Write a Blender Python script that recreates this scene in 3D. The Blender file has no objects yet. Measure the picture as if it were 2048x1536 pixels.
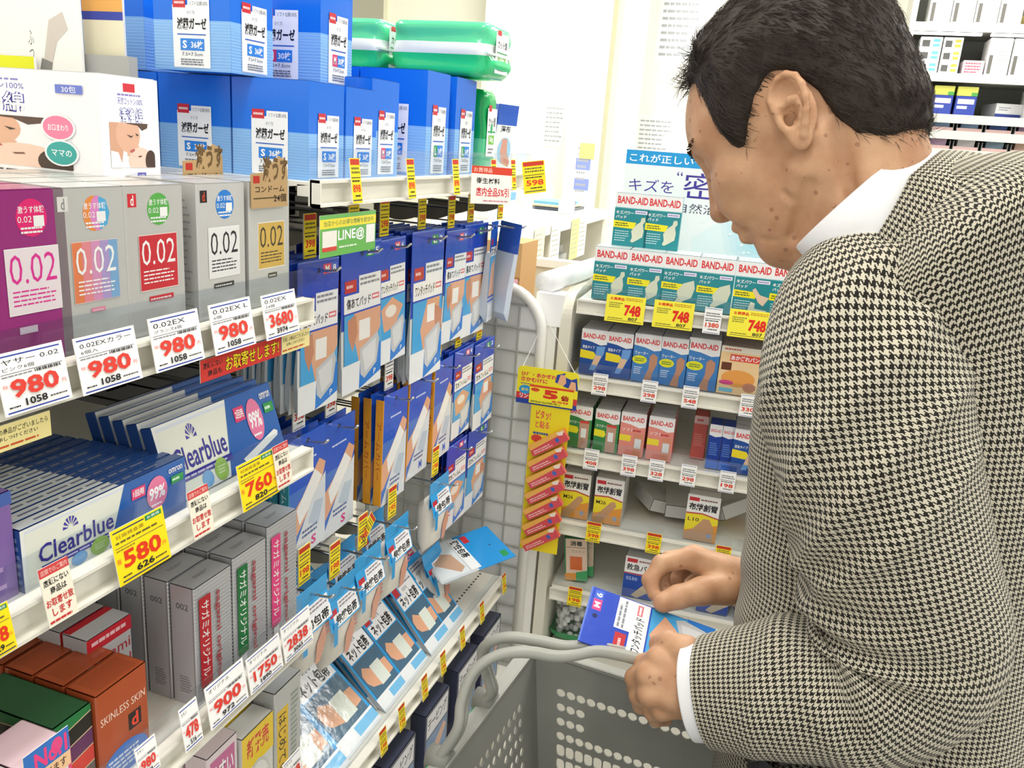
import bpy, math, random
import numpy as np
from mathutils import Vector, Matrix
random.seed(7); np.random.seed(7)
PI = math.pi
sc = bpy.context.scene
COL = sc.collection
# ---------------------------------------------------------------- camera
F_PX = 1690.0; CZ = 1.45
def _n(v): v = np.array(v, float); return v/np.linalg.norm(v)
_up = -_n([-436/F_PX, -5832/F_PX, -1]); _yy = _n([628/F_PX, 441/F_PX, -1]); _yy = _n(_yy-_up*(_yy@_up)); _xx = np.cross(_yy, _up)
CM = np.array([_xx, _yy, _up]); CC = np.array([0, 0, CZ])
cam_d = bpy.data.cameras.new('camera'); cam = bpy.data.objects.new('camera', cam_d); COL.objects.link(cam)
cam_d.sensor_width = 36; cam_d.lens = F_PX/2048*36; cam_d.clip_start = .02
mw = Matrix([list(CM[0])+[0], list(CM[1])+[0], list(CM[2])+[CZ], [0, 0, 0, 1]]); cam.matrix_world = mw
sc.camera = cam
# world, light, exposure
w = bpy.data.worlds.new('world'); sc.world = w; w.use_nodes = True
w.node_tree.nodes['Background'].inputs[0].default_value = (1, 1, .97, 1); w.node_tree.nodes['Background'].inputs[1].default_value = .85
sc.view_settings.view_transform = 'Standard'; sc.view_settings.look = 'None'; sc.view_settings.gamma = 1
sc.view_settings.use_curve_mapping = False; sc.view_settings.exposure = 0.0
def area(name, loc, sx, sy, power, rot=(0, 0, 0), col=(1, .98, .94)):
    l = bpy.data.lights.new(name, 'AREA'); l.shape = 'RECTANGLE'; l.size = sx; l.size_y = sy; l.energy = power; l.color = col
    o = bpy.data.objects.new(name, l); COL.objects.link(o); o.location = loc; o.rotation_euler = rot; return o
for i, (x, y) in enumerate([(-.2, .2), (-.2, 1.9), (-1.6, 1.0), (1.3, .9), (1.3, 2.8), (-1.2, 3.4), (.3, 3.6), (.2, -1.4)]):
    area('fluorescent_light', (x, y, 2.66), .3, 1.2, 15 if y < 2.5 else 34)
# unprojection of photograph pixels onto planes of the room (metres)
def ray(u, v): return CM@np.array([(u-1024)/F_PX, -(v-768)/F_PX, -1.0])
def atX(u, v, x): d = ray(u, v); return CC+d*(x/d[0])
def atY(u, v, y): d = ray(u, v); return CC+d*(y/d[1])
def atZ(u, v, z): d = ray(u, v); return CC+d*((z-CZ)/d[2])
def atD(u, v, D): return CC+ray(u, v)*D
def atP(u, v, p0, nn): d = ray(u, v); return CC+d*(np.dot(np.array(p0)-CC, nn)/np.dot(d, nn))
# ---------------------------------------------------------------- materials
def lin(c):
    if isinstance(c, str):
        c = c.lstrip('#'); c = c if len(c) == 6 else ''.join(a*2 for a in c); c = [int(c[i:i+2], 16)/255 for i in (0, 2, 4)]
    return tuple((x/12.92 if x <= .04045 else ((x+.055)/1.055)**2.4) for x in c[:3])
MATS = {}
def mat(name, rough=.5, metal=0, attr=True, col=(1, 1, 1), spec=.5, coat=0, noise=None, bump=0, bscale=200, sss=0):
    m = bpy.data.materials.new(name); m.use_nodes = True; nt = m.node_tree; b = nt.nodes['Principled BSDF']
    b.inputs['Roughness'].default_value = rough; b.inputs['Metallic'].default_value = metal
    b.inputs['Specular IOR Level'].default_value = spec; b.inputs['Coat Weight'].default_value = coat; b.inputs['Coat Roughness'].default_value = .12
    if attr:
        a = nt.nodes.new('ShaderNodeAttribute'); a.attribute_name = 'Col'; nt.links.new(a.outputs['Color'], b.inputs['Base Color'])
    else: b.inputs['Base Color'].default_value = (*lin(col), 1)
    if bump:
        t = nt.nodes.new('ShaderNodeTexNoise'); t.inputs['Scale'].default_value = bscale; t.inputs['Detail'].default_value = 3
        tc = nt.nodes.new('ShaderNodeTexCoord'); nt.links.new(tc.outputs['Object'], t.inputs['Vector'])
        bp = nt.nodes.new('ShaderNodeBump'); bp.inputs['Strength'].default_value = bump; bp.inputs['Distance'].default_value = .002
        nt.links.new(t.outputs['Fac'], bp.inputs['Height']); nt.links.new(bp.outputs['Normal'], b.inputs['Normal'])
    MATS[name] = m; return m
mat('card', .42, spec=.4); mat('paper', .7, spec=.2); mat('gloss_card', .2, spec=.5); mat('film', .16, spec=.6, bump=.35, bscale=45)
mat('foil', .33, metal=.42, bump=.15, bscale=60); mat('cream_metal', .35, spec=.4); mat('chrome', .18, metal=1); mat('plastic', .38, spec=.4)
mat('dark', .6); mat('grid_paint', .4)
def clear(name, tint=(1, 1, 1), gl=.14, rough=.06):
    m = bpy.data.materials.new(name); m.use_nodes = True; nt = m.node_tree; nt.nodes.clear()
    o = nt.nodes.new('ShaderNodeOutputMaterial'); mx = nt.nodes.new('ShaderNodeMixShader'); t = nt.nodes.new('ShaderNodeBsdfTransparent'); g = nt.nodes.new('ShaderNodeBsdfGlossy')
    t.inputs[0].default_value = (*tint, 1); g.inputs['Roughness'].default_value = rough
    fr = nt.nodes.new('ShaderNodeLayerWeight'); fr.inputs[0].default_value = .35; pw = nt.nodes.new('ShaderNodeMath'); pw.operation = 'POWER'; pw.inputs[1].default_value = 3; nt.links.new(fr.outputs['Facing'], pw.inputs[0])
    ad = nt.nodes.new('ShaderNodeMath'); ad.operation = 'MULTIPLY_ADD'; ad.inputs[1].default_value = .5; ad.inputs[2].default_value = gl; nt.links.new(pw.outputs[0], ad.inputs[0]); ad.use_clamp = True
    nt.links.new(ad.outputs[0], mx.inputs[0]); nt.links.new(t.outputs[0], mx.inputs[1]); nt.links.new(g.outputs[0], mx.inputs[2]); nt.links.new(mx.outputs[0], o.inputs[0])
    MATS[name] = m; return m
clear('clear_plastic', (.93, .95, .97), .05)
def milky(name):
    m = clear(name, (.95, .97, 1), .05, .1); nt = m.node_tree; o = [n for n in nt.nodes if n.type == 'OUTPUT_MATERIAL'][0]; src = o.inputs[0].links[0].from_socket
    mx = nt.nodes.new('ShaderNodeMixShader'); mx.inputs[0].default_value = .55; d = nt.nodes.new('ShaderNodeBsdfDiffuse'); d.inputs[0].default_value = (.85, .88, .9, 1)
    nt.links.new(src, mx.inputs[1]); nt.links.new(d.outputs[0], mx.inputs[2]); nt.links.new(mx.outputs[0], o.inputs[0])
milky('milky_film')
# ---------------------------------------------------------------- mesh builder
_tc = {}
def text_mesh(s, off=0.0):
    k = (s, off)
    if k in _tc: return _tc[k]
    cu = bpy.data.curves.new('t', 'FONT'); cu.body = s; cu.resolution_u = 2; cu.offset = off; cu.size = 1
    o = bpy.data.objects.new('t', cu); COL.objects.link(o); dg = bpy.context.evaluated_depsgraph_get(); e = o.evaluated_get(dg); m = e.to_mesh()
    v = np.zeros(len(m.vertices)*3); m.vertices.foreach_get('co', v); v = v.reshape(-1, 3)[:, :2]
    f = [tuple(p.vertices) for p in m.polygons]; e.to_mesh_clear(); bpy.data.objects.remove(o); bpy.data.curves.remove(cu)
    if len(v):
        mn = v.min(0); mx = v.max(0); v = (v-mn)/np.maximum(mx-mn, 1e-6); _tc[k] = (v, f, (mx-mn))
    else: _tc[k] = (np.zeros((0, 2)), [], np.array([1, 1]))
    return _tc[k]
class MB:
    def __init__(s): s.V = []; s.F = []; s.C = []; s.M = []; s.S = []
    def poly(s, pts, col, m='card'):
        i = len(s.V); s.V += [tuple(p) for p in pts]; s.F.append(tuple(range(i, i+len(pts)))); s.C.append(col); s.M.append(m)
    def faces(s, V, F, col, m='card'):
        i = len(s.V); s.V += [tuple(p) for p in V]
        for f in F: s.F.append(tuple(i+k for k in f)); s.C.append(col); s.M.append(m)
    def box(s, x0, x1, y0, y1, z0, z1, col, m='card', cols={}):
        v = [(x0, y0, z0), (x1, y0, z0), (x1, y1, z0), (x0, y1, z0), (x0, y0, z1), (x1, y0, z1), (x1, y1, z1), (x0, y1, z1)]
        for nm, f in (('front', (0, 1, 5, 4)), ('right', (1, 2, 6, 5)), ('back', (2, 3, 7, 6)), ('left', (3, 0, 4, 7)), ('top', (4, 5, 6, 7)), ('bottom', (3, 2, 1, 0))):
            s.faces([v[k] for k in f], [(0, 1, 2, 3)], cols.get(nm, col), m)
    def hexa(s, v, col, m='card'):  # 8 corners: bottom 4 ccw, top 4
        s.faces(v, [(3, 2, 1, 0), (4, 5, 6, 7), (0, 1, 5, 4), (1, 2, 6, 5), (2, 3, 7, 6), (3, 0, 4, 7)], col, m)
    def tube(s, pts, r, col, m='chrome', n=8, caps=True):
        pts = [Vector(p) for p in pts]; rr = r if hasattr(r, '__len__') else [r]*len(pts); V = []; ref = None
        for i, p in enumerate(pts):
            t = (pts[min(i+1, len(pts)-1)]-pts[max(i-1, 0)]).normalized()
            if ref is None: ref = Vector((0, 0, 1)) if abs(t.z) < .9 else Vector((1, 0, 0))
            a = t.cross(ref).normalized(); b = a.cross(t).normalized(); ref = b
            for k in range(n): an = 2*PI*k/n; V.append(p+a*math.cos(an)*rr[i]+b*math.sin(an)*rr[i])
        F = [(i*n+k, i*n+(k+1) % n, (i+1)*n+(k+1) % n, (i+1)*n+k) for i in range(len(pts)-1) for k in range(n)]
        if caps: F += [tuple(range(n))[::-1], tuple(range((len(pts)-1)*n, len(pts)*n))]
        s.faces(V, F, col, m)
    def build(s, name, parent=None, loc=None, rot=None, smooth=False, link=True):
        me = bpy.data.meshes.new(name); me.from_pydata([tuple(map(float, v)) for v in s.V], [], s.F)
        ms = []
        for m in s.M:
            if m not in ms: ms.append(m)
        for m in ms: me.materials.append(MATS[m])
        me.polygons.foreach_set('material_index', [ms.index(m) for m in s.M])
        ca = me.attributes.new('Col', 'FLOAT_COLOR', 'FACE'); cc = {}
        arr = []
        for c in s.C:
            if c not in cc: cc[c] = (*lin(c), 1.0)
            arr += cc[c]
        ca.data.foreach_set('color', arr)
        if smooth: me.polygons.foreach_set('use_smooth', [True]*len(me.polygons))
        me.update()
        if not link: return me
        o = bpy.data.objects.new(name, me); COL.objects.link(o)
        if parent: o.parent = parent
        if loc is not None: o.location = loc
        if rot is not None: o.rotation_euler = rot
        return o
LAY = .00004
class Print:  # draws flat print on a rectangle; coordinates 0..1, y down, as seen from the front
    def __init__(s, mb, o, ux, uy, m='card'):
        s.mb = mb; s.o = np.array(o, float); s.ux = np.array(ux, float); s.uy = np.array(uy, float); s.k = 1; s.m = m
        nn = np.cross(s.ux, s.uy); s.n = nn/np.linalg.norm(nn); s.W = np.linalg.norm(s.ux); s.H = np.linalg.norm(s.uy); s.warp = None
    def pt(s, x, y):
        p = s.o+s.ux*x+s.uy*(1-y)+s.n*LAY*s.k
        if s.warp: p = p+s.n*s.warp(x, y)
        return p
    def p(s, pts, c, m=None): s.mb.poly([s.pt(*q) for q in pts][::-1], c, m or s.m); s.k += 1; return s
    def r(s, x0, y0, x1, y1, c, m=None): return s.p([(x0, y0), (x1, y0), (x1, y1), (x0, y1)], c, m)
    def c(s, cx, cy, rx, ry, c, n=20): return s.p([(cx+rx*math.cos(2*PI*i/n), cy+ry*math.sin(2*PI*i/n)) for i in range(n)], c)
    def t(s, st, x0, y0, x1, y1, c, b=0.0, rot=0):
        v, f, _ = text_mesh(st, b)
        if rot == 0: q = [s.pt(x0+a*(x1-x0), y1-d*(y1-y0)) for a, d in v]
        elif rot == 1: q = [s.pt(x0+d*(x1-x0), y0+a*(y1-y0)) for a, d in [(a, 1-0-(1-d)) for a, d in v]] if 0 else [s.pt(x1-(1-d)*(x1-x0), y0+a*(y1-y0)) for a, d in v]
        s.mb.faces(q, f, c, s.m); s.k += 1; return s
    def fine(s, x0, y0, x1, y1, n, c, seed=1, fill=.5):  # rows of small illegible print
        rn = random.Random(seed)
        for i in range(n):
            ya = y0+(y1-y0)*(i+.25)/n; yb = ya+(y1-y0)*fill/n; x = x0; e = x1-(x1-x0)*(rn.random()*.3)
            while x < e:
                l = (x1-x0)*rn.uniform(.06, .2); q = min(x+l, e); s.mb.poly([s.pt(*k) for k in ((x, ya), (q, ya), (q, yb), (x, yb))][::-1], c, s.m); x = q+(x1-x0)*.025
        s.k += 1; return s
def faces_of(mb, w, d, h, m='card', y0=None):
    """print contexts for a carton centred in x, front at -d/2, standing on z=0"""
    a, b = w/2, d/2
    return dict(front=lambda: Print(mb, (-a, -b, 0), (w, 0, 0), (0, 0, h), m), left=lambda: Print(mb, (-a, b, 0), (0, -d, 0), (0, 0, h), m),
                right=lambda: Print(mb, (a, -b, 0), (0, d, 0), (0, 0, h), m), top=lambda: Print(mb, (-a, -b, h), (w, 0, 0), (0, d, 0), m))
def setp(o, label=None, cat=None, group=None, kind=None):
    if label: o['label'] = label
    if cat: o['category'] = cat
    if group: o['group'] = group
    if kind: o['kind'] = kind
    return o
def empty(name, loc=(0, 0, 0), rz=0, label=None, cat=None, group=None, rot=None):
    o = bpy.data.objects.new(name, None); COL.objects.link(o); o.empty_display_size = .02; o.location = loc; o.rotation_euler = rot if rot is not None else (0, 0, rz)
    return setp(o, label, cat, group)
def kids(o): return [c for c in KID.get(o.name, [])]
KID = {}
def copy_tree(o, loc, rot, label=None, group=None):
    r = o.copy(); COL.objects.link(r); r.location = loc; r.rotation_euler = rot
    for k in ('label', 'group'):
        if k in r: del r[k]
    setp(r, label, None, group)
    for ch in o.children:
        c = ch.copy(); COL.objects.link(c); c.parent = r
        for g in ch.children:
            d = g.copy(); COL.objects.link(d); d.parent = c
    return r
PROTO = {}
def make_carton(key, name, w, d, h, base, faces, m='card', cat='box', seam=True, lid=None):
    """carton: Empty > body, front_print, side_print, top_flap. Stored as a prototype, the first use takes it."""
    def mk():
        e = empty(name); mb = MB(); a, b = w/2, d/2; c = min(w, d, h)*.02+.0006
        # body with softened vertical edges
        xs = [(-a+c, -b), (a-c, -b), (a, -b+c), (a, b-c), (a-c, b), (-a+c, b), (-a, b-c), (-a, -b+c)]
        V = [(x, y, 0) for x, y in xs]+[(x, y, h) for x, y in xs]; n = 8
        mb.faces(V, [(i, (i+1) % n, n+(i+1) % n, n+i) for i in range(n)]+[tuple(range(n))[::-1]], base, m)
        mb.build('body', e)
        mb = MB(); hh = .0008
        mb.hexa([(-a+c, -b+c, h), (a-c, -b+c, h), (a-c, b-c, h), (-a+c, b-c, h), (-a+c, -b+c, h+hh), (a-c, -b+c, h+hh), (a-c, b-c, h+hh), (-a+c, b-c, h+hh)], lid or base, m)
        if 'top' in faces: faces['top'](Print(mb, (-a+c, -b+c, h+hh), (w-2*c, 0, 0), (0, d-2*c, 0), m))
        mb.build('top_flap', e)
        for nm in ('front', 'left', 'right'):
            if nm in faces:
                mb = MB(); faces[nm](faces_of(mb, w, d, h, m)[nm]()); mb.build('front_print' if nm == 'front' else 'side_print', e)
        e['category'] = cat; return e
    PROTO[key] = [mk, None, (w, d, h)]
def put(key, loc, rot, label, group=None):
    P = PROTO[key]; rot = (0, 0, rot) if not hasattr(rot, '__len__') else rot
    if P[1] is None:
        P[1] = P[0](); o = P[1]; o.location = loc; o.rotation_euler = rot; setp(o, label, None, group); return o
    return copy_tree(P[1], loc, rot, label, group)
# ---------------------------------------------------------------- room
def plain(name, mn, mx, col, m='paper', kind='structure'):
    mb = MB(); mb.box(mn[0], mx[0], mn[1], mx[1], mn[2], mx[2], col, m); o = mb.build(name)
    if kind: o['kind'] = kind
    return o
fl = empty('floor'); fl['kind'] = 'structure'
mb = MB(); mb.box(-3.2, 3.2, -2.2, 5.2, -.02, 0, '#8f8d86', 'plastic'); mb.build('floor_base', fl)
t0 = MB(); t0.box(.0015, .4485, .0015, .4485, 0, .003, '#d9d6cc', 'gloss_card'); tm = t0.build('tile', link=False)
for i in range(10):
    for j in range(14):
        o = bpy.data.objects.new('tile', tm); COL.objects.link(o); o.parent = fl; o.location = (-2.3+i*.45, -1.4+j*.45, 0)
plain('ceiling', (-3.2, -2.2, 2.72), (3.2, 5.2, 2.76), '#f4f3ec')
plain('wall_back', (-3.2, 5.0, 0), (3.2, 5.08, 2.72), '#fbf9ea')
plain('wall_left', (-3.2, -2.2, 0), (-3.12, 5.0, 2.72), '#f6f4ea')
# ---------------------------------------------------------------- left gondola
FX = -.5; CREAM = '#efece0'
def rail(parent, y0, y1, z0, h=.028, x=FX, name='price_rail'):
    mb = MB(); c = CREAM
    mb.box(x-.016, x-.012, y0, y1, z0, z0+h, c, 'cream_metal'); mb.box(x-.012, x, y0, y1, z0, z0+.003, c, 'cream_metal')
    mb.box(x-.012, x-.002, y0, y1, z0+h-.003, z0+h, c, 'cream_metal')
    for y in (y0, y1-.002): mb.box(x-.014, x-.001, y, y+.002, z0, z0+h, c, 'cream_metal')
    return mb.build(name, parent)
def shelf(parent, y0, y1, z, x=FX, back=-.95, th=.022, guard=.03, holes=False):
    mb = MB(); mb.box(back, x-.016, y0, y1, z, z+.003, CREAM, 'cream_metal')
    mb.hexa([(x-.03, y0, z-.012), (x-.016, y0, z-.012), (x-.016, y1, z-.012), (x-.03, y1, z-.012), (x-.03, y0, z), (x-.016, y0, z), (x-.016, y1, z), (x-.03, y1, z)], CREAM, 'cream_metal')
    for yy in (y0, y1-.003): mb.hexa([(back, yy, z-.035), (x-.05, yy, z-.004), (x-.05, yy+.003, z-.004), (back, yy+.003, z-.035), (back, yy, z), (x-.016, yy, z), (x-.016, yy+.003, z), (back, yy+.003, z)], CREAM, 'cream_metal')
    if holes:
        for i in range(int((y1-y0)/.0125)):
            for j in range(2): yy = y0+.008+i*.0125; mb.box(x-.06-.05*j, x-.056-.05*j, yy, yy+.005, z+.0031, z+.0033, '#2b2b28', 'dark')
    s = mb.build('shelf', parent); rail(s, y0, y1, z-.022, x=x)
    if guard:
        mb = MB(); mb.box(x-.0165, x-.015, y0+.002, y1-.002, z+.003, z+guard+.006, '#ffffff', 'clear_plastic'); mb.build('plastic_guard', s)
    return s
S1, S2, S3, S4 = 1.262, 1.088, .858, .600
ST = 1.387; SL = .545
g1 = empty('shelving_unit', (0, 0, 0), 0, 'cream metal shelving with four narrow shelves of small cartons, nearest the camera', 'shelving')
mb = MB(); mb.box(-.97, -.955, -.16, .795, .02, 1.8, '#e9e6da', 'cream_metal'); mb.build('back_panel', g1)
for y in (-.165, .79):
    mb = MB(); mb.box(-.99, -.93, y, y+.012, 0, 1.85, CREAM, 'cream_metal'); mb.build('upright', g1)
mb = MB(); mb.box(-.95, -.47, -.15, .79, 0.012, .16, CREAM, 'cream_metal'); mb.build('plinth', g1)
for z in (S1, S2, S3, S4, .38): shelf(g1, -.15, .79, z)
shelf(g1, -.15, .79, ST-.003, x=-.585, guard=0)
g2 = empty('shelving_unit', (0, 0, 0), 0, 'cream metal shelving with peg hooks under a shelf of blue gauze cartons', 'shelving')
mb = MB(); mb.box(-.97, -.955, .806, 1.545, .02, 1.8, '#6e6c66', 'cream_metal')
for i in range(16): mb.box(-.955, -.9545, .815, 1.54, .62+i*.05, .624+i*.05, '#2c2b29', 'dark')
mb.build('back_panel', g2)
mb = MB(); mb.box(-.99, -.93, 1.548, 1.56, 0, 1.4, CREAM, 'cream_metal'); mb.build('upright', g2)
mb = MB(); mb.box(-.95, -.42, .81, 1.545, .012, .16, CREAM, 'cream_metal'); mb.build('plinth', g2)
shelf(g2, .80, 1.545, ST, guard=.033)
shelf(g2, .80, 1.545, SL, guard=.02, holes=True); shelf(g2, .80, 1.545, .33, guard=.02, holes=True, x=-.46)
# ---- price cards
BL, RD, BK = '#3c4fa6', '#e0453a', '#2a2a2c'
def pr_white(name, price, tax, sub=''):
    def f(P):
        P.r(0, 0, 1, 1, '#fbfaf8', 'paper'); P.m = 'paper'
        P.r(.04, .045, .95, .07, BL); P.r(.04, .945, .95, .97, BL); P.t(name, .08, .11, min(.92, .08+.105*len(name)), .20, '#3a3a3e')
        if sub: P.t(sub, .08, .235, min(.7, .08+.09*len(sub)), .30, '#55555a')
        P.r(.04, .335, .95, .343, '#40434f'); P.fine(.05, .36, .5, .40, 1, '#8a8a90', 1)
        for i in range(14): P.r(.52+i*.028, .35, .52+i*.028+.012+.006*(i % 3), .40, '#3a3a3e')
        P.t('税抜', .03, .50, .1, .56, RD); P.t(price, .13, .44, .84, .74, RD, .03); P.t('円', .88, .62, .94, .69, RD); P.t(tax, .30, .78, .62, .90, BK, .025); P.fine(.06, .85, .28, .90, 1, '#333', 2); P.fine(.66, .83, .94, .88, 1, '#555', 3)
    return f
def pr_yellow(price, tax, name='妊娠検査薬'):
    def f(P):
        P.r(0, 0, 1, 1, '#ffdf1f', 'paper'); P.m = 'paper'; P.r(.04, .05, .62, .075, '#39415f'); P.r(.64, .03, .96, .12, '#2f8a57'); P.t('お買得', .68, .05, .92, .10, '#ffffff')
        P.t(name, .08, .12, .6, .19, '#8d7a2a'); P.fine(.06, .22, .9, .29, 1, '#6b6430', 4); P.r(.04, .335, .95, .345, '#40434f'); P.fine(.05, .37, .4, .41, 1, '#8a7a30', 1)
        P.t('税抜', .03, .52, .1, .62, RD); P.t(price, .14, .43, .86, .74, '#e03c1e', .03); P.t('円', .88, .62, .94, .69, RD); P.t(tax, .34, .77, .68, .89, BK, .03); P.fine(.08, .84, .3, .89, 1, '#333', 2); P.fine(.7, .82, .94, .87, 1, '#333', 3)
        P.r(.06, .93, .95, .955, '#39415f')
    return f
def pr_notice(P):
    P.r(0, 0, 1, 1, '#f3ead6', 'paper'); P.m = 'paper'; P.r(0, 0, 1, .16, '#cf4a4a'); P.t('店頭でのご案内', .06, .04, .94, .13, '#f4d6cc')
    P.t('店頭にない', .08, .21, .92, .33, BK, .02); P.t('商品は', .25, .36, .8, .48, BK, .02); P.t('お取寄せ致', .04, .54, .96, .68, '#c9383a', .02); P.t('します', .18, .71, .85, .85, '#c9383a', .02); P.fine(.04, .89, .96, .97, 1, '#c9383a', 5)
def pr_slim(price, yellow=True):
    def f(P):
        P.r(0, 0, 1, 1, '#fadf2a' if yellow else '#f8f7f3', 'paper'); P.m = 'paper'
        if yellow: P.r(.04, .02, .96, .15, '#c8402f')
        else: P.r(.06, .04, .94, .06, BL); P.r(.06, .95, .94, .97, BL)
        P.fine(.1, .18, .95, .36, 2, '#6b6a3a' if yellow else '#77777c', 7); P.r(.05, .42, .95, .44, '#3a3a3e'); P.fine(.1, .47, .9, .54, 1, '#333', 8)
        P.t(price, .12, .58, .9, .76, '#e0452a', .03); P.fine(.3, .80, .9, .87, 1, BK, 9)
        if yellow: P.r(.05, .92, .95, .945, '#39415f')
    return f
def pr_pale(P):
    P.r(0, 0, 1, 1, '#f6e7a0', 'paper'); P.m = 'paper'; P.t('お探しの商品がございましたら', .04, .15, .96, .38, BK, .01); P.t('お申しつけください', .15, .45, .8, .62, BK, .01); P.fine(.02, .75, .98, .9, 1, '#d0552f', 5)
def pr_redban(P):
    P.r(0, 0, 1, 1, '#d8413a', 'paper'); P.m = 'paper'; P.t('店頭にない', .03, .16, .25, .44, BK, .02); P.t('商品も', .08, .54, .24, .82, BK, .02); P.t('お取寄せします!', .28, .14, .97, .88, '#2b1d10', .05); P.t('お取寄せします!', .285, .16, .965, .86, '#ffe52e', .01)
TAGS = {}
def tag(f, w, h, loc, rot, label, group=None, key=None, name='price_card', cat='price card'):
    kk = (key, round(w, 3), round(h, 3)) if key else None
    if kk and kk in TAGS: me = TAGS[kk]
    else:
        mb = MB(); mb.box(-w/2, w/2, 0, .0007, 0, h, '#f2efe6', 'paper'); f(Print(mb, (-w/2, 0, 0), (w, 0, 0), (0, 0, h), 'paper')); me = mb.build(name, link=False)
        if kk: TAGS[kk] = me
    o = bpy.data.objects.new(name, me); COL.objects.link(o); o.location = loc; o.rotation_euler = rot
    return setp(o, label, cat, group)
def tag_px(f, TL, BR, BLp, label, group=None, x=FX+.0008, tilt=-.16, h=None, w=None, key=None, **k):
    a = atX(*BLp, x); b = atX(*BR, x); t = atX(*TL, x-.006); hh = h or (t[2]-a[2]); ww = w or (b[1]-a[1]); roll = 0
    return tag(f, ww, hh, (x+.0055, (a[1]+b[1])/2, (a[2]+b[2])/2), Matrix.Rotation(PI/2, 3, 'Z').to_euler() if 0 else (tilt, 0, PI/2), label, group, key, **k)
G = 'price cards on the three carton shelves'
tag_px(pr_white('ヤサー 0.02', '980', '1058', 'ピンク6個'), (-25, 708), (134, 792), (0, 833), 'white price card reading 980 below the purple carton', G)
tag_px(pr_white('0.02EXカラー', '980', '1058', '6個入'), (130, 675), (275, 755), (156, 789), 'white price card reading 980 below the carton with rainbow panel', G)
tag_px(pr_white('0.02EX', '980', '1058', 'グランズ6個'), (278, 639), (400, 714), (303, 746), 'white price card reading 980 below the carton with red panel', G)
tag_px(pr_white('0.02EX L', '980', '1058', '6個'), (401, 611), (503, 685), (422, 711), 'white price card reading 980 below the carton with white panel', G)
tag_px(pr_white('0.02EX', '3680', '3974', '24個'), (506, 591), (591, 661), (525, 680), 'white price card reading 3680 at the shelf end', G)
tag_px(pr_yellow('580', '626'), (203, 1063), (333, 1114), (230, 1169), 'yellow price card reading 580 in front of the test cartons', G)
tag_px(pr_yellow('760', '820'), (455, 935), (550, 983), (478, 1022), 'yellow price card reading 760 near the shelf end', G)
tag_px(pr_yellow('398', '429'), (-70, 1235), (24, 1290), (-50, 1335), 'yellow price card at the left edge of the second shelf', G)
tag_px(pr_notice, (61, 1139), (147, 1221), (89, 1252), 'small cream notice with red print left of the 580 card', G, name='notice_card', cat='notice', x=FX+.002)
tag_px(pr_notice, (358, 988), (420, 1055), (380, 1078), 'small cream notice with red print between the 580 and 760 cards', G, name='notice_card', cat='notice', x=FX+.002)
tag_px(pr_notice, (531, 896), (578, 961), (548, 978), 'small cream notice with red print right of the 760 card', G, name='notice_card', cat='notice', x=FX+.002)
tag_px(pr_white('オリジナル', '900', '972', ''), (392, 1383), (489, 1392), (414, 1458), 'white price card reading 900 below the silver carton with red label', G)
tag_px(pr_white('オリジナル', '1750', '1890', ''), (473, 1325), (559, 1331), (494, 1386), 'white price card reading 1750 below the silver carton with green label', G)
tag_px(pr_white('オリジナル', '2838', '3065', ''), (545, 1259), (619, 1277), (563, 1322), 'white price card reading 2838 below the silver carton with pink label', G)
tag_px(pr_white('スキン', '478', '516', ''), (338, 1428), (398, 1472), (363, 1503), 'white price card reading 478 right of the orange carton', G)
tag_px(pr_white('スキン', '980', '1058', ''), (245, 1506), (312, 1528), (272, 1562), 'white price card below the orange carton', G)
tag_px(pr_white('うすうす', '698', '753', ''), (548, 1536), (600, 1545), (566, 1580), 'white price card on the lowest visible near rail', G)
def hang_px(f, TL, TR, BLp, label, x, name='shelf_sign', cat='sign'):
    a = atX(*TL, x); b = atX(*TR, x); c = atX(*BLp, x); return tag(f, b[1]-a[1], a[2]-c[2], (x, (a[1]+b[1])/2, c[2]+(b[2]-a[2])*.5), (0, 0, PI/2), label, None, name=name, cat=cat)
hang_px(pr_redban, (400, 722), (562, 671), (395, 769), 'red hanging strip with yellow lettering under the top rail', FX-.004)
hang_px(pr_pale, (564, 672), (619, 655), (560, 711), 'pale yellow hanging strip right of the red one', FX-.004)
hang_px(pr_pale, (-40, 868), (99, 818), (-45, 925), 'pale yellow hanging strip at the left edge under the top rail', FX-.004)
# ---- cartons on the nearest shelves
def pr_thin(bg, circ, panel, ptxt, chip, badge=None, multi=False, pill=None, chipt='#ffffff'):
    def f(P):
        P.m = 'foil'
        if not badge: P.r(.06, .045, .20, .13, chip); P.t('d', .105, .055, .155, .12, chipt, .02)
        if multi:
            P.c(.54, .15, .15, .105, '#f59a52'); P.c(.60, .15, .11, .105, '#ea94d4'); P.p([(.62, .05), (.72, .07), (.77, .15), (.73, .22), (.62, .25)], '#59b6ea')
        elif circ: P.c(.56, .15, .19, .105, circ)
        if circ: P.t('激うす体験', .40, .085, .72, .125, '#ffffff', .01); P.t('0.02', .39, .14, .56, .175, '#ffffff'); P.r(.58, .14, .71, .20, '#ffffff'); P.fine(.42, .195, .70, .24, 2, '#ffffff', 3)
        P.r(.20, .31, .86, .68, '#ffffff' if ptxt != '#ffffff' else '#f4ded8')
        if multi:
            for i, c in enumerate(['#f08a5c', '#ee929c', '#df9cc6', '#b5a2d8', '#83b2de']): P.r(.205+.13*i, .314, .205+.13*(i+1), .676, c)
        else: P.r(.208, .316, .852, .674, panel)
        P.t('0.02', .245, .345, .815, .51, ptxt, -.004); P.fine(.26, .54, .8, .64, 4, ptxt, 5, .35)
        if pill: P.r(*pill[:4], pill[4]); P.fine(pill[0]+.02, pill[1]+.01, pill[2]-.02, pill[3]-.005, 1, '#e8e8e8', 4)
    return f
W1, H1, D1 = .068, .127, .038
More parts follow.
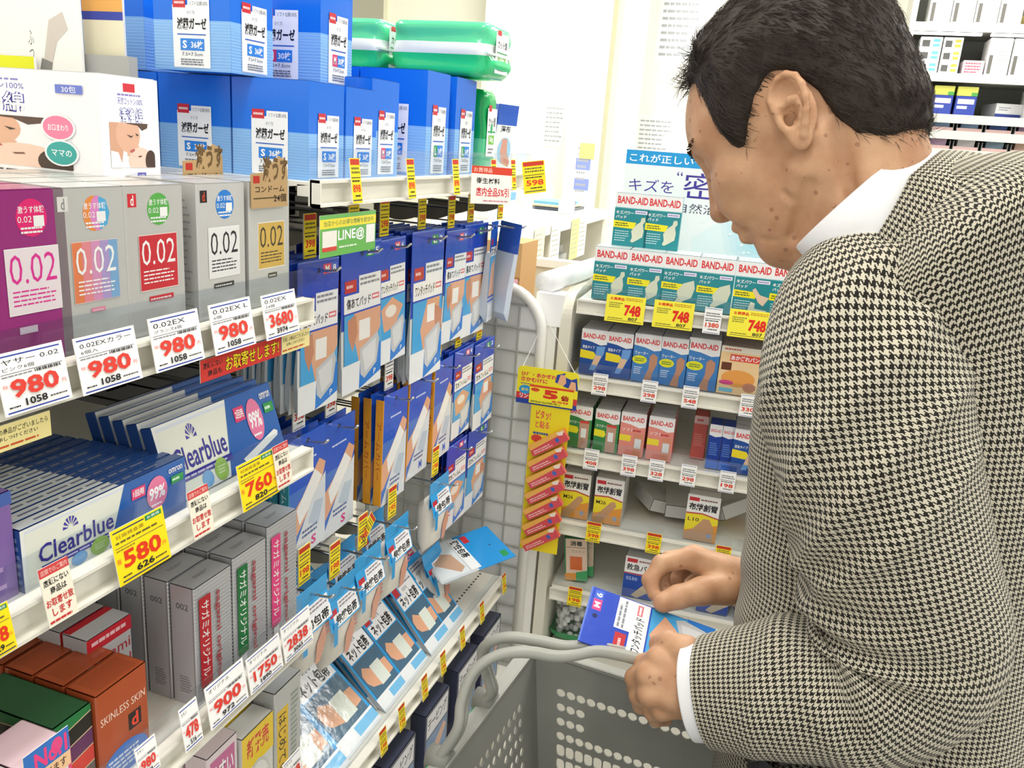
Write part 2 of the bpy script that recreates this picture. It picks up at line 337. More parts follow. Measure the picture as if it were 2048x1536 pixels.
for key, bg, args, m in [('thin_purple', '#8f2f73', ('', '#f02f7e', '#f7ecf2', '#e93fa2', '#8f2f73', None, False, (.3, .75, .52, .79, '#f0d6e8')), 'gloss_card'),
                         ('thin_multi', '#c9cac6', ('', '#f59a52', '#fff', '#ffffff', '#e8e8e4', None, True, (.42, .72, .62, .745, '#e88fae'), '#9a9a9a'), 'foil'),
                         ('thin_red', '#c9c8c4', ('', '#62b956', '#d5353f', '#ffffff', '#dc3640', None, False, (.34, .72, .76, .755, '#d5353f')), 'foil'),
                         ('thin_white', '#cfcecb', ('', '#2f86de', '#f2f2f2', '#2c2c30', '#2b2424', None, False, (.3, .72, .72, .755, '#4a4540'), '#e04a30'), 'foil'),
                         ('thin_gold', '#cfcfca', ('', None, '#dcb75c', '#4a4334', '#a01f24', True, False, (.44, .72, .66, .76, '#57513c')), 'foil')]:
    fr = pr_thin(*args)
    make_carton(key, 'slim_carton', W1, D1, H1, bg, dict(front=fr, left=lambda P: P.fine(.15, .1, .85, .9, 16, '#a9a9ac', 2, .3)), m, 'box')
x1 = FX-.016-.002-D1/2
for key, pL, nm in [('thin_purple', 48, 'purple slim carton with pink round badge, left end of the shelf'), ('thin_multi', 178, 'silver slim carton with orange to blue panel'), ('thin_red', 308, 'silver slim carton with red panel and green badge'),
                ('thin_white', 443, 'silver slim carton with white panel and blue badge'), ('thin_gold', 540, 'silver slim carton with gold panel at the shelf end')]:
    y = atX(pL, 382, x1+D1/2)[1]
    for k in range(4):
        put(key, (x1-k*(D1+.002), y+(k*.0015), S1+.003), PI/2, nm if k == 0 else nm.split(' slim')[0]+' slim carton with '+nm.split('with ')[1].split(' ')[0]+' '+nm.split('with ')[1].split(' ')[1]+', '+('second', 'third', 'last')[k-1]+' in its row', 'slim cartons on the top near shelf')
# kraft pop cards standing among the slim cartons
def pr_kraft(P):
    P.m = 'paper'; P.r(.0, .35, 1, 1, '#b99a6e'); P.t('激うす', .3, .0, 1, .5, '#6d5536', .04); P.r(.05, .38, .22, .52, '#b8342c'); P.t('コンドーム', .1, .58, .9, .7, '#2e261c', .01); P.r(.05, .8, .7, .82, '#4a3d2b'); P.t('24個', .6, .74, .95, .9, '#2e261c', .01)
for k, (u, v, xx, lab) in enumerate([(540, 378, x1+D1/2+.004, 'kraft card with black lettering clipped on the gold-panel carton'), (408, 352, x1-.06, 'kraft card sticking up behind the silver cartons')]):
    q = atX(u, v, xx); mb = MB(); s = .03
    mb.faces([(-s, 0, 0), (s, 0, 0), (s, 0, .035), (s*.9, 0, .046), (s*.5, 0, .05), (s*.2, 0, .044), (-s*.2, 0, .042), (-s*.3, 0, .034), (-s, 0, .033),
              (-s, .001, 0), (s, .001, 0), (s, .001, .035), (s*.9, .001, .046), (s*.5, .001, .05), (s*.2, .001, .044), (-s*.2, .001, .042), (-s*.3, .001, .034), (-s, .001, .033)],
             [tuple(range(9)), tuple(range(9, 18))[::-1]]+[(i, (i+9), (i+1) % 9+9, (i+1) % 9) for i in range(9)], '#b99a6e', 'paper')
    pr_kraft(Print(mb, (-s, 0, 0), (2*s, 0, 0), (0, 0, .05), 'paper')); o = mb.build('display_card', None, (xx, q[1], q[2]-.018), (0, 0, PI/2)); setp(o, lab, 'card')
# cotton wipes carton
def pr_cotton(P, wide=True):
    P.r(0, 0, 1, 1, '#f7f7f9')
    if wide: x0, x1_, tx0, tx1, ty = .10, .86, .28, .64, .08
    else: x0, x1_, tx0, tx1, ty = .14, .90, .30, .72, .08
    if not wide: P.r(.4, .06, .6, .14, '#d4333f'); ty = .15
    else: P.r(.13, .05, .2, .12, '#d4333f')
    P.fine(tx0, ty, tx1, ty+.035, 1, '#8a83c8', 3); P.t('天然コットン100%', tx0, ty+.04, tx1, ty+.11, '#6f6ac0', 0); P.t('清浄綿', tx0+.02, ty+.13, tx1, ty+.33, '#3f3fa6', .06); P.t('清浄綿', tx0+.025, ty+.135, tx1-.005, ty+.325, '#eef0fb', .01)
    yb = .44 if wide else .43; b0, b1, t1 = x0, x1_, .92 if wide else .86
    S = lambda a, b: (b0+(b1-b0)*a, yb+(t1-yb)*b)
    def el(cx, cy, rx, ry, c, a0=0, a1=360, clip=True):
        pts = []
        for k in range(25):
            t = math.radians(a0+(a1-a0)*k/24); x, y = cx+rx*math.cos(t), cy+ry*math.sin(t); pts.append(S(min(max(x, 0), 1), min(max(y, 0), 1)))
        P.p(pts, c)
    P.p([S(0, 0), S(1, 0), S(1, 1), S(0, 1)], '#eef0f3'); P.p([S(0, 0), S(.34, 0), S(.30, .5), S(.24, .9), S(0, .7)], '#d4a286'); el(.40, .26, .27, .40, '#dfb095'); P.p([S(.38, .5), S(.58, .42), S(.64, .52), S(.52, .72), S(.36, .74)], '#dfb095')
    P.p([S(.34, 0), S(.86, 0), S(.84, .10), S(.72, .16), S(.62, .05), S(.4, .02)], '#5c473c'); el(.66, .84, .27, .30, '#f0cdbb'); el(.90, .86, .13, .26, '#4a3830'); P.p([S(.44, .70), S(.56, .58), S(.64, .64), S(.56, .76)], '#f0cdbb')
    P.p([S(.42, .62), S(.52, .57), S(.54, .62), S(.46, .67)], '#b9625e'); P.p([S(.36, .25), S(.46, .29), S(.52, .27), S(.46, .33)], '#4a3b35'); P.p([S(.56, .22), S(.64, .26), S(.6, .29)], '#4a3b35'); P.p([S(.6, .74), S(.68, .72), S(.69, .75), S(.62, .77)], '#7a5548'); P.p([S(0, .62), S(.16, .66), S(.26, 1), S(0, 1)], '#f6f2f4')
    if wide:
        for cx, cy, c, t in ((.13, .50, '#6b58b4', 'おしりふき'), (.15, .72, '#ee9350', '赤ちゃんに'), (.80, .52, '#ee86a8', 'お口まわり'), (.81, .76, '#3fa9a4', 'ママの')): P.c(cx, cy, .085, .125, '#f7f7f9'); P.c(cx, cy, .075, .11, c); P.t(t, cx-.05, cy-.03, cx+.05, cy+.03, '#ffffff', .01)
        P.r(.80, .12, .93, .2, '#6f7fd2'); P.t('30包', .83, .13, .9, .19, '#ffffff'); P.fine(.06, .95, .62, .98, 1, '#444', 3)
    else: P.r(.45, .91, .57, .97, '#e9e9f5'); P.r(.57, .91, .72, .97, '#5a5ab8'); P.t('30包', .59, .92, .7, .96, '#ffffff'); P.fine(.06, .975, .6, .99, 1, '#444', 3)
yc = atX(207, 363, -.6)[1]; ye = atX(322, 363, -.6)[1]; hc = 1.4785-ST
wd = ye-yc; dp = .235
make_carton('cotton', 'cotton_wipes_carton', wd, dp, hc, '#eeeef0', dict(front=lambda P: pr_cotton(P, False), left=pr_cotton), 'card', 'box', lid='#e2e2e4')
put('cotton', (-.6-dp/2, yc+wd/2, ST), PI/2, 'white carton printed with a mother kissing a baby')
# ---- blue gauze cartons
def pr_gauze(lt, lc, n, frac=.60, lab=(.30, .78, .30, .86)):
    def f(P):
        y0 = .42
        P.r(0, frac*0, 1, y0+.1, '#1a74e8'); P.r(0, y0+.1, 1, 1, '#84bbf4')
        for i in range(16): P.r(.0, y0+.12+i*.029, 1, y0+.126+i*.029, '#a6cdf7')
        a, b, t, u = lab; w_ = b-a; h_ = u-t
        P.r(a, t+.06*h_, b, u, '#f6f7fa'); P.r(a+.42*w_, t-.03*h_, b, t+.2*h_, '#f6f7fa'); P.r(a+.02*w_, t-.05*h_, a+.36*w_, t+.1*h_, '#d2323c'); P.fine(a+.06*w_, t-.01*h_, a+.33*w_, t+.06*h_, 1, '#f7d9d9', 1)
        P.t('ソフトな綿100%', a+.46*w_, t, b-.04*w_, t+.07*h_, '#555c70'); P.t('タイプII', a+.4*w_, t+.14*h_, a+.6*w_, t+.2*h_, '#8890a0')
        P.t('滅菌ガーゼ', a+.12*w_, t+.25*h_, b-.08*w_, t+.43*h_, '#17181c', .03); P.r(a+.12*w_, t+.49*h_, b-.1*w_, t+.507*h_, '#2f62c4')
        P.r(a+.2*w_, t+.56*h_, a+.45*w_, t+.74*h_, lc); P.r(a+.45*w_, t+.56*h_, b-.15*w_, t+.74*h_, '#2f86e2'); P.t(lt, a+.26*w_, t+.59*h_, a+.38*w_, t+.71*h_, '#ffffff', .03); P.t(n+'枚', a+.49*w_, t+.59*h_, b-.18*w_, t+.71*h_, '#ffffff', .02)
        P.t('7.5×7.5cm', a+.24*w_, t+.77*h_, b-.2*w_, t+.82*h_, '#4a4e58'); P.fine(a+.2*w_, t+.86*h_, b-.15*w_, t+.97*h_, 3, '#6d7380', 3)
    return f
def gauze(key, lt, lc, n, w_, d_, h_):
    f1 = pr_gauze(lt, lc, n, lab=(.24, .84, .34, .97)); f2 = pr_gauze(lt, lc, n, lab=(.26, .74, .34, .97))
    make_carton(key, 'gauze_carton', w_, d_, h_, '#1a74e8', dict(front=f1, left=f2), 'gloss_card', 'box', lid='#1053ab')
yA = .822
gauze('gS', 'S', '#2f86e2', '36', .073, .098, .104); gauze('gM', 'M', '#e03a6c', '30', .073, .115, .120); gauze('gL', 'L', '#2f9a56', '24', .076, .105, .142)
GG = 'blue gauze cartons stacked on the top shelf'; xs = FX-.03-.098/2; z0 = ST+.003
put('gS', (xs, yA+.036, z0), PI/2, 'blue S gauze carton at the near front corner of the shelf', GG)
put('gS', (xs, yA+.036+.0775, z0), PI/2, 'blue S gauze carton, second along the shelf front', GG)
for k in range(1, 4): put('gS', (xs-.1*k-.002, yA+.038, z0), PI/2, ['', 'blue S gauze carton on the shelf directly right of the white baby carton', 'blue S gauze carton behind the white baby carton, standing lower', 'blue S gauze carton behind the white baby carton, deepest on the shelf'][k], GG)
for k in range(1, 3): put('gS', (xs-.1*k-.002, yA+.036+.0775, z0), PI/2, ['', 'blue S gauze carton in the second row behind the front corner', 'blue S gauze carton hidden in the second row at the back'][k], GG)
yM = .985+.038
put('gM', (-.545-.0575, yM, z0), PI/2, 'blue M gauze carton standing behind the two front S cartons', GG); put('gM', (-.545-.0575-.118, yM, z0), PI/2, 'blue M gauze carton standing deeper behind the front M carton', GG)
# upper tier
zt = z0+.1055
pu = atX(463, 163, -.60)
put('gS', (-.60-.049, atX(463, 160, -.60)[1]+.0365, zt), PI/2, 'blue S gauze carton on the upper tier beside the baby carton', GG)
put('gM', (-.585-.0575, atX(640, 157, -.585)[1]+.0365, zt+.001), PI/2, 'blue M gauze carton on the upper tier, nearest the green packs', GG)
put('gM', (-.585-.0575-.118, atX(640, 157, -.585)[1]+.03, zt+.001), PI/2, 'blue M gauze carton on the upper tier between two others', GG)
put('gM', (-.76-.0575, .875, zt+.001), PI/2, 'blue M gauze carton on the upper tier, farthest from the aisle', GG)
for k, (a, b) in enumerate([(852, 908), (910, 965)]):
    ya = atX(a, 250, -.53)[1]; put('gL', (-.53-.0525, ya+.038+(0 if k == 0 else .0), z0), PI/2, ['tall blue L gauze carton, left of the pair by the green packs', 'tall blue L gauze carton, right of the pair by the green packs'][k], GG)
put('gL', (-.53-.0525-.107, atX(852, 250, -.53)[1]+.038, z0), PI/2, 'tall blue L gauze carton behind the left front L carton', GG)
# ---- green cotton packs (soft film)
def pillow(mb, w_, d_, h_, colf, m='film', n=10, puff=.3, amp=.002, seed=1):
    """soft pack: superellipsoid box with crumples; colf(u,v,side)->colour"""
    rn = np.random.RandomState(seed); ph = rn.rand(6)*6
    V = []; N = n*2; R = 10
    F = []
    for j in range(N+1):
        tt = 2*j/N-1; vv = math.asin(max(-1, min(1, math.copysign(abs(tt)**(1/puff), tt))))
        for i in range(4*n):
            uu = i/(4*n)*2*PI
            f = lambda t, e: math.copysign(abs(t)**e, t)
            e = puff; x = f(math.cos(vv), e)*f(math.cos(uu), e); y = f(math.cos(vv), e)*f(math.sin(uu), e); z = f(math.sin(vv), e)
            k = 1+amp/ max(h_, .02)*(math.sin(7*x+ph[0]+5*z)+math.sin(9*y+ph[1])*math.sin(8*z+ph[2]))
            V.append((x*w_/2*k, y*d_/2*k, (z+1)/2*h_))
    for j in range(N):
        for i in range(4*n): a = j*4*n+i; b = j*4*n+(i+1) % (4*n); F.append((a, b, b+4*n, a+4*n))
    for f_ in F:
        c = np.mean([V[k] for k in f_], 0); mb.faces([V[k] for k in f_], [(0, 1, 2, 3)], colf(c[0]/w_, c[1]/d_, c[2]/h_), m)
def merge_smooth(o, dist=1e-5):
    import bmesh
    bm = bmesh.new(); bm.from_mesh(o.data); bmesh.ops.remove_doubles(bm, verts=bm.verts, dist=dist); bm.to_mesh(o.data); bm.free()
    o.data.polygons.foreach_set('use_smooth', [True]*len(o.data.polygons)); return o
GR1, GR2 = '#12b562', '#7fe3b4'
def green_pack(loc, rot, label, lying=False, L=.165):
    e = empty('cotton_pack', loc, 0, label, 'pack', 'green cotton packs on the top shelf', rot=rot)
    if lying:   # long along local x, end face towards +x... printed end
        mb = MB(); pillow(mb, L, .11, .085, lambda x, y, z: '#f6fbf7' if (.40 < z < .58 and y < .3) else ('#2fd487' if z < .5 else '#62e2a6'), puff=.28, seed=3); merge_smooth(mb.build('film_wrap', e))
    else:
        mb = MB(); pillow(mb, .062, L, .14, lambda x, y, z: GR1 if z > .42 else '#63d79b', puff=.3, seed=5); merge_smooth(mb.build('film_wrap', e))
    mb = MB()
    if lying: P = Print(mb, (L/2+.0012, -.028, .012), (0, .056, 0), (0, 0, .062), 'card')
    else: P = Print(mb, (-.020, -L/2-.0012, .028), (.042, 0, 0), (0, 0, .082), 'card')
    P.r(0, .06, 1, 1, '#f6f7fa'); P.r(.1, 0, .4, .12, '#d2323c'); P.t('カット綿', .15, .22, .85, .42, '#17181c', .02); P.r(.1, .5, .9, .53, '#2b9a52'); P.r(.2, .58, .8, .76, '#7ac143'); P.t('50g', .3, .61, .7, .73, '#ffffff', .02); P.fine(.2, .82, .8, .95, 2, '#888', 1); mb.build('label_print', e)
    # crimped end seam
    mb = MB()
    if lying: mb.box(L/2-.004, L/2+.002, -.06, .06, .036, .039, '#e6f7ee', 'film')
    else: mb.box(-.034, .034, -L/2+.002, -L/2+.005, -.002, .001, '#2aa866', 'film')
    mb.build('seam', e); return e
yg = atX(967, 250, -.535)[1]
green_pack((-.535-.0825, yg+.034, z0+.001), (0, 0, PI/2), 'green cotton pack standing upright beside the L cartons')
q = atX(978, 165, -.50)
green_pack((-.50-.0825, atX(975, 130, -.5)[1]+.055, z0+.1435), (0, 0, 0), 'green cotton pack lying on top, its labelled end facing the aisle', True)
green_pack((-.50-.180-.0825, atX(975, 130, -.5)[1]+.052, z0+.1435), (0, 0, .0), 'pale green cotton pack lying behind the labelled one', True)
# ---- test-kit cartons, silver cartons
def pr_clear(kind):
    def f(P):
        P.r(0, 0, 1, 1, '#f1f3ee'); P.r(.02, .04, .98, .97, '#dfe6f0')
        P.r(.02, .08, .6, .95, '#eef0e2'); P.p([(.58, 0), (1, 0), (1, 1), (.47, 1)], '#2563b4')
        for i in range(7):
            a = -PI*.95+i*PI*.9/6; P.p([(.255+.01*math.cos(a), .30+.05*math.sin(a)), (.255+.042*math.cos(a-.15), .30+.19*math.sin(a-.15)), (.255+.042*math.cos(a+.15), .30+.19*math.sin(a+.15))], '#4a3fa8')
        P.t('Clearblue', .08, .36, .50, .66, '#3b3599', .012); P.r(.09, .70, .52, .79, '#3b3599'); P.fine(.11, .72, .5, .77, 1, '#cfcbee', 3)
        P.c(.29, .88, .045, .11, '#6aa8df'); P.c(.41, .84, .055, .15, '#9cc654'); P.fine(.38, .78, .45, .9, 3, '#d7ecb5', 4)
        P.r(.62, .16, .71, .36, '#e83f76'); P.t('1回用' if kind == 1 else '2回用', .63, .2, .7, .32, '#ffffff', .02)
        P.c(.79, .42, .072, .30, '#ee7fa8'); P.t('99%', .735, .30, .845, .54, '#ffffff', .03); P.fine(.745, .6, .835, .66, 1, '#ffffff', 5)
        P.t('omron', .875, .10, .975, .19, '#ffffff', .01); P.r(.89, .26, .98, .40, '#2f9c4b'); P.fine(.9, .29, .97, .37, 1, '#e8ffe8', 2)
        if kind == 2: P.p([(.60, .86), (.70, .80), (.93, .66), (.96, .70), (.95, .76), (.72, .90), (.62, .93)], '#f4f5f2')
    return f
make_carton('clear1', 'test_kit_carton', .178, .0125, .052, '#2a4f92', dict(front=pr_clear(1), top=lambda P: (P.r(0, .0, .55, 1, '#dfe4e6', 'gloss_card'), P.fine(.1, .2, .9, .7, 1, '#7a8198', 3, .5)), left=lambda P: P.fine(.1, .1, .9, .9, 6, '#7d93c2', 2)), 'gloss_card')
make_carton('clear2', 'test_kit_carton', .182, .014, .078, '#2a4f92', dict(front=pr_clear(2), top=lambda P: P.r(0, 0, .5, 1, '#dfe4e6', 'gloss_card')), 'gloss_card')
yA1 = .601-.089; GT = 'test kit cartons standing in rows on the second near shelf'
ORD = ['', 'second', 'third', 'fourth', 'fifth', 'sixth', 'seventh', 'eighth', 'ninth', 'tenth', 'eleventh', 'twelfth']
for k in range(11):
    put('clear1', (-.527-k*.0145, yA1-.0016*k, S2+.003), (0, 0, PI/2), 'blue and white single test carton, front of its row' if k == 0 else 'single test carton, %s behind the front one of its row' % ORD[k], GT)
for k in range(5):
    put('clear2', (-.535-k*.0185, .684+.002*k, S2+.003), (-.30, 0, PI/2), 'blue and white double test carton leaning back, front of its row' if k == 0 else 'leaning double test carton, %s from the front of its row' % ORD[k], GT)
make_carton('violet', 'violet_carton', .075, .05, .085, '#8a6cb0', dict(front=lambda P: (P.r(0, 0, 1, .12, '#4d6bb8'), P.fine(.1, .4, .9, .9, 6, '#c9a8d8', 2))), 'gloss_card')
put('violet', (-.55, .385, S2+.003), PI/2, 'violet carton left of the test kit cartons')
# silver cartons on the third shelf
def pr_silver(c, t='ナチュラル'):
    def f(P):
        for i in range(30): P.r(0, .02+i*.032, 1, .028+i*.032, '#b3b4b8')
        P.r(.10, .10, .40, .86, c); P.t('サガミオリジナル', .16, .14, .36, .78, '#ffffff', .01, rot=1); P.r(.16, .87, .34, .95, '#e9e9ec')
        P.t('sagami original', .52, .12, .68, .90, '#b23a48', .02, rot=1)
    return f
for key, c, h in [('silver_red', '#c8202f', .137), ('silver_green', '#0f7a3c', .142), ('silver_pink', '#f2468e', .152)]:
    make_carton(key, 'silver_carton', .058, .030, h, '#c7c8cc', dict(front=pr_silver(c), left=lambda P: (P.t('002', .25, .14, .75, .19, '#6c6c70', .01), P.fine(.3, .75, .8, .9, 7, '#8d8d92', 2), P.r(.9, 0, .97, 1, '#a9aaae')), top=lambda P: P.fine(.3, .4, .7, .6, 2, '#8a8a8e', 1)), 'foil')
GS = 'silver cartons on the third near shelf'
for key, y, lab in [('silver_red', .637, 'red'), ('silver_green', .698, 'green'), ('silver_pink', .759, 'pink')]:
    for k in range(5): put(key, (-.537-k*.032, y, S3+.003), PI/2, 'silver carton with %s label, %s of its row' % (lab, 'front' if k == 0 else ORD[k]), GS)
make_carton('redgrey', 'grey_carton', .055, .030, .112, '#c3c3c6', dict(front=lambda P: (P.r(0, 0, 1, .14, '#c8202f'), P.fine(.1, .03, .9, .1, 1, '#f4c6cc', 1), P.t('sagami', .1, .2, .95, .33, '#b23a48', .01), P.t('original', .1, .36, .95, .46, '#b23a48', .01), P.t('002', .15, .52, .95, .78, '#b23a48', -.005)), top=lambda P: P.r(0, 0, 1, .28, '#c8202f', 'card')), 'card')
for k in range(5): put('redgrey', (-.590-k*.032, .552, S3+.003), PI/2, 'grey carton with red top edge, %s of its row' % ('front' if k == 0 else ORD[k]), 'grey cartons on the third near shelf')
make_carton('orange', 'orange_carton', .060, .034, .098, '#b0532f', dict(front=lambda P: (P.t('SKINLESS SKIN', .06, .26, .94, .34, '#f2dccb', -.003), P.r(.58, .42, .84, .60, '#2a1c1a'), P.t('d', .64, .44, .78, .58, '#e8452c', .03), P.c(.5, .84, .45, .16, '#3f7fd6'), P.r(.05, .84, .95, 1, '#3f7fd6'), P.fine(.15, .76, .8, .95, 4, '#e6eefb', 3)), top=lambda P: P.r(.1, .1, .9, .9, '#a54c2a')), 'gloss_card')
for k in range(4): put('orange', (-.538-k*.036, .510, S3+.003), PI/2, 'copper orange carton, %s of its row' % ('front' if k == 0 else ORD[k]), 'orange cartons on the third near shelf')
def pr_stripe(P):
    ys = [0, .16, .34, .52, .70, .86, 1]; cs = ['#2d7d45', '#2e2b27', '#6b3b62', '#d9483e', '#6f6560', '#2d7d45']
    for a, b, c in zip(ys, ys[1:], cs): P.p([(0, a), (1, max(0, a-.08)), (1, b-.08 if b < 1 else 1), (0, b)], c); P.p([(0, b-.012), (1, b-.092 if b < 1 else .99), (1, b-.08 if b < 1 else 1), (0, b)], '#d8c79a')
make_carton('stripe', 'striped_carton', .040, .10, .094, '#2d5c3a', dict(front=pr_stripe, left=pr_stripe), 'gloss_card')
put('stripe', (-.575, .458, S3+.003), PI/2, 'carton with green, purple and red stripes left of the orange carton'); 
def pr_pink(P):
    P.r(0, 0, 1, 1, '#f6eef1'); P.r(0, 0, .08, 1, '#e85a86'); P.r(.93, 0, 1, 1, '#e85a86'); P.fine(.3, .1, .8, .16, 1, '#e85a86', 2); P.r(.28, .28, .70, .60, '#e2447c'); P.fine(.33, .38, .65, .5, 3, '#f4b8cd', 3); P.fine(.2, .7, .85, .9, 4, '#e88aa8', 5)
make_carton('pink', 'pink_carton', .046, .05, .098, '#f1d3dd', dict(front=pr_pink, left=pr_pink), 'gloss_card')
put('pink', (-.528, .412, S3+.003), PI/2, 'pink and white carton at the lower left with a number one card'); put('pink', (-.585, .392, S3+.003), PI/2, 'pink and white carton behind the one with the number one card')
def pr_no1(P): P.m = 'paper'; P.r(0, 0, 1, .62, '#3f78c6'); P.c(.72, .28, .13, .2, '#e8548c'); P.t('No.1', .22, .12, .95, .58, '#f04a86', .03); P.r(0, .62, 1, 1, '#f3c79a'); P.t('売れてます', .1, .68, .9, .92, '#3b2a22', .01)
for x, y, lab in [(-.501, .412, 'blue card reading No.1 clipped on the pink carton'), (-.558, .392, 'blue card reading No.1 on the rear pink carton')]:
    tag(pr_no1, .042, .036, (x, y, S3+.078 if x > -.55 else S3+.088), (0, 0, PI/2), lab, name='number_card', cat='card')
# lowest visible near shelf
def pr_ring(c, t):
    def f(P): P.r(0, 0, 1, .3, '#f2cf2e'); P.t('新発売', .15, .05, .85, .22, '#d9362e', .02); P.c(.5, .62, .44, .34, '#c9ccc9'); P.c(.5, .62, .40, .31, '#e6e7e3'); P.t(t, .2, .44, .85, .68, '#5d615c', -.01); P.c(.3, .86, .2, .1, c)
    return f
make_carton('ring1', 'white_carton', .060, .03, .165, '#d9d9d6', dict(front=pr_ring('#7fb28a', '0.03'), left=lambda P: P.fine(.2, .1, .8, .9, 12, '#b0b0b0', 2)), 'gloss_card')
make_carton('ring2', 'white_carton', .052, .03, .18, '#e6d7dc', dict(front=lambda P: (P.r(.1, .05, .9, .3, '#c8689a'), P.t('うすい', .15, .1, .85, .25, '#ffffff', .02), P.c(.5, .6, .4, .2, '#f1f1ee'), P.t('0.01', .2, .5, .8, .68, '#6d6d70')), left=lambda P: P.fine(.2, .1, .8, .9, 12, '#c0a0b0', 2)), 'gloss_card')
make_carton('tallgrey', 'silver_carton', .056, .032, .185, '#c6c8c8', dict(front=lambda P: (P.r(.08, .16, .5, .9, '#eec63a'), P.t('はじめての0.03', .14, .2, .42, .85, '#4a3d20', .01, rot=1), P.fine(.6, .1, .9, .9, 20, '#9aa89e', 3)), left=lambda P: P.r(.55, .1, 1, .95, '#e8eaea')), 'foil')
for key, x, y, lab in [('ring2', -.54, .648, 'pale carton with magenta label on the fourth shelf'), ('ring1', -.537, .708, 'white carton with grey ring and yellow band on the fourth shelf'), ('tallgrey', -.537, .768, 'tall silver carton with yellow label on the fourth shelf')]:
    put(key, (x, y, S4+.003), PI/2, lab); put(key, (x-.034, y, S4+.003), PI/2, lab+', rear copy')
    put(key, (x-.068, y, S4+.003), PI/2, lab+', third copy')
# ---------------------------------------------------------------- pouches on peg hooks
def pouch_body(w, h, th, hdr, hf, body, spine=None):
    mb = MB(); a = w/2; zt, zm, zb = 0, -h*hf, -h; t0 = .0012
    mb.hexa([(-a, 0, zm), (a, 0, zm), (a, t0, zm), (-a, t0, zm), (-a, 0, zt), (a, 0, zt), (a, t0, zt), (-a, t0, zt)], hdr, 'film')
    k = (zm-zb)*.12; b = a*.94
    for z0_, z1_, ta, tb, c in ((zb, zb+k, t0, th, body), (zb+k, zb+(zm-zb)*.45, th, th, body), (zb+(zm-zb)*.45, zm, th, t0 if hf > .3 else th*.6, hdr if hf < .3 else body)):
        mb.hexa([(-a, 0, z0_), (a, 0, z0_), (b, ta, z0_), (-b, ta, z0_), (-a, 0, z1_), (a, 0, z1_), (b, tb, z1_), (-b, tb, z1_)], c, 'film')
    if spine: mb.box(-a-.0015, -a+.0005, -.0005, th, zb+.003, zt-.004, spine, 'gloss_card')
    return mb
def make_pouch(key, w, h, th, hdr, hf, body, fr, spine=None, name='dressing_pouch', spt=None):
    def mk():
        e = empty(name); e['category'] = 'pouch'
        pouch_body(w, h, th, hdr, hf, body).build('film_wrap', e)
        mb = MB(); fr(Print(mb, (-w/2, -.0001, -h), (w, 0, 0), (0, 0, h), 'film')); mb.build('front_print', e)
        if spine:
            mb = MB(); mb.box(-w/2-.0015, -w/2+.0002, -.0008, th, -h+.003, -.006, spine, 'gloss_card')
            P = Print(mb, (-w/2-.0015, th, -h+.003), (0, -th-.0008, 0), (0, 0, h-.01), 'gloss_card'); P.t('アームカバー', .2, .2, .8, .75, spt or '#b8402a', 0, rot=1); mb.build('side_strip', e)
        return e
    PROTO[key] = [mk, None, (w, th, h)]
SKIN, SKIN2 = '#e2ab8a', '#c98b6c'
def pr_pad(title, size, num, scol, photo=0, yb=.36):
    def f(P):
        P.r(0, 0, 1, .56, '#2248bf'); P.r(0, .0, 1, .012, '#5b78d8')
        P.r(.60, .035, .80, .10, scol); P.r(.80, .035, .96, .10, '#3f66d2'); P.t(size, .65, .045, .75, .09, '#ffffff', .02); P.t(num, .84, .045, .92, .09, '#ffffff', .02)
        P.c(.5, .07, .035, .018, '#0d1c55')
        P.r(.08, .235, .36, .315, '#c2303a'); P.fine(.12, .255, .33, .295, 1, '#f1c5c5', 2)
        P.r(.42, .215, .98, .30, '#eef0f3'); P.fine(.45, .225, .95, .29, 2, '#8a8d96', 5); P.r(.06, .30+.03, .98, .45, '#f3f4f6'); P.r(.42, .29, .98, .34, '#f3f4f6')
        P.t(title, .12, .355, .72, .425, '#1c1d22', .02); P.r(.75, .36, .94, .40, '#e27a86'); P.fine(.77, .365, .92, .395, 1, '#ffffff', 1); P.r(.06, .452, .98, .462, '#2f55c4')
        P.r(.06, .462, .98, .80, '#49a8e2')
        if photo == 0: P.p([(.3, .462), (.98, .462), (.98, .6), (.7, .8), (.42, .8), (.28, .6)], SKIN); P.p([(.14, .5), (.34, .47), (.38, .6), (.26, .72), (.16, .62)], SKIN2); P.r(.42, .52, .70, .66, '#f4f2ee')
        elif photo == 1: P.p([(.5, .462), (.9, .462), (.86, .8), (.4, .8), (.3, .66)], SKIN); P.p([(.7, .5), (.98, .56), (.98, .7), (.78, .66)], SKIN2); P.r(.5, .5, .74, .62, '#f6f3ee')
        else: P.p([(.1, .55), (.5, .47), (.9, .56), (.6, .72), (.2, .74)], SKIN); P.c(.45, .58, .2, .05, '#f2e9dc')
        P.r(0, .80, 1, 1, '#e9ecee'); P.p([(.45, .80), (1, .72), (1, .93), (.42, 1)], '#2d7fd6'); P.p([(.44, .72), (.9, .64), (.95, .70), (.88, .86), (.56, .94), (.46, .90)], '#c6c9cc'); P.p([(.5, .74), (.86, .68), (.84, .84), (.58, .9)], '#dcdedf'); P.t('P', .8, .9, .86, .94, '#ffffff')
    return f
make_pouch('padM', .092, .19, .007, '#2248bf', .46, '#d5dadd', pr_pad('傷あてパッド', 'M', '8', '#e04468'))
make_pouch('padL', .108, .20, .007, '#2248bf', .46, '#d5dadd', pr_pad('傷あてパッド', 'L', '5', '#1f8f57', 0))
make_pouch('oneM', .086, .18, .007, '#2248bf', .46, '#d5dadd', pr_pad('ワンタッチパッド', 'M', '6', '#e04468', 2))
make_pouch('oneL', .118, .235, .007, '#2248bf', .42, '#d5dadd', pr_pad('ワンタッチパッド', 'L', '3', '#1f8f57', 1))
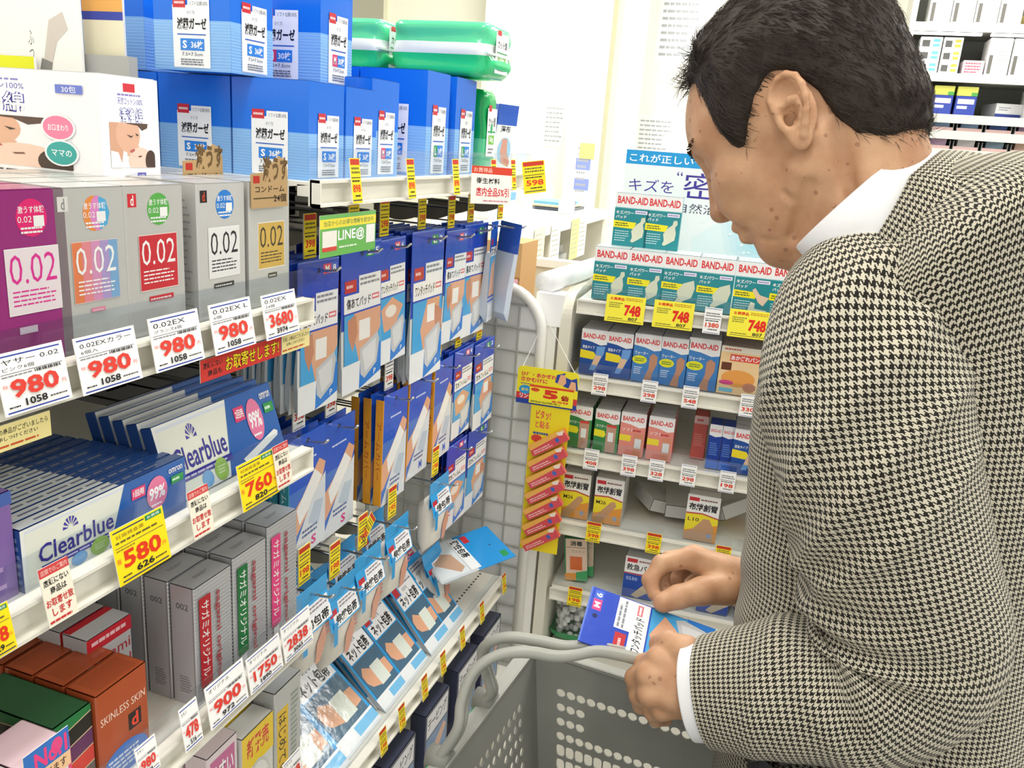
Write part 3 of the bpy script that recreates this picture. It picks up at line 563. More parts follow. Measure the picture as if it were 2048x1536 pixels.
make_pouch('filmM', .090, .165, .006, '#2248bf', .42, '#d5dadd', pr_pad('防水フィルム', 'M', '4', '#e04468', 2))
make_pouch('filmL', .100, .17, .006, '#2248bf', .42, '#d5dadd', pr_pad('防水フィルム', 'L', '2', '#1f8f57', 1))
def pr_arm(foot=0):
    def f(P):
        P.r(0, 0, 1, .42, '#2358c8'); P.r(0, .42, 1, 1, '#4a76c8'); P.c(.5, .06, .05, .018, '#0d1c55'); P.fine(.3, .2, .75, .23, 1, '#cfdcf8', 1)
        P.p([(.82, .26), (1, .32), (.9, .46), (.5, .66), (.1, .84), (0, .86), (0, .62), (.35, .5)], SKIN); P.p([(.70, .33), (.90, .42), (.6, .6), (.28, .72), (.2, .58)], '#f0efec')
        P.p([(.62, .56), (1, .4), (1, 1), (0, 1), (.2, .86)], '#d9dee4'); P.p([(.5, .75), (.7, .6), (.95, .62), (.8, .82)], '#bccad8')
        P.fine(.35, .78, .8, .86, 2, '#5a6a9a', 3); P.t('S' if foot == 0 else 'M', .6, .88, .74, .96, '#d2418a' if foot == 0 else '#2a5fc8', .03)
    return f
make_pouch('armS', .088, .168, .012, '#2358c8', .2, '#b9d4e0', pr_arm(0), '#3b9aa8', spt='#e6f2f4')
make_pouch('armM', .080, .178, .012, '#2358c8', .2, '#d8cdb8', pr_arm(1), '#f0a432')
def pr_sky(title, chip='#e5457a'):
    def f(P):
        P.r(0, 0, 1, 1, '#2f9fe0'); P.c(.5, .05, .05, .02, '#0d3a66'); P.r(.62, .05, .84, .12, chip); P.r(.84, .05, .96, .12, '#ffffff'); P.fine(.65, .065, .82, .105, 1, '#ffffff', 1)
        P.r(.06, .24, .26, .33, '#c2303a'); P.r(.30, .19, .94, .28, '#eef0f3'); P.fine(.33, .20, .9, .27, 2, '#9a8d96', 5); P.r(.06, .34, .94, .48, '#f6f7f9'); P.r(.30, .27, .94, .36, '#f6f7f9')
        P.t(title, .12, .34, .86, .465, '#1b1b1f', .03); P.t('のびる', .4, .285, .6, .325, '#333', .01); P.r(.06, .48, .94, .49, '#2aa0e4')
        P.r(.06, .49, .94, .86, '#4c6e88'); P.p([(.1, .62), (.22, .56), (.42, .62), (.94, .64), (.94, .78), (.4, .80), (.18, .76), (.1, .70)], SKIN); P.p([(.42, .60), (.76, .60), (.76, .81), (.42, .81)], '#dfe6dd')
        P.r(.0, .86, 1, 1, '#eef2f5'); P.r(.45, .88, 1, .96, '#7cc3ef')
    return f
make_pouch('net1', .105, .200, .010, '#2589cf', .3, '#cfd5da', pr_sky('ネット包帯')); make_pouch('net2', .083, .178, .010, '#2589cf', .3, '#cfd5da', pr_sky('ネット包帯'))
make_pouch('sky3', .085, .17, .008, '#2589cf', .35, '#cfd5da', pr_sky('伸縮包帯', '#2d9a54'))
def pr_slimtag_part(parent, price, yellow, w_=.027, h_=.054, tz=0):
    mb = MB(); mb.box(-w_/2, w_/2, 0, .0016, 0, h_, '#d9d2b8', 'plastic'); pr_slim(price, yellow)(Print(mb, (-w_/2, 0, 0), (w_, 0, 0), (0, 0, h_), 'paper')); return mb.build('price_tag', parent)
HK = 'chrome peg hooks of the hanging pouch rows'
def hook(y, z, label, price='398', yellow=True, xt=-.535, tagx=-.585, rot=0):
    e = empty('peg_hook', (-.955, y, z), 0, label, 'hook', HK)
    L = xt+.955; LT = tagx+.955
    mb = MB(); mb.tube([(0, 0, 0), (L*.7, 0, 0), (L-.02, 0, -.001), (L-.006, 0, .001), (L, 0, .006)], .0019, '#c9ccd0'); mb.build('wire', e, smooth=True)
    mb = MB(); mb.tube([(0, 0, .045), (LT-.004, 0, .045), (LT, 0, .040)], .0017, '#8d8f92'); mb.tube([(0, .012, .045), (LT-.03, .012, .045)], .0017, '#8d8f92'); mb.build('upper_wire', e, smooth=True)
    mb = MB(); mb.box(-.003, .0, -.02, .02, -.012, .058, '#9a9a98', 'cream_metal'); mb.build('hook_plate', e); mb = MB()
    n = 9; xs_ = [LT-.085+.085*i/n for i in range(n+1)]
    for i in range(n):
        f_ = lambda t: .012*math.sin(t*PI)+.006; a, b = f_(i/n), f_((i+1)/n)
        mb.hexa([(xs_[i], .004, .04-a), (xs_[i+1], .004, .04-b), (xs_[i+1], .0055, .04-b), (xs_[i], .0055, .04-a), (xs_[i], .004, .046), (xs_[i+1], .004, .046), (xs_[i+1], .0055, .046), (xs_[i], .0055, .046)], '#8f8b7c', 'plastic')
    mb.build('tag_holder', e)
    t = pr_slimtag_part(e, price, yellow); t.location = (LT+.002, 0, .012); t.rotation_euler = (rot, 0, PI/2)
    return e
KN = {'padM': 'blue medium pad pouch', 'padL': 'blue large pad pouch', 'oneM': 'blue medium touch pad pouch', 'oneL': 'blue large touch pad pouch', 'filmM': 'blue medium film pouch', 'filmL': 'blue large film pouch', 'armS': 'blue arm cover pouch with teal edge', 'armM': 'blue arm cover pouch with orange edge', 'sky3': 'sky blue stretch bandage pouch'}
def stack(key, yc, zt, n, x, where, sway=.003, price='398', yellow=True, pitch=None, hk=True, tagx=None):
    w_, th, h = PROTO[key][2]; pt = pitch or th+.0035
    rn = random.Random(int(yc*1000)+int(zt*100))
    for k in range(n):
        nm = '%s %s, front' % (KN[key], where) if k == 0 else '%s %s, behind front' % (KN[key], where)
        put(key, (x-k*pt, yc+rn.uniform(-1, 1)*sway*(k > 0), zt+rn.uniform(-1, 0)*.002), (rn.uniform(-.02, .03), rn.uniform(-.02, .02), PI/2+rn.uniform(-.03, .03)), nm, 'pouches hanging %s' % where)
    if hk: hook(yc, zt-.012, 'peg hook of the pouches %s' % where, price, yellow, xt=x+.03, tagx=tagx or x-.015)
zr1 = 1.308
stack('padM', .893, 1.293, 9, -.56, 'on the nearest top hook', price='398')
stack('padL', .997, 1.306, 7, -.56, 'below the green sign', price='398')
stack('oneM', 1.088, 1.304, 5, -.563, 'on the third top hook', price='298')
stack('oneL', 1.205, 1.306, 14, -.56, 'in the thick top row stack', price='398')
stack('padM', 1.318, 1.300, 7, -.56, 'right of the thick stack', price='398')
stack('padL', 1.415, 1.303, 5, -.565, 'at the far end of the top row', price='398')
def pr_tape(P): P.r(0, 0, 1, .3, '#2f5fc8'); P.c(.5, .05, .07, .02, '#0d1c55'); P.r(.1, .17, .35, .23, '#c2303a'); P.r(.1, .25, .95, .34, '#f3f4f6'); P.t('防水', .15, .26, .9, .33, '#1b1b1f', .02); P.r(.05, .34, .95, .74, '#3fa3e0'); P.p([(.3, .44), (.8, .36), (.95, .74), (.1, .74)], SKIN); P.r(.05, .74, .95, .76, '#2248bf'); P.r(.05, .78, .95, .80, '#2248bf'); P.r(.05, .82, .95, 1, '#dfe6ee')
make_pouch('tape', .052, .185, .014, '#3a66c8', .3, '#c9d3e2', pr_tape)
put('tape', (-.553, 1.475, 1.303), (0, .03, PI/2+.15), 'narrow blue tape pouch beside the twisted one on the top row'); put('tape', (-.535, 1.515, 1.300), (.05, -.06, PI/2+1.2), 'narrow tape pouch twisted on the farthest hook of the top row'); hook(1.512, 1.292, 'farthest peg hook of the top row', '398', True, xt=-.505, tagx=-.56)
stack('armS', .870, 1.078, 5, -.56, 'on the nearest middle hook', price='398', yellow=False)
stack('armS', .962, 1.068, 3, -.57, 'on the second middle hook', price='398', yellow=False)
stack('armM', 1.112, 1.070, 3, -.56, 'in the first orange edged stack', price='398', yellow=False, pitch=.02)
stack('armM', 1.200, 1.078, 3, -.56, 'right of the first orange edged stack', price='398', yellow=False, pitch=.02)
stack('armM', 1.290, 1.080, 2, -.56, 'left of the middle row film pouches', price='398', yellow=True, pitch=.02)
stack('filmM', 1.378, 1.082, 4, -.56, 'in the far middle row', price='398')
stack('filmL', 1.480, 1.076, 4, -.56, 'at the far end of the middle row', price='398')
stack('filmM', 1.37, .905, 4, -.56, 'in the far third row', price='398')
stack('filmL', 1.475, .905, 4, -.56, 'at the far end of the third row', price='398')
# bandage rolls in header bags
def make_rollbag(key, col, title):
    def mk():
        e = empty('bandage_roll_bag'); e['category'] = 'pouch'; w_ = .078
        mb = MB(); mb.hexa([(-w_/2, 0, -.045), (w_/2, 0, -.045), (w_/2, .001, -.045), (-w_/2, .001, -.045), (-w_/2, 0, 0), (w_/2, 0, 0), (w_/2, .001, 0), (-w_/2, .001, 0)], col, 'film')
        mb.build('header_card', e)
        mb = MB(); V = []; R = .021; n = 16; pr = [(-.125, .3), (-.12, .85), (-.11, 1), (-.06, 1), (-.05, .9), (-.035, .35)]
        prof = [(-.132, .95, .08), (-.124, 1, .5), (-.112, 1, .95), (-.055, 1, 1), (-.046, 1, .8), (-.036, 1, .25), (-.03, 1, .04)]
        for z, a, b in prof:
            for i in range(n): t = 2*PI*i/n; V.append((w_/2*.92*a*math.copysign(abs(math.cos(t))**.7, math.cos(t)), .012-R*b*math.copysign(abs(math.sin(t))**.8, math.sin(t)), z))
        mb.faces(V, [(j*n+i, j*n+(i+1) % n, (j+1)*n+(i+1) % n, (j+1)*n+i) for j in range(len(prof)-1) for i in range(n)]+[tuple(range(n))[::-1], tuple(range(n*(len(prof)-1), n*len(prof)))], '#e9e4da', 'film')
        mb.build('roll', e, smooth=True)
        mb = MB(); P = Print(mb, (-w_*.42, .012-R-.0008, -.118), (w_*.84, 0, 0), (0, 0, .068), 'film'); P.r(0, .0, .16, .55, col); P.p([(.5, .5), (.8, .2), (.86, .55), (.62, .95), (.44, .95)], '#dba08a'); P.fine(.84, .2, .98, .5, 3, '#d06a6a', 2); mb.build('roll_print', e)
        mb = MB(); o_ = np.array((-w_/2, -.0006, -.050)); P = Print(mb, (-w_/2, -.010, -.062), (w_, 0, 0), (0, .0098, .040), 'film')
        P.r(0, 0, 1, 1, col); P.r(.06, .3, .28, .52, '#c2303a'); P.r(.34, .12, .96, .5, '#eef0f3'); P.fine(.38, .16, .92, .42, 2, '#9a8d96', 5); P.r(.14, .5, .98, .95, '#f6f7f9'); P.t(title, .2, .54, .92, .9, '#1b1b1f', .03); mb.build('title_print', e)
        return e
    PROTO[key] = [mk, None, (.072, .04, .13)]
make_rollbag('rollA', '#35a2e2', '伸縮包帯'); make_rollbag('rollB', '#35a2e2', '綿包帯')
def sky_hook(p, z=None, x=-.545, n=2, key='rollA', where='', price='198', rot=0, tilt=0):
    q = atX(p[0], p[1], x)
    for k in range(n): put(key, (x-k*.045, q[1], q[2]-.0), (0, 0, PI/2), 'sky blue bandage roll bag %s' % where if k == 0 else 'sky blue roll bag behind the one %s' % where, 'bandage roll bags')
    hook(q[1], q[2]-.010, 'peg hook with a bandage roll bag %s' % where, price, True, xt=x+.035, tagx=x-.012, rot=rot)
sky_hook((795, 1040), where='hanging on the farthest sky blue hook', price='195')
sky_hook((737, 1100), where='in the middle of its row')
sky_hook((682, 1160), where='hanging left of the middle sky blue one', rot=0)
sky_hook((622, 1172), where='hanging beside the silver cartons', key='rollB')
sky_hook((880, 955), where='hanging left of the far film pouches', key='rollB', n=1)
# a price tag knocked askew
q = atX(718, 1058, -.56); tag(pr_slim('105'), .024, .044, (-.555, q[1], q[2]-.018), (0, .9, PI/2), 'yellow price tag knocked askew below the arm cover pouches', name='price_tag', cat='price tag')
# leaning net bandage pouches on the lower shelf
def lean(key, BLp, BRp, TRp, n, lab, x=-.525):
    b = atX(*BRp, x); a = atX(*BLp, x); yr = b[1]; t = atY(*TRp, yr+.004); w_, th, h = PROTO[key][2]
    ang = math.atan2(x-t[0], max(t[2]-b[2], .02)); ang = max(.15, min(ang, .9)); zb = max(b[2], SL+.004); zz = (zb+h*math.cos(ang)); xx = x-h*math.sin(ang)
    for k in range(n): put(key, (xx-k*(th+.002)/math.cos(ang), yr-w_/2, zz), (-ang, 0, PI/2), lab if k == 0 else lab.replace('front of the', 'behind the front of the'), 'net bandage pouches on the low shelf')
    return (a, b, t, ang)
(lean('net1', (711, 1525), (763, 1458), (667, 1356), 8, 'leaning net bandage pouch, front of the nearest stack on the low shelf'))
(lean('net2', (776, 1433), (817, 1382), (752, 1295), 8, 'leaning net bandage pouch, front of the second stack on the low shelf'))
(lean('net2', (817, 1382), (857, 1332), (790, 1240), 8, 'leaning net bandage pouch, front of the third stack on the low shelf'))
(lean('net2', (871, 1299), (900, 1266), (845, 1178), 8, 'leaning net bandage pouch, front of the fourth stack on the low shelf'))
(lean('net2', (900, 1266), (929, 1230), (877, 1155), 8, 'leaning net bandage pouch, front of the fifth stack on the low shelf'))
(lean('net1', (640, 1600), (700, 1536), (606, 1430), 4, 'leaning net bandage pouch, front of the stack at the bottom edge', x=-.52))
# slim tags on the rails of section 2
def slim_at(px, z0_, x, lab, price, G_, yellow=True, w_=.022, h_=.044, tilt=-.12):
    q = atX(px[0], px[1], x+.001); tag(pr_slim(price, yellow), w_, h_, (x+.004, q[1], z0_), (tilt, 0, PI/2), lab, G_, key=price+str(yellow), name='price_tag', cat='price tag')
GY = 'slim yellow price tags of the gauze shelf'
for i, (u, v) in enumerate([(712, 380), (822, 372), (912, 365), (988, 357), (1027, 355)]): slim_at((u, v), 1.367, FX, 'slim yellow price tag on the gauze shelf rail, %s from the near end' % ['first', 'second', 'third', 'fourth', 'fifth'][i], ['898', '898', '898', '398', '398'][i], GY, h_=.05)
def pr_sale(P): P.m = 'paper'; P.r(0, 0, 1, 1, '#f8f4ec'); P.r(0, 0, 1, .2, '#dc4a35'); P.t('お買得品', .05, .04, .5, .16, '#ffe9d8'); P.t('衛生材料', .12, .3, .7, .46, '#2a2a2c', .02); P.t('店内全品5%引', .12, .55, .94, .8, '#d93a45', .02); P.fine(.3, .88, .95, .95, 1, '#d08a9a', 1)
q = atX(962, 372, FX+.004); tag(pr_sale, .085, .056, (FX+.022, q[1], q[2]-.026), (-.05, .03, PI/2-.45), 'white sale card with red lettering on the gauze shelf rail', name='sale_card', cat='sign')
q = atX(1062, 355, FX+.004); tag(pr_slim('598'), .050, .056, (FX+.018, q[1]-.01, q[2]-.026), (-.1, -.12, PI/2-.6), 'square yellow price card at the far end of the gauze shelf', name='price_card', cat='price card')
GZ = 'slim yellow price tags of the low shelves'
for i, (u, v) in enumerate([(766, 1500), (804, 1432), (850, 1362), (887, 1313), (926, 1260), (966, 1195), (1009, 1155)]): slim_at((u, v), SL-.021, FX, 'slim yellow price tag on the low shelf rail, %s from the near end' % ORD[i+1].replace('second', 'second') if i else 'slim yellow price tag on the low shelf rail, nearest the camera', '198', GZ)
for i, (u, v) in enumerate([(868, 1536), (895, 1480), (935, 1445), (970, 1360), (1003, 1320)]): slim_at((u, v), .309, -.46, 'slim yellow price tag on the bottom rail, %s from the near end' % (ORD[i+1] or 'first'), '298', GZ)
# green sign
def pr_line(P): P.m = 'gloss_card'; P.r(0, 0, 1, 1, '#6bb658'); P.r(0, .10, 1, .32, '#ffe23a'); P.t('当店からのお得な情報を配信中', .06, .14, .95, .27, '#3f8a3a', .01); P.r(.04, .38, .28, .86, '#f1ede6'); P.r(.04, .76, .28, .86, '#d8413a'); P.t('LINE@', .30, .38, .78, .70, '#ffffff', .02); P.fine(.32, .76, .76, .84, 1, '#e6f4e0', 2); P.r(.81, .34, .98, .80, '#f1f1ee')
hang_px(pr_line, (640, 432), (752, 420), (640, 518), 'green hanging sign with white LINE lettering and a yellow band', FX-.002, name='hanging_sign')
# fallen pouch and small pouch on the low shelf
def put_quad(key, A_, B_, C_, lab, group=None):
    # A_ top right of the header, B_ top left, C_ lower right corner
    ex = A_-B_; ex /= np.linalg.norm(ex); hv = A_-C_; hv = hv-ex*(hv@ex); ey = hv/np.linalg.norm(hv); fn = np.cross(ex, ey); m = Matrix([[ex[0], -fn[0], ey[0]], [ex[1], -fn[1], ey[1]], [ex[2], -fn[2], ey[2]]])
    return put(key, tuple((A_+B_)/2), tuple(m.to_euler()), lab, group)
make_pouch('fallen', .115, .165, .008, '#2589cf', .45, '#cfd5da', lambda P: (P.r(0, 0, 1, .5, '#2b95dc'), P.r(.74, .05, .9, .13, '#2d9a54'), P.c(.5, .16, .02, .014, '#3a5a7a'), P.r(.06, .34, .26, .42, '#c2303a'), P.r(.06, .45, .94, .58, '#f0f2f5'), P.t('弾性包帯', .1, .46, .6, .57, '#1b1b1f', .03), P.r(.05, .6, .95, .98, '#dfe6ea'), P.p([(.2, .9), (.4, .66), (.8, .62), (.9, .7), (.5, .95)], '#c9a58c')))
put_quad('fallen', atD(1037, 1117, 1.66), atD(968, 1047, 1.76), atD(948, 1160, 1.60), 'sky blue bandage pouch fallen askew at the far end of the low shelf')
put('rollB', (-.60, 1.36, SL+.135), (-.3, 0, PI/2), 'small pink bandage roll bag standing on the low shelf beside the fallen pouch', 'bandage roll bags')
make_carton('navy', 'navy_carton', .10, .03, .15, '#3f4358', dict(front=lambda P: (P.r(.06, .04, .94, .34, '#d9d9de'), P.t('テーピング', .1, .1, .9, .26, '#2a2a2e', .02), P.r(.06, .36, .94, .95, '#5f7ea6'), P.p([(.1, .9), (.3, .6), (.8, .4), (.9, .5), (.5, .75), (.25, .95)], '#c99a80'))), 'gloss_card')
for i, y in enumerate([.92, 1.05, 1.19, 1.33, 1.46]): put('navy', (-.51, y, .333), PI/2, 'navy support carton on the bottom shelf, %s from the near end' % (ORD[i+1] or 'first'), 'navy support cartons on the bottom shelf')
make_pouch('footp', .065, .115, .012, '#3a66c8', .2, '#e9edf2', lambda P: (P.r(0, 0, 1, 1, '#f3f5f8'), P.r(0, 0, 1, .3, '#3a62c8'), P.r(.1, .3, .9, .42, '#f5f5f6'), P.t('湿布', .2, .31, .7, .41, '#1b1b1f', .02), P.c(.5, .68, .34, .2, '#9fd0ee'), P.p([(.35, .5), (.6, .5), (.66, .7), (.85, .84), (.8, .92), (.4, .86), (.3, .7)], '#d99c86'), P.fine(.1, .92, .5, .97, 1, '#c8402f', 2)))
q = atX(1012, 225, -.53); put('footp', (-.535, q[1]+.03, z0+.117), (.08, 0, PI/2-.2), 'white and blue pouch with a foot picture at the end of the gauze shelf'); put('footp', (-.56, q[1]+.015, z0+.118), (.05, 0, PI/2), 'white and blue foot pouch standing behind the front one')
# ---------------------------------------------------------------- right gondola (faces the camera)
P0 = np.array([-.437, 1.674, 0.0]); UU = np.array([.9974, .0719, 0]); NN = np.array([.0719, -.9974, 0]); RZ = math.atan2(.0719, .9974)
def rg(u, s, z): p = P0+UU*u-NN*s; return (p[0], p[1], z)
def ruz(a, b, s=0): q = atP(a, b, P0-NN*s, NN); return float(np.dot(q-P0, UU)), float(q[2])
RS = [1.141, .977, .808, .640, .474, .29]
g3 = empty('shelving_unit', tuple(rg(0, 0, 0)), RZ, 'cream metal shelving of adhesive bandage cartons facing the camera', 'shelving')
for i, z in enumerate(RS):
    mb = MB(); mb.box(.0, .92, .016, .36, z-.002, z, CREAM, 'cream_metal'); mb.hexa([(0, .016, z-.012), (.92, .016, z-.012), (.92, .34, z-.035), (0, .34, z-.035), (0, .016, z-.002), (.92, .016, z-.002), (.92, .34, z-.002), (0, .34, z-.002)], CREAM, 'cream_metal')
    s = mb.build('shelf', g3)
    mb = MB(); mb.box(.0, .92, .012, .016, z-.027, z+.002, CREAM, 'cream_metal'); mb.box(0, .92, 0, .012, z-.027, z-.023, CREAM, 'cream_metal'); mb.box(0, .92, .002, .012, z-.001, z+.003, CREAM, 'cream_metal'); mb.box(0, .002, 0.001, .014, z-.027, z+.003, CREAM, 'cream_metal'); mb.build('price_rail', s)
    if i < 5: mb = MB(); mb.box(.004, .915, .0165, .018, z+.003, z+.030, '#ffffff', 'clear_plastic'); mb.build('plastic_guard', s)
mb = MB(); mb.box(-.01, .93, .36, .375, .02, 1.2, '#cfccbf', 'cream_metal'); mb.build('back_panel', g3)
mb = MB(); mb.box(0, .92, .03, .36, .0, .27, CREAM, 'cream_metal'); mb.build('plinth', g3)
# curved side frame
mb = MB(); a = .04; pr = [(.37, .0), (.0, .0), (.0, 1.10)]+[(.05-.05*math.cos(t*PI/16), 1.10+.05*math.sin(t*PI/16)) for t in range(1, 9)]+[(.37, 1.175)]
n = len(pr); V = [(-.032, s_, z_) for s_, z_ in pr]+[(-.008, s_, z_) for s_, z_ in pr]
mb.faces(V, [tuple(range(n)), tuple(range(n, 2*n))[::-1]]+[(i, i+n, (i+1) % n+n, (i+1) % n) for i in range(n)], '#e7e3d2', 'cream_metal'); mb.build('side_frame', g3)
# white end post and wire grid panel in the inner corner
pt = empty('corner_post', tuple(rg(-.062, .0, 0)), RZ, 'white square post between the wire grid and the bandage shelving', 'post')
mb = MB(); mb.box(-.024, .024, 0, .05, 0, 1.13, '#f1f0ea', 'cream_metal'); mb.build('post', pt)
mb = MB(); mb.hexa([(-.024, -.002, 1.08), (.03, -.002, 1.08), (.03, .055, 1.08), (-.024, .055, 1.08), (-.024, -.002, 1.148), (.036, -.002, 1.148), (.036, .055, 1.148), (-.024, .055, 1.148)], '#fbfbfa', 'plastic'); mb.build('cap', pt)
gp = empty('wire_grid_panel', (-.60, 1.655, 0), 0, 'white wire grid panel with a rounded top behind the corner post', 'panel')
mb = MB(); X0, X1, Zt, R_ = -.33, .10, 1.155, .09
out = [(X0, .2), (X1, .2), (X1, Zt-R_)]+[(X1-R_+R_*math.cos(t*PI/16), Zt-R_+R_*math.sin(t*PI/16)) for t in range(1, 9)]+[(X0, Zt)]
n = len(out); V = [(x, 0, z) for x, z in out]+[(x, .006, z) for x, z in out]
mb.faces(V, [tuple(range(n)), tuple(range(n, 2*n))[::-1]]+[(i, i+n, (i+1) % n+n, (i+1) % n) for i in range(n)], '#f3f4f3', 'grid_paint'); mb.build('board', gp)
mb = MB(); mb.tube([(x, -.006, z) for x, z in out[1:]], .011, '#f3f2ec', 'cream_metal', 10); mb.build('frame', gp, smooth=True)
mb = MB(); mb.tube([(0, -.004, .2), (0, -.004, Zt-.02)], .0022, '#b4b5b1', 'grid_paint', 6); vm = mb.build('wire', link=False)
mb = MB(); mb.tube([(X0, -.004, 0), (X1-.008, -.004, 0)], .0022, '#b4b5b1', 'grid_paint', 6); hm = mb.build('wire', link=False)
for i in range(8): o = bpy.data.objects.new('wire', vm); COL.objects.link(o); o.parent = gp; o.location = (.048-.05*i, 0, 0 if i else -.02)
for i in range(19): o = bpy.data.objects.new('wire', hm); COL.objects.link(o); o.parent = gp; o.location = (0, 0, .22+.05*i)
# rolled poster lying on the corner
a = np.array(rg(-.075, .02, 1.165)); b = np.array(rg(.02, .30, 1.19)); mb = MB(); mb.tube([a, a*.5+b*.5, b], [.024, .022, .021], '#f7f7f8', 'film', 20); setp(mb.build('plastic_roll', smooth=True), 'white rolled plastic sheet lying on the corner post', 'roll')
# ---- bandage cartons
TEAL = '#1e8a92'
def pr_power(v):
    def f(P):
        P.r(0, 0, 1, .27, '#f4f3f3'); P.r(0, .27, 1, 1, TEAL); P.t('BAND-AID', .06, .06, .94, .2, '#e0393a', .03); P.r(0, .27, 1, .285, '#7fc3c6')
        P.t('キズパワー', .05, .33, .56, .40, '#ffffff', .015); P.t('パッド', .05, .42, .36, .48, '#ffffff', .015); P.r(.60, .31, .95, .375, '#e7e4f4'); P.fine(.63, .325, .92, .36, 1, '#7c6fb4', 1)
        P.p([(0, .52), (.66, .54), (.6, .66), (0, .65)], '#f7e81d'); P.fine(.05, .55, .55, .63, 2, '#4b5a2a', 2); P.fine(.06, .70, .5, .92, 5, '#bfe3e6', 3, .35)
        if v == 0: P.p([(.80, .44), (.90, .43), (.92, .5), (.86, .56), (.90, .68), (.88, .80), (.70, .88), (.60, .92), (.54, .9), (.58, .82), (.54, .7), (.66, .58), (.78, .52)], '#d8dcc4')
        elif v == 1: P.p([(.62, .52), (.9, .45), (.95, .6), (.88, .78), (.7, .84), (.5, .93), (.42, .88), (.5, .8), (.46, .68)], '#d8dcc4')
        else: P.p([(.5, .5), (.58, .46), (.72, .58), (.98, .62), (.84, .78), (.7, .72)], '#e5c9ae'); P.p([(.45, .85), (.5, .72), (.62, .74), (.62, .84), (.96, .86), (.8, .97), (.45, .95)], '#dfe0c9')
    return f
for i in range(3): make_carton('power%d' % i, 'bandage_carton', .071, .022, .108, '#3a9aa0', dict(front=pr_power(i), top=lambda P: P.r(.0, .0, 1, 1, '#f2f3f3'), left=lambda P: P.r(0, 0, 1, .27, '#e8e8e8')), 'gloss_card')
GP = 'teal bandage cartons on the top shelf'
for i, (pa, v) in enumerate([(1191, 0), (1260, 0), (1329, 1), (1400, 1), (1475, 2), (1548, 2), (1625, 0), (1700, 1)]):
    u, _ = ruz(pa, 500+i*6, .03)
    for k in range(3 if i < 6 else 2): put('power%d' % v, rg(u+.036, .03+.011+k*.024, RS[0]+.003), RZ+(.02 if i == 3 else 0), 'teal bandage carton, %s from the left on the top shelf%s' % (['first', 'second', 'third', 'fourth', 'fifth', 'sixth', 'seventh', 'eighth'][i], '' if k == 0 else ', %s in its row' % ORD[k]), GP)
for i, pa in enumerate([1229, 1291]):
    u, z = ruz(pa, 486, .12); put('power0', rg(u+.036, .085, RS[0]+.003+.109), RZ, 'teal bandage carton standing on top of the row, %s one' % ['left', 'right'][i], GP)
def pr_ba(bg, top, txt, wave=True, art=0):
    def f(P):
        P.r(0, 0, 1, 1, bg); P.p([(0, 0), (1, 0), (1, .30), (.75, .33), (.4, .27), (0, .24)], '#f6f5f5'); P.t('BAND-AID', .07, .09, .93, .20, '#de3a3c', .03); P.t(txt, .07, .36, .55, .43, '#ffffff', .01)
        if art == 0: P.p([(0, .46), (.52, .49), (.62, .56), (.52, .66), (0, .64)], '#f6df2c'); P.p([(.62, .36), (.95, .34), (.92, .5), (.60, .9), (.40, .9), (.60, .55)], '#6fa3e2'); P.p([(.60, .56), (.84, .56), (.70, .78), (.48, .78)], '#e8c2a0')
        elif art == 1: P.c(.26, .54, .27, .09, '#e8e62e'); P.fine(.08, .5, .45, .58, 2, '#4c7a3a', 3); P.p([(.62, .44), (.75, .38), (.9, .44), (.9, .6), (.76, .8), (.76, 1), (.44, 1), (.62, .7)], '#c58f72'); P.fine(.08, .68, .4, .85, 4, '#cfe0f6', 4)
        elif art == 2: P.p([(0, .48), (.42, .5), (.48, .58), (.42, .66), (0, .64)], '#f2e82b'); P.p([(.5, .36), (.9, .36), (.9, 1), (.5, 1)], '#c79a86'); P.r(.58, .52, .8, .74, '#eef1f2'); P.r(.5, .34, .9, .40, '#d8473f')
        else: P.r(0, .52, .46, .66, '#f5df3a'); P.p([(.56, .48), (.96, .46), (.9, 1), (.6, 1)], '#dc8f72'); P.r(.62, .58, .88, .8, '#dfe2e4'); P.fine(.5, .36, .95, .44, 1, '#c23a3a', 2)
    return f
make_carton('ba_navy', 'bandage_carton', .055, .03, .098, '#2a56a8', dict(front=pr_ba('#1f4f9f', 0, '救急タイプ')), 'card', lid='#cfcfd4')
make_carton('ba_blue', 'bandage_carton', .057, .03, .102, '#3f7fc2', dict(front=pr_ba('#4283c6', 0, 'ウォーター', art=1)), 'card', lid='#cfcfd4')
make_carton('ba_bluew', 'bandage_carton', .064, .03, .108, '#3f7fc2', dict(front=pr_ba('#4283c6', 0, 'ウォーター', art=1)), 'card', lid='#cfcfd4')
def pr_bread(P): P.r(0, 0, 1, 1, '#f6d3a0'); P.r(0, 0, 1, .12, '#f3ead9'); P.fine(.08, .03, .5, .09, 1, '#c85a3a', 1); P.r(.24, .16, .98, .30, '#e84c3a'); P.t('あかぎれバン', .26, .18, .96, .28, '#ffffff', .03); P.r(.05, .34, .3, .5, '#6b3a26'); P.c(.5, .66, .42, .18, '#f0a552'); P.c(.8, .82, .16, .1, '#c5876b'); P.c(.22, .76, .18, .05, '#d84a8a'); P.r(.06, .88, .4, .96, '#78c4e0')
make_carton('bread', 'bandage_carton', .08, .035, .100, '#f2ddc0', dict(front=pr_bread), 'card', lid='#b8a49a')
make_carton('ba_green', 'bandage_carton', .053, .03, .096, '#2e7d46', dict(front=pr_ba('#3a8a4e', 0, 'タフガード', art=2)), 'card', lid='#cfcfd4')
make_carton('ba_pink', 'bandage_carton', .054, .03, .098, '#e88a7c', dict(front=pr_ba('#e98f82', 0, 'ソフト', art=3), right=lambda P: P.fine(.2, .1, .8, .8, 9, '#a0605a', 1)), 'card', lid='#cfcfd4')
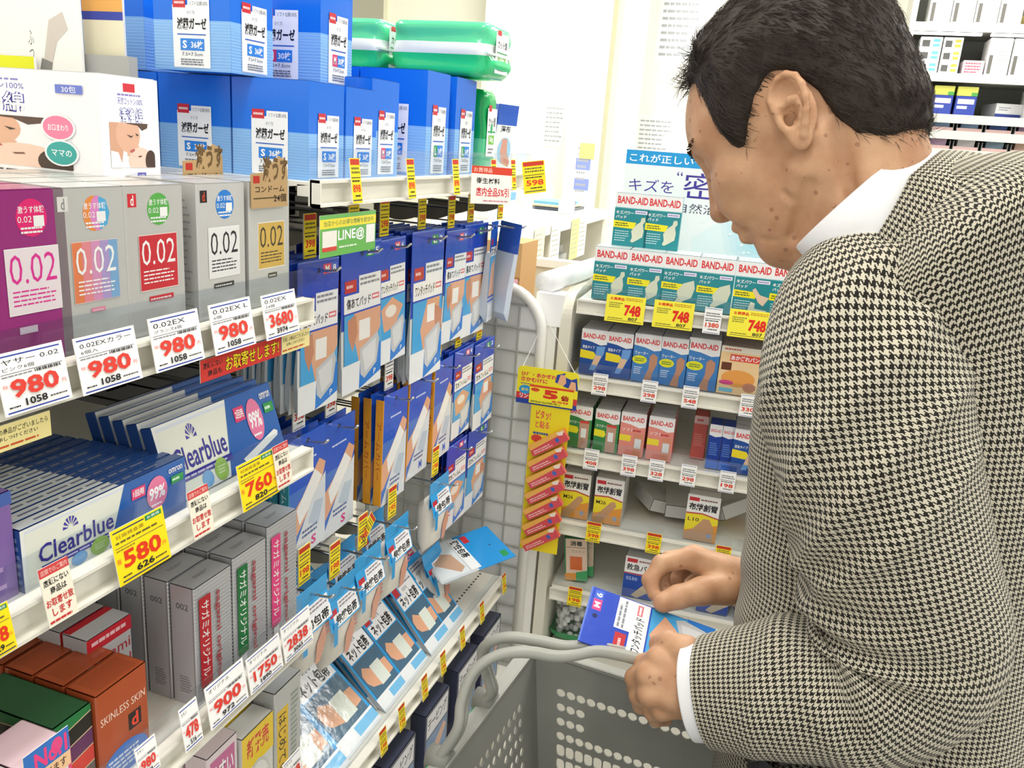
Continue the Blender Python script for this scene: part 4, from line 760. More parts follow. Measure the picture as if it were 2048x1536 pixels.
make_carton('ba_slimnavy', 'slim_bandage_carton', .026, .05, .098, '#1c3f9c', dict(front=lambda P: (P.p([(0, 0), (1, 0), (1, .25), (.5, .28), (0, .24)], '#f0f0f2'), P.t('BAND-AID', .1, .1, .9, .17, '#de3a3c', .02), P.fine(.15, .4, .85, .7, 6, '#5f86cf', 2), P.r(0, .82, 1, 1, '#2f6fd6'))), 'card')
make_carton('ba_slimpink', 'slim_bandage_carton', .030, .05, .098, '#d8665c', dict(front=lambda P: (P.r(0, 0, 1, .18, '#e6c0bb'), P.fine(.2, .05, .8, .14, 1, '#c83a3c', 2), P.fine(.15, .4, .85, .7, 6, '#e89a8c', 2))), 'card')
def row(key, px, v, sh, label, n=3, s=.03, rot=0, GG=None, name=None):
    w_, d_, h_ = PROTO[key][2]; u, _ = ruz(px, v, s)
    for k in range(n): put(key, rg(u+w_/2, s+d_/2+k*(d_+.002), RS[sh]+.003), RZ+rot, label if k == 0 else label+', %s deep' % ORD[k], GG)
G2 = 'bandage cartons on the second shelf'; G3 = 'bandage cartons on the third shelf'; G4 = 'cloth plaster cartons on the fourth shelf'
row('ba_navy', 1161, 700, 1, 'navy and white bandage carton, first from the left on the second shelf', GG=G2); row('ba_navy', 1212, 705, 1, 'navy and white bandage carton, second from the left on the second shelf', GG=G2)
row('ba_blue', 1266, 710, 1, 'light blue bandage carton beside the navy cartons', GG=G2); row('ba_blue', 1320, 715, 1, 'light blue bandage carton between two other light blue ones', GG=G2); row('ba_bluew', 1374, 720, 1, 'wide light blue bandage carton beside the orange one', GG=G2)
row('bread', 1439, 730, 1, 'orange and cream carton with a red title strip', GG=G2); row('ba_blue', 1522, 735, 1, 'light blue bandage carton right of the orange one', GG=G2)
row('ba_green', 1135, 850, 2, 'green bandage carton, left of the two green ones', GG=G3); row('ba_green', 1189, 855, 2, 'green bandage carton, right of the two green ones', GG=G3)
row('ba_pink', 1240, 860, 2, 'salmon bandage carton, left of the two salmon ones', GG=G3); row('ba_pink', 1296, 865, 2, 'salmon bandage carton, right of the two salmon ones', GG=G3)
row('ba_slimpink', 1388, 850, 2, 'slim salmon carton standing alone', n=1, s=.08, GG=G3); row('ba_slimnavy', 1417, 880, 2, 'slim navy carton, left of the pair', n=1, s=.035, GG=G3); row('ba_slimnavy', 1443, 885, 2, 'slim navy carton, right of the pair', n=1, s=.035, GG=G3)
row('ba_navy', 1466, 890, 2, 'navy bandage carton beside the slim navy pair', GG=G3)
def pr_cloth(num, art):
    def f(P):
        P.r(0, 0, 1, 1, '#f4f2ef'); P.r(.05, .06, .36, .14, '#d2323c'); P.fine(.4, .07, .92, .13, 1, '#8a5a5a', 1); P.t('布絆創膏', .06, .18, .94, .34, '#222226', .03)
        P.p([(0, .40), (.5, .38), (1, .45), (1, .48), (.5, .41), (0, .43)], '#c0504a'); P.p([(0, .43), (.5, .41), (1, .48), (1, 1), (0, 1)], '#f3df2f'); P.p([(0, .8), (1, .6), (1, 1), (0, 1)], '#e79a3e'); P.t(num, .08, .50, .42, .58, '#33312a', .01)
        P.p([(.02, .92), (.6, .50), (.74, .49), (.8, .58), (.3, 1), (.02, 1)] if art == 0 else [(0, .88), (.3, .72), (.55, .5), (.74, .5), (.9, .7), (.9, 1), (0, 1)], '#c79a74'); P.c(.78, .86, .07, .05, '#8ea3c8')
    return f
make_carton('cloth20', 'plaster_carton', .063, .03, .108, '#d8d6d2', dict(front=pr_cloth('M26', 0)), 'card'); make_carton('cloth10', 'plaster_carton', .069, .03, .106, '#d8d6d2', dict(front=pr_cloth('L10', 1)), 'card')
row('cloth20', 1122, 1000, 3, 'yellow and white plaster carton at the left end of the fourth shelf', GG=G4); row('cloth20', 1188, 1003, 3, 'yellow and white plaster carton, second on the fourth shelf', GG=G4); row('cloth10', 1370, 1040, 3, 'yellow and white plaster carton with a round plaster print', n=2, GG=G4)
for (pa, pb, r, lab) in [((1262), 1030, (PI/2, .25, .5), 'plaster carton fallen on its face and tilted on the fourth shelf'), (1330, 1035, (PI/2, 0, .1), 'plaster carton lying flat deep on the fourth shelf'), (1462, 1040, (PI/2, -.5, -.6), 'plaster carton fallen askew beside the upright one')]:
    u, z = ruz(pa, pb, .12); put('cloth20', rg(u+.02, .20, RS[3]+.034), (r[0], r[1], r[2]+RZ), lab, G4)
def pr_kyu(P): P.r(0, 0, 1, 1, '#1f4aa8'); P.r(0, 0, 1, .40, '#f4f2f2'); P.r(.06, .05, .4, .14, '#d2323c'); P.fine(.45, .06, .94, .13, 1, '#a06060', 1); P.t('救急バン', .06, .18, .94, .34, '#222226', .02); P.p([(0, .40), (1, .42), (1, .45), (0, .43)], '#c0504a'); P.t('SS30', .08, .5, .45, .58, '#bcd0f4', .01); P.p([(.3, .95), (.8, .55), (1, .6), (1, .75), (.5, 1)], '#cdb89c')
make_carton('kyu', 'first_aid_carton', .068, .03, .100, '#1f4aa8', dict(front=pr_kyu), 'card', lid='#c9c9cc')
row('kyu', 1250, 1130, 4, 'navy and white first aid carton above the cupped hand', n=2, GG='first aid cartons on the fifth shelf'); row('kyu', 1400, 1160, 4, 'navy first aid carton behind the held pouch', n=2, GG='first aid cartons on the fifth shelf'); row('kyu', 1478, 1165, 4, 'navy first aid carton at the right behind the wrist', n=2, GG='first aid cartons on the fifth shelf')
def pr_peach(P): P.r(0, 0, 1, 1, '#e6c9b4'); P.r(0, 0, .06, 1, '#2e8a52'); P.t('消毒', .25, .05, .8, .17, '#1e2420', .03); P.r(.08, .2, .94, .21, '#3a3a3a'); P.t('コットン', .3, .26, .9, .33, '#6a7a66'); P.r(.24, .42, .78, .74, '#d96a2e'); P.p([(.0, .84), (.5, .82), (.5, 1), (0, 1)], '#e79a3e'); P.p([(.5, .8), (1, .74), (1, 1), (.5, 1)], '#4aa86a')
make_carton('peach', 'swab_pack', .052, .025, .105, '#3a8a56', dict(front=pr_peach), 'gloss_card')
u, z = ruz(1122, 1120, .03); put('peach', rg(u+.036, .06, RS[4]+.006), (0, -.10, RZ+.05), 'peach and green swab pack tilted at the left of the fifth shelf'); put('peach', rg(u+.045, .088, RS[4]+.006), (0, -.08, RZ+.05), 'peach and green swab pack behind the front one on the fifth shelf')
# bag of cotton balls
e = empty('cotton_ball_bag', rg(.045, .12, RS[5]+.003), RZ, 'clear bag of white cotton balls with green base on the bottom shelf', 'bag')
mb = MB(); pillow(mb, .12, .12, .17, lambda x, y, z: '#2f9a5a' if z < .18 else '#ffffff', 'clear_plastic', puff=.55, seed=4, amp=.003); 
mb.M = [('film' if c == '#2f9a5a' else 'clear_plastic') for c in mb.C]; merge_smooth(mb.build('bag_film', e))
mb = MB(); rn = random.Random(3)
for i in range(150):
    t = rn.random()*2*PI; r = .045*math.sqrt(rn.random()); c = (r*math.cos(t), r*math.sin(t), .018+rn.random()*.115); R2 = .0085
    V = [(c[0]+R2*math.cos(a_)*math.cos(b_), c[1]+R2*math.sin(a_)*math.cos(b_), c[2]+R2*math.sin(b_)) for b_ in (-1.57, -.6, .6, 1.57) for a_ in [k*PI/3 for k in range(6)]]
    mb.faces(V, [(j*6+k, j*6+(k+1) % 6, j*6+6+(k+1) % 6, j*6+6+k) for j in range(3) for k in range(6)], '#efeeea', 'paper')
o = mb.build('cotton_balls', e, smooth=True); o['kind'] = 'stuff'
# ---- price cards of the right gondola
def rtag(f, px, z, w_, h_, lab, G_, key=None, tilt=-.1, name='price_card', cat='price card'):
    u, _ = ruz(px[0], px[1], 0); tag(f, w_, h_, rg(u+w_/2, -.0045, z), (tilt, 0, RZ), lab, G_, key, name=name, cat=cat)
def pr_748(P):
    P.m = 'paper'; P.r(0, 0, 1, 1, '#fbee4a'); P.t('お買得品', .10, .08, .46, .2, '#e0442a', .04); P.fine(.5, .06, .95, .18, 2, '#c98a2a', 3); P.fine(.08, .26, .45, .48, 3, '#8a8a40', 4)
    P.t('748', .48, .32, .90, .74, '#e5352a', .05); P.t('807', .60, .78, .84, .90, '#2b2b2b', .02); P.r(.06, .92, .95, .935, '#3a3a3a'); P.fine(.08, .83, .56, .88, 1, '#6a6a30', 5)
GC = 'price cards of the bandage shelving'
for i, pa in enumerate([(1212, 610), (1308, 615), (1459, 630), (1545, 640)]): rtag(pr_748, pa, RS[0]-.034, .080, .055, 'yellow price card reading 748, %s from the left on the top shelf' % ['first', 'second', 'third', 'fourth'][i], GC, 'p748')
rtag(pr_slim('1380', False), (1410, 622), RS[0]-.034, .034, .052, 'small white price tag between the yellow 748 cards', GC)
for i, (pa, t) in enumerate([((1185, 765), '298'), ((1284, 775), '298'), ((1366, 783), '548'), ((1482, 795), '330')]): rtag(pr_slim(t, False), pa, RS[1]-.030, .032, .046, 'small white price tag, %s from the left on the second shelf' % ['first', 'second', 'third', 'fourth'][i], GC)
for i, (pa, t) in enumerate([((1168, 915), '408'), ((1244, 920), '398'), ((1299, 930), '328'), ((1363, 935), '298'), ((1441, 945), '198')]): rtag(pr_slim(t, False), pa, RS[2]-.030, .032, .046, 'small white price tag, %s from the left on the third shelf' % ['first', 'second', 'third', 'fourth', 'fifth'][i], GC)
for i, (pa, t) in enumerate([((1173, 1060), '398'), ((1293, 1080), '398'), ((1432, 1095), '298')]): rtag(pr_slim(t), pa, RS[3]-.030, .032, .046, 'small yellow price tag, %s from the left on the fourth shelf' % ['first', 'second', 'third'][i], GC)
rtag(pr_slim('198'), (1136, 1190), RS[4]-.030, .032, .046, 'small yellow price tag on the fifth shelf rail', GC)
# ---- yellow hanging strip with sticks
hs = empty('hanging_display', rg(-.05, -.075, .90), RZ, 'yellow hanging strip board with a row of red bandage sticks, price 5', 'display')
uL, zT = ruz(1037, 730, -.075); uR, zB = ruz(1152, 822, -.075); _, zBB = ruz(1060, 1100, -.075); ox = -.05; oz = .90
def LP(mb, x0, x1, z0_, z1_, y=0, m='card'): return Print(mb, (x0, y, z0_), (x1-x0, 0, 0), (0, 0, z1_-z0_), m)
mb = MB(); xa, xb = uL-ox, uR-ox; r = .008
cs = [(xa, zB-oz), (xb, zB-oz), (xb, zT-oz-r), (xb-r*.3, zT-oz-r*.3), (xb-r, zT-oz), (xa+r, zT-oz), (xa+r*.3, zT-oz-r*.3), (xa, zT-oz-r)]
n = 8; mb.faces([(x, 0, z) for x, z in cs]+[(x, .001, z) for x, z in cs], [tuple(range(8)), tuple(range(8, 16))[::-1]]+[(i, i+8, (i+1) % 8+8, (i+1) % 8) for i in range(8)], '#f6e62a')
P = LP(mb, xa, xb, zB-oz, zT-oz); P.r(0, .70, 1, .87, '#d83a3a'); P.r(0, .87, 1, 1, '#26449c'); P.p([(.62, .32), (.64, .12), (.78, .04), (.76, .14), (.88, .2), (.97, .14), (1, .48), (.8, .42)], '#26449c'); P.p([(.66, .35), (.70, .1), (.78, .1), (.80, .3), (.75, .4)], '#f0b284'); P.p([(.84, .46), (.88, .24), (.95, .26), (.97, .48)], '#f0b284')
P.t('ひび・あかぎれ', .06, .14, .64, .26, '#e0454a', .04); P.t('さかむけに', .06, .28, .5, .40, '#e0454a', .04); P.fine(.06, .44, .28, .48, 1, '#5a4a8a', 1); P.c(.14, .62, .1, .12, '#2f9ad6'); P.t('耐水', .08, .58, .2, .66, '#f6e62a', .02); P.t('リンク', .06, .72, .27, .85, '#ffffff', .03)
mb.build('header_board', hs)
mb = MB(); sa, sb, sb2 = ruz(1048, 1000, -.07)[0]-ox, ruz(1134, 900, -.07)[0]-ox, zBB-oz
mb.box(sa, sb, .0015, .0025, sb2, zB-oz+.002, '#f3dc20'); P = LP(mb, sa, sb, sb2, zB-oz, .0015); P.t('ピタッ!', .14, .03, .52, .09, '#e0454a', .03); P.t('と貼る', .14, .1, .5, .15, '#e0454a', .02); P.fine(.1, .17, .5, .2, 1, '#3a5a9a', 1); P.c(.2, .22, .14, .025, '#d8443a')
mb.build('strip_board', hs)
mb = MB(); mb.box(-.043, .043, -.012, 0, -.0125, .0125, '#e8695a', 'gloss_card', dict(front='#f0b050', top='#f0b050')); P = Print(mb, (-.043, -.0121, -.0125), (.086, 0, 0), (0, 0, .025), 'gloss_card'); P.p([(0, .45), (1, .25), (1, 1), (0, 1)], '#d84a54'); P.fine(.06, .55, .7, .9, 2, '#f4c6b8', 2); P.c(.74, .6, .05, .2, '#3f62b4'); P.p([(.8, 0), (1, .1), (.92, .4), (.82, .3)], '#f4e2d0'); stm = mb.build('bandage_stick', link=False)
H = zB-oz-.03-sb2
for i in range(7):
    o = bpy.data.objects.new('bandage_stick', stm); COL.objects.link(o); o.parent = hs; o.location = ((sa+sb)/2+.004, -.001, sb2+.036+i*H*.122); o.rotation_euler = (0, -.60, .0)
mb = MB(); w5, h5 = (xb-xa)*.72, (zT-zB)*.50; mb.box(xa+(xb-xa)*.22, xa+(xb-xa)*.22+w5, -.003, -.002, zB-oz+.004, zB-oz+.004+h5, '#f8ea3a', 'paper'); P = Print(mb, (xa+(xb-xa)*.22, -.003, zB-oz+.004), (w5, 0, 0), (0, 0, h5), 'paper'); P.r(0, 0, 1, .12, '#e0502e'); P.c(.13, .26, .1, .1, '#e0502e'); P.t('5', .32, .18, .66, .66, '#e0402a', .06); P.t('倍', .72, .36, .90, .66, '#b8332a', .06); P.t('650', .52, .70, .9, .82, '#e0402a', .03); P.fine(.04, .84, .9, .95, 2, '#4a4a30', 2); mb.build('price_sheet', hs)
mb = MB(); top = ruz(1093, 635, .0); tp = (top[0]-ox, .07, top[1]-oz); mb.tube([(xa+.008, 0, zT-oz-.006), tp, (xb-.006, 0, zT-oz-.006)], .0008, '#f4f4f0', 'plastic', 5); mb.build('string', hs)
# ---- header boards above the bandage shelving
def board(name, u0, u1, z0_, z1_, s, f, lab):
    e = empty(name, rg(u0, s, z0_), RZ, lab, 'sign'); mb = MB(); mb.box(0, u1-u0, 0, .003, 0, z1_-z0_, '#f4f6f8', 'paper'); mb.build('panel', e)
    mb = MB(); f(Print(mb, (0, 0, 0), (u1-u0, 0, 0), (0, 0, z1_-z0_), 'gloss_card')); mb.build('printed_face', e); return e
def pr_b1(P):
    P.r(0, 0, 1, 1, '#f5f8fa'); P.r(0, 0, 1, .10, '#1f9bdc'); P.t('これが正しいモイストヒーリングです', .02, .022, 1.0, .082, '#ffffff', .015)
    P.t('キズを', .03, .20, .27, .29, '#46349a'); P.t('“', .28, .13, .31, .16, '#46349a'); P.t('密閉', .32, .13, .70, .32, '#46349a'); P.t('”', .71, .13, .74, .16, '#46349a'); P.t('自然治癒力を活かす', .30, .35, .95, .42, '#4b4760')
    for i in range(12):
        t = i/11; c = '#%02x%02x%02x' % (int(235-110*t), int(246-40*t), int(250-14*t)); P.p([(.30+.4*t*.4+.25, .44), (1, .44), (1, .95-.035*i), (.42-.0*t, .96), (.40+t*.12, .6)], c) if i == 0 else P.p([(.5+.03*i, .44), (1, .44), (1, .92-.03*i), (.55+.03*i, .70-.015*i)], c)
    rn = random.Random(2)
    for i in range(22): P.c(rn.uniform(.42, .98), rn.uniform(.46, .85), .006+.006*rn.random(), .005+.006*rn.random(), '#eefbff', 8)
def pr_b2(P):
    P.r(0, 0, 1, 1, '#f7f8f8'); P.t('BAND-AID', .24, .07, .42, .15, '#dd3a3c', .03); P.t('キズパワーパッド', .45, .05, .85, .16, '#dd3a3c', .01); P.r(.05, .20, 1, .31, '#1f86d6'); P.t('モイストヒーリング製品を選ぶポイント', .1, .22, .95, .29, '#ffffff', .012)
    P.r(.52, .36, .80, .66, '#d9c2cf'); P.p([(.54, .66), (.57, .48), (.6, .42), (.64, .5), (.66, .66)], '#f0ecee'); P.c(.6, .42, .02, .035, '#4a3436'); P.p([(.68, .66), (.70, .5), (.75, .44), (.79, .52), (.8, .66)], '#f5f0f2'); P.c(.745, .43, .02, .035, '#4a3436'); P.fine(.36, .40, .5, .46, 1, '#8a8a8a', 2); P.fine(.5, .72, .95, .78, 1, '#8a8a8a', 3)
board('header_board', ruz(1254, 300, .25)[0], .45, RS[0]+.004, 1.447, .25, pr_b1, 'white and aqua header board with large violet characters left of the man')
board('header_board', .47, .96, RS[0]+.004, 1.462, .25, pr_b2, 'white header board with red and blue lettering right of the man')
# ---------------------------------------------------------------- background
def simple_thing(name, boxes, lab, cat, m='cream_metal', group=None, loc=(0, 0, 0), rz=0):
    e = empty(name, loc, rz, lab, cat, group)
    for nm, b, c, mm in boxes: mb = MB(); mb.box(*b, c, mm or m); mb.build(nm, e)
    return e
# dispensary shelving, back right
YB = 3.7; zs = [1.975, 1.80, 1.655, 1.597, 1.53, 1.455, 1.25, 1.0, .7, .4]
bs = empty('shelving_unit', (.24, YB, 0), 0, 'grey white dispensary shelving at the back right behind the man', 'shelving')
mb = MB(); mb.box(-.02, 1.9, .32, .335, 0, 2.5, '#8d8e86', 'cream_metal'); mb.build('back_panel', bs)
for x in (-.03, .93, 1.89): mb = MB(); mb.box(x, x+.02, .0, .33, 0, 2.5, '#c9c9c0', 'cream_metal'); mb.build('upright', bs)
for z in zs+[2.25]: mb = MB(); mb.box(-.01, 1.89, 0, .32, z-.02, z, '#c4c4bb', 'cream_metal'); mb.box(-.01, 1.89, -.004, 0, z-.028, z+.003, '#c9c9c0', 'cream_metal'); mb.build('shelf', bs)
mt = bpy.data.materials.new('light_strip'); mt.use_nodes = True; b_ = mt.node_tree.nodes['Principled BSDF']; b_.inputs['Emission Color'].default_value = (1, 1, 1, 1); b_.inputs['Emission Strength'].default_value = 4; MATS['light_strip'] = mt
for x0, x1_ in ((-.02, .22), (.25, .9)): mb = MB(); mb.box(x0, x1_, -.01, .01, 1.935, 1.943, '#ffffff', 'light_strip'); mb.build('light_tube', bs)
rn = random.Random(11)
def pr_med(c, seed):
    def f(P): P.r(.1, .25, .45, .8, '#5a5a58'); P.r(.6, .15, .9, .4, c); P.r(.6, .55, .9, .8, c)
    return f
meds = [('medA', .075, .12, .042, '#f2f3f0', pr_med('#6bb8e8', 1)), ('medB', .065, .12, .042, '#f2f3f0', pr_med('#e8b04a', 1)), ('medC', .075, .15, .13, '#f4f4f2', lambda P: (P.r(.08, .45, .25, .95, '#66645f'), P.fine(.5, .3, .9, .6, 3, '#a8a8a8', 2))),
        ('medD', .07, .12, .032, '#c7c75c', lambda P: P.r(.7, .6, 1, 1, '#4f9a4a')), ('medE', .07, .12, .07, '#34459a', lambda P: (P.r(.1, .15, .9, .4, '#e8cfd6'), P.r(.1, .5, .6, .65, '#c9cde8'))), ('medF', .11, .14, .052, '#f1f1f2', lambda P: (P.r(0, .7, 1, 1, '#38479c'), P.fine(.1, .2, .5, .5, 2, '#a0a0b0', 1))),
        ('medG', .07, .12, .05, '#d8c4cc', lambda P: P.fine(.1, .1, .9, .9, 4, '#b05a6a', 3)), ('medY', .15, .15, .05, '#f1dd90', lambda P: P.r(.1, .2, .9, .7, '#f7efc8'))]
for k, w_, d_, h_, c, f in meds: make_carton(k, 'medicine_carton', w_, d_, h_, c, dict(front=f), 'card')
GM = 'medicine cartons on the dispensary shelving'
def med(k, x, zi, n=1, lab=''):
    w_, d_, h_ = PROTO[k][2]
    for i in range(n): put(k, (.24+x+w_/2, YB+.01+d_/2, zs[zi]+i*(h_+.0005)+.0005), 0, lab+(', tier %s from below' % ['one', 'two', 'three'][i] if n > 1 else ''), GM)
med('medA', .02, 1, 3, 'white medicine carton with pale blue marks at the left end'); med('medB', .10, 1, 3, 'white medicine carton with amber marks beside the pale blue ones'); 
for i in range(4): med('medC', .255+i*.08, 1, 1, 'tall white medicine carton, %s from the left on its shelf' % ['first', 'second', 'third', 'fourth'][i])
med('medG', .18, 1, 1, 'small rose carton in front of the tall white ones'); med('medG', .59, 1, 2, 'rose marked carton right of the tall white ones')
for i in range(4): med('medC', .03+i*.078, 0, 1, 'tall white medicine carton on the uppermost shelf, %s from the left' % ['first', 'second', 'third', 'fourth'][i])
med('medY', .36, 0, 1, 'pale yellow framed carton on the uppermost shelf'); med('medY', .53, 0, 1, 'pale yellow framed carton at the right on the uppermost shelf')
med('medG', .02, 2, 2, 'rose medicine carton left of the navy cartons'); med('medE', .10, 2, 1, 'navy medicine carton, left one'); med('medE', .18, 2, 1, 'navy medicine carton, right one')
w_, d_, h_ = PROTO['medE'][2]; put('medD', (.24+.135, YB+.07, zs[2]+.0715), 0, 'olive yellow carton on top of the left navy carton', GM); put('medD', (.24+.215, YB+.07, zs[2]+.0715), 0, 'olive yellow carton on top of the right navy carton', GM)
med('medF', .42, 2, 2, 'white and navy carton in the pair at the right')
put('medF', (.24+.37, YB+.16, zs[2]+.004), (0, -.0, .2), 'white and navy carton lying turned beside the pair', GM)
for r, zi in enumerate((3, 4, 5)):
    for i in range(9):
        c = rn.choice(['#8fa6b8', '#e6e2e4', '#c9a9c8', '#4f6fb0', '#d9ddd8', '#7a7f86', '#e8c4b0', '#9ab8dc']); e = empty('drawer_bin', (.24+.05+i*.098, YB+.05, zs[zi]+.001), 0, 'clear storage bin with small cartons, column %s, %s bin row' % (['one', 'two', 'three', 'four', 'five', 'six', 'seven', 'eight', 'nine'][i], ['upper', 'middle', 'lower'][r]), 'bin', 'storage bins on the dispensary shelving')
        mb = MB(); mb.box(-.042, .042, -.04, -.037, 0, .014, '#c8a8a4', 'plastic'); mb.box(-.044, -.042, -.04, .1, 0, .034, '#8b8d8c', 'plastic'); mb.box(.042, .044, -.04, .1, 0, .034, '#8b8d8c', 'plastic'); mb.build('tray', e)
        mb = MB(); mb.hexa([(-.03, -.02, .001), (.03, -.02, .001), (.034, .05, .001), (-.03, .05, .001), (-.026, -.01, .040), (.032, -.02, .038), (.034, .05, .036), (-.03, .05, .04)], c, 'card'); mb.build('contents', e)
# partition columns, notices, counter (back centre)
for i, (xa, xb, y, c) in enumerate([(-2.3, -1.62, 4.3, '#fbfae9'), (-1.60, -1.17, 4.0, '#fbfaec'), (-1.15, -.99, 3.9, '#fdfcf4'), (-1.0, -.86, 4.05, '#fbfaea'), (-.93, -.28, 4.25, '#fcfbf2')]):
    e = empty('partition_panel', (xa, y, 0), 0, 'cream partition panel behind the counter, %s from the left' % ['first', 'second', 'third', 'fourth', 'fifth'][i], 'panel', 'cream partition panels'); mb = MB(); mb.box(0, xb-xa, 0, .05, 0, 2.6, c, 'paper'); mb.build('board', e)
    mb = MB(); mb.box(-.012, .012, -.015, .06, 0, 2.6, '#efedcf', 'cream_metal'); mb.build('frame', e)
def pr_notice2(c='#9aa0a8', hd=None):
    def f(P):
        P.m = 'paper'; P.r(0, 0, 1, 1, '#fbfbf8')
        if hd: P.r(0, .3, 1, .5, hd); P.r(0, .65, 1, .85, hd)
        P.fine(.1, .08, .9, .92, 8, c, 3, .4)
    return f
for i, (u, v, y, w_, h_, lab, hd) in enumerate([(1310, 275, 4.249, .20, .20, 'white printed notice pinned to the partition beside the man\'s forehead', None), (1165, 340, 3.899, .07, .26, 'notice with blue blocks on the cream column', '#8f9fe0'), (1110, 250, 3.999, .12, .2, 'blank white notice on the middle partition panel', None), (1360, 60, 4.249, .22, .3, 'pale notice behind the man\'s hair', None)]):
    q = atY(u, v, y); tag(pr_notice2('#b0b4ba', hd), w_, h_, (q[0], y, q[2]-h_/2), (0, 0, 0), lab, 'notices on the partition', name='paper_notice', cat='notice')
q = atY(1172, 318, 3.89); tag(lambda P: P.r(0, 0, 1, 1, '#f6ef8a', 'paper'), .07, .07, (q[0], 3.897, q[2]), (0, 0, 0), 'yellow sticky note on the cream column', name='sticky_note', cat='note')
# counter
c0 = atZ(1020, 470, 1.20); c1 = atZ(1222, 420, 1.20); dv = (c1-c0); L = np.linalg.norm(dv); cr = math.atan2(dv[1], dv[0])
ct = empty('counter', (c0[0], c0[1], 0), cr, 'white pharmacy counter receding behind the bandage shelving', 'counter')
L = min(L, 1.75)
mb = MB(); mb.box(.06, L, 0, .34, 1.17, 1.20, '#f6f4ea', 'card'); mb.build('worktop', ct)
mb = MB(); mb.box(.06, L*.42, .03, .05, 0, 1.17, '#efeada', 'card'); mb.build('front_panel', ct)
mb = MB(); mb.box(L-.04, L, .02, .33, 0, 1.17, '#e8e4d4', 'card'); mb.build('side_panel', ct)
mb = MB(); mb.box(L*.42, L, .31, .33, 0, 1.17, '#5a5a58', 'dark'); mb.build('back_board', ct)
dr = empty('drawer_cabinet', tuple(np.array([c0[0], c0[1], 0])+np.array([math.cos(cr)*L*.5, math.sin(cr)*L*.5, 0])), cr, 'grey translucent drawer cabinet under the counter', 'cabinet')
mb = MB(); mb.box(0, .30, .1, .3, .60, 1.08, '#a9aca8', 'plastic'); mb.build('body', dr)
for i in range(5): mb = MB(); mb.box(.01, .29, .08, .1, .62+i*.088, .70+i*.088, '#b9bcb8', 'plastic'); mb.box(.11, .19, .07, .08, .66+i*.088, .672+i*.088, '#e6e8e4', 'plastic'); mb.build('drawer', dr)
def on_counter(t, off, z=1.2005): t = t*.72+.06; p = np.array([c0[0], c0[1], 0])+np.array([math.cos(cr), math.sin(cr), 0])*t+np.array([-math.sin(cr), math.cos(cr), 0])*off; return (p[0], p[1], z)
for i, (t, c, lab) in enumerate([(.30, '#f3f1d0', 'pale yellow note'), (.55, '#fafaf6', 'white printed note'), (.9, '#eef0a0', 'yellow note'), (1.05, '#eef6e8', 'white and green note')]):
    p = on_counter(t, -.003, 1.06); tag(lambda P, c=c: (P.r(0, 0, 1, 1, c, 'paper'), P.fine(.1, .1, .9, .9, 7, '#b8b6a8', 2, .3)), .11, .14, p, (0, 0, cr), lab+' taped to the counter edge', 'notes on the counter edge', name='sticky_note', cat='note')
for i, (t, w_, h_, lab) in enumerate([(.15, .14, .26, 'clear brochure stand at the left of the counter'), (.62, .12, .24, 'clear brochure stand in the middle of the counter')]):
    e = empty('brochure_stand', on_counter(t, .12), cr, lab, 'stand'); mb = MB(); mb.hexa([(0, 0, 0), (w_, 0, 0), (w_, .003, 0), (0, .003, 0), (0, .05, h_), (w_, .05, h_), (w_, .053, h_), (0, .053, h_)], '#ffffff', 'clear_plastic'); mb.box(0, w_, 0, .09, 0, .003, '#ffffff', 'clear_plastic'); mb.build('holder', e)
    mb = MB(); mb.hexa([(.01, .006, .004), (w_-.01, .006, .004), (w_-.01, .008, .004), (.01, .008, .004), (.01, .054, h_-.01), (w_-.01, .054, h_-.01), (w_-.01, .056, h_-.01), (.01, .056, h_-.01)], '#eef0f2', 'paper'); mb.build('brochure', e)
simple_thing('tissue_box', [('body', (0, .12, 0, .1, 0, .06), '#f2f2f0', 'card'), ('lid', (.0, .12, 0, .1, .06, .085), '#6fa4e0', 'card')], 'white and blue box on the counter', 'box', loc=on_counter(.42, .15), rz=cr)
simple_thing('paper_tray', [('paper', (0, .22, 0, .15, .012, .02), '#e8d8b8', 'paper'), ('tray', (-.01, .23, -.01, .16, 0, .01), '#3b4350', 'plastic'), ('folder', (.02, .2, .01, .14, .02, .03), '#6fb2d6', 'card')], 'dark tray of papers at the far end of the counter', 'tray', loc=on_counter(1.25, .1), rz=cr)
e = empty('squeeze_bottle', on_counter(1.5, .25), 0, 'white squeeze bottle at the far end of the counter', 'bottle')
def lathe(mb, pr, col, m='plastic', n=16):
    V = [(r*math.cos(2*PI*k/n), r*math.sin(2*PI*k/n), z) for r, z in pr for k in range(n)]; mb.faces(V, [(j*n+k, j*n+(k+1) % n, (j+1)*n+(k+1) % n, (j+1)*n+k) for j in range(len(pr)-1) for k in range(n)]+[tuple(range(n))[::-1], tuple(range((len(pr)-1)*n, len(pr)*n))], col, m)
mb = MB(); lathe(mb, [(.035, 0), (.037, .01), (.037, .07), (.02, .1), (.012, .105)], '#f2f2ee'); mb.build('bottle', e, smooth=True); mb = MB(); lathe(mb, [(.012, .105), (.008, .13), (.003, .15)], '#d8d8d4'); mb.build('nozzle', e, smooth=True)
e = empty('tape_dispenser', on_counter(1.13, .08), cr, 'white and purple tape dispenser beside the tray', 'dispenser'); mb = MB(); lathe(mb, [(.028, 0), (.03, .01), (.03, .04), (.028, .05)], '#f1eef2'); mb.build('roll', e, smooth=True); mb = MB(); mb.box(.028, .05, -.02, .02, 0, .045, '#5a3f86', 'plastic'); mb.build('holder', e)
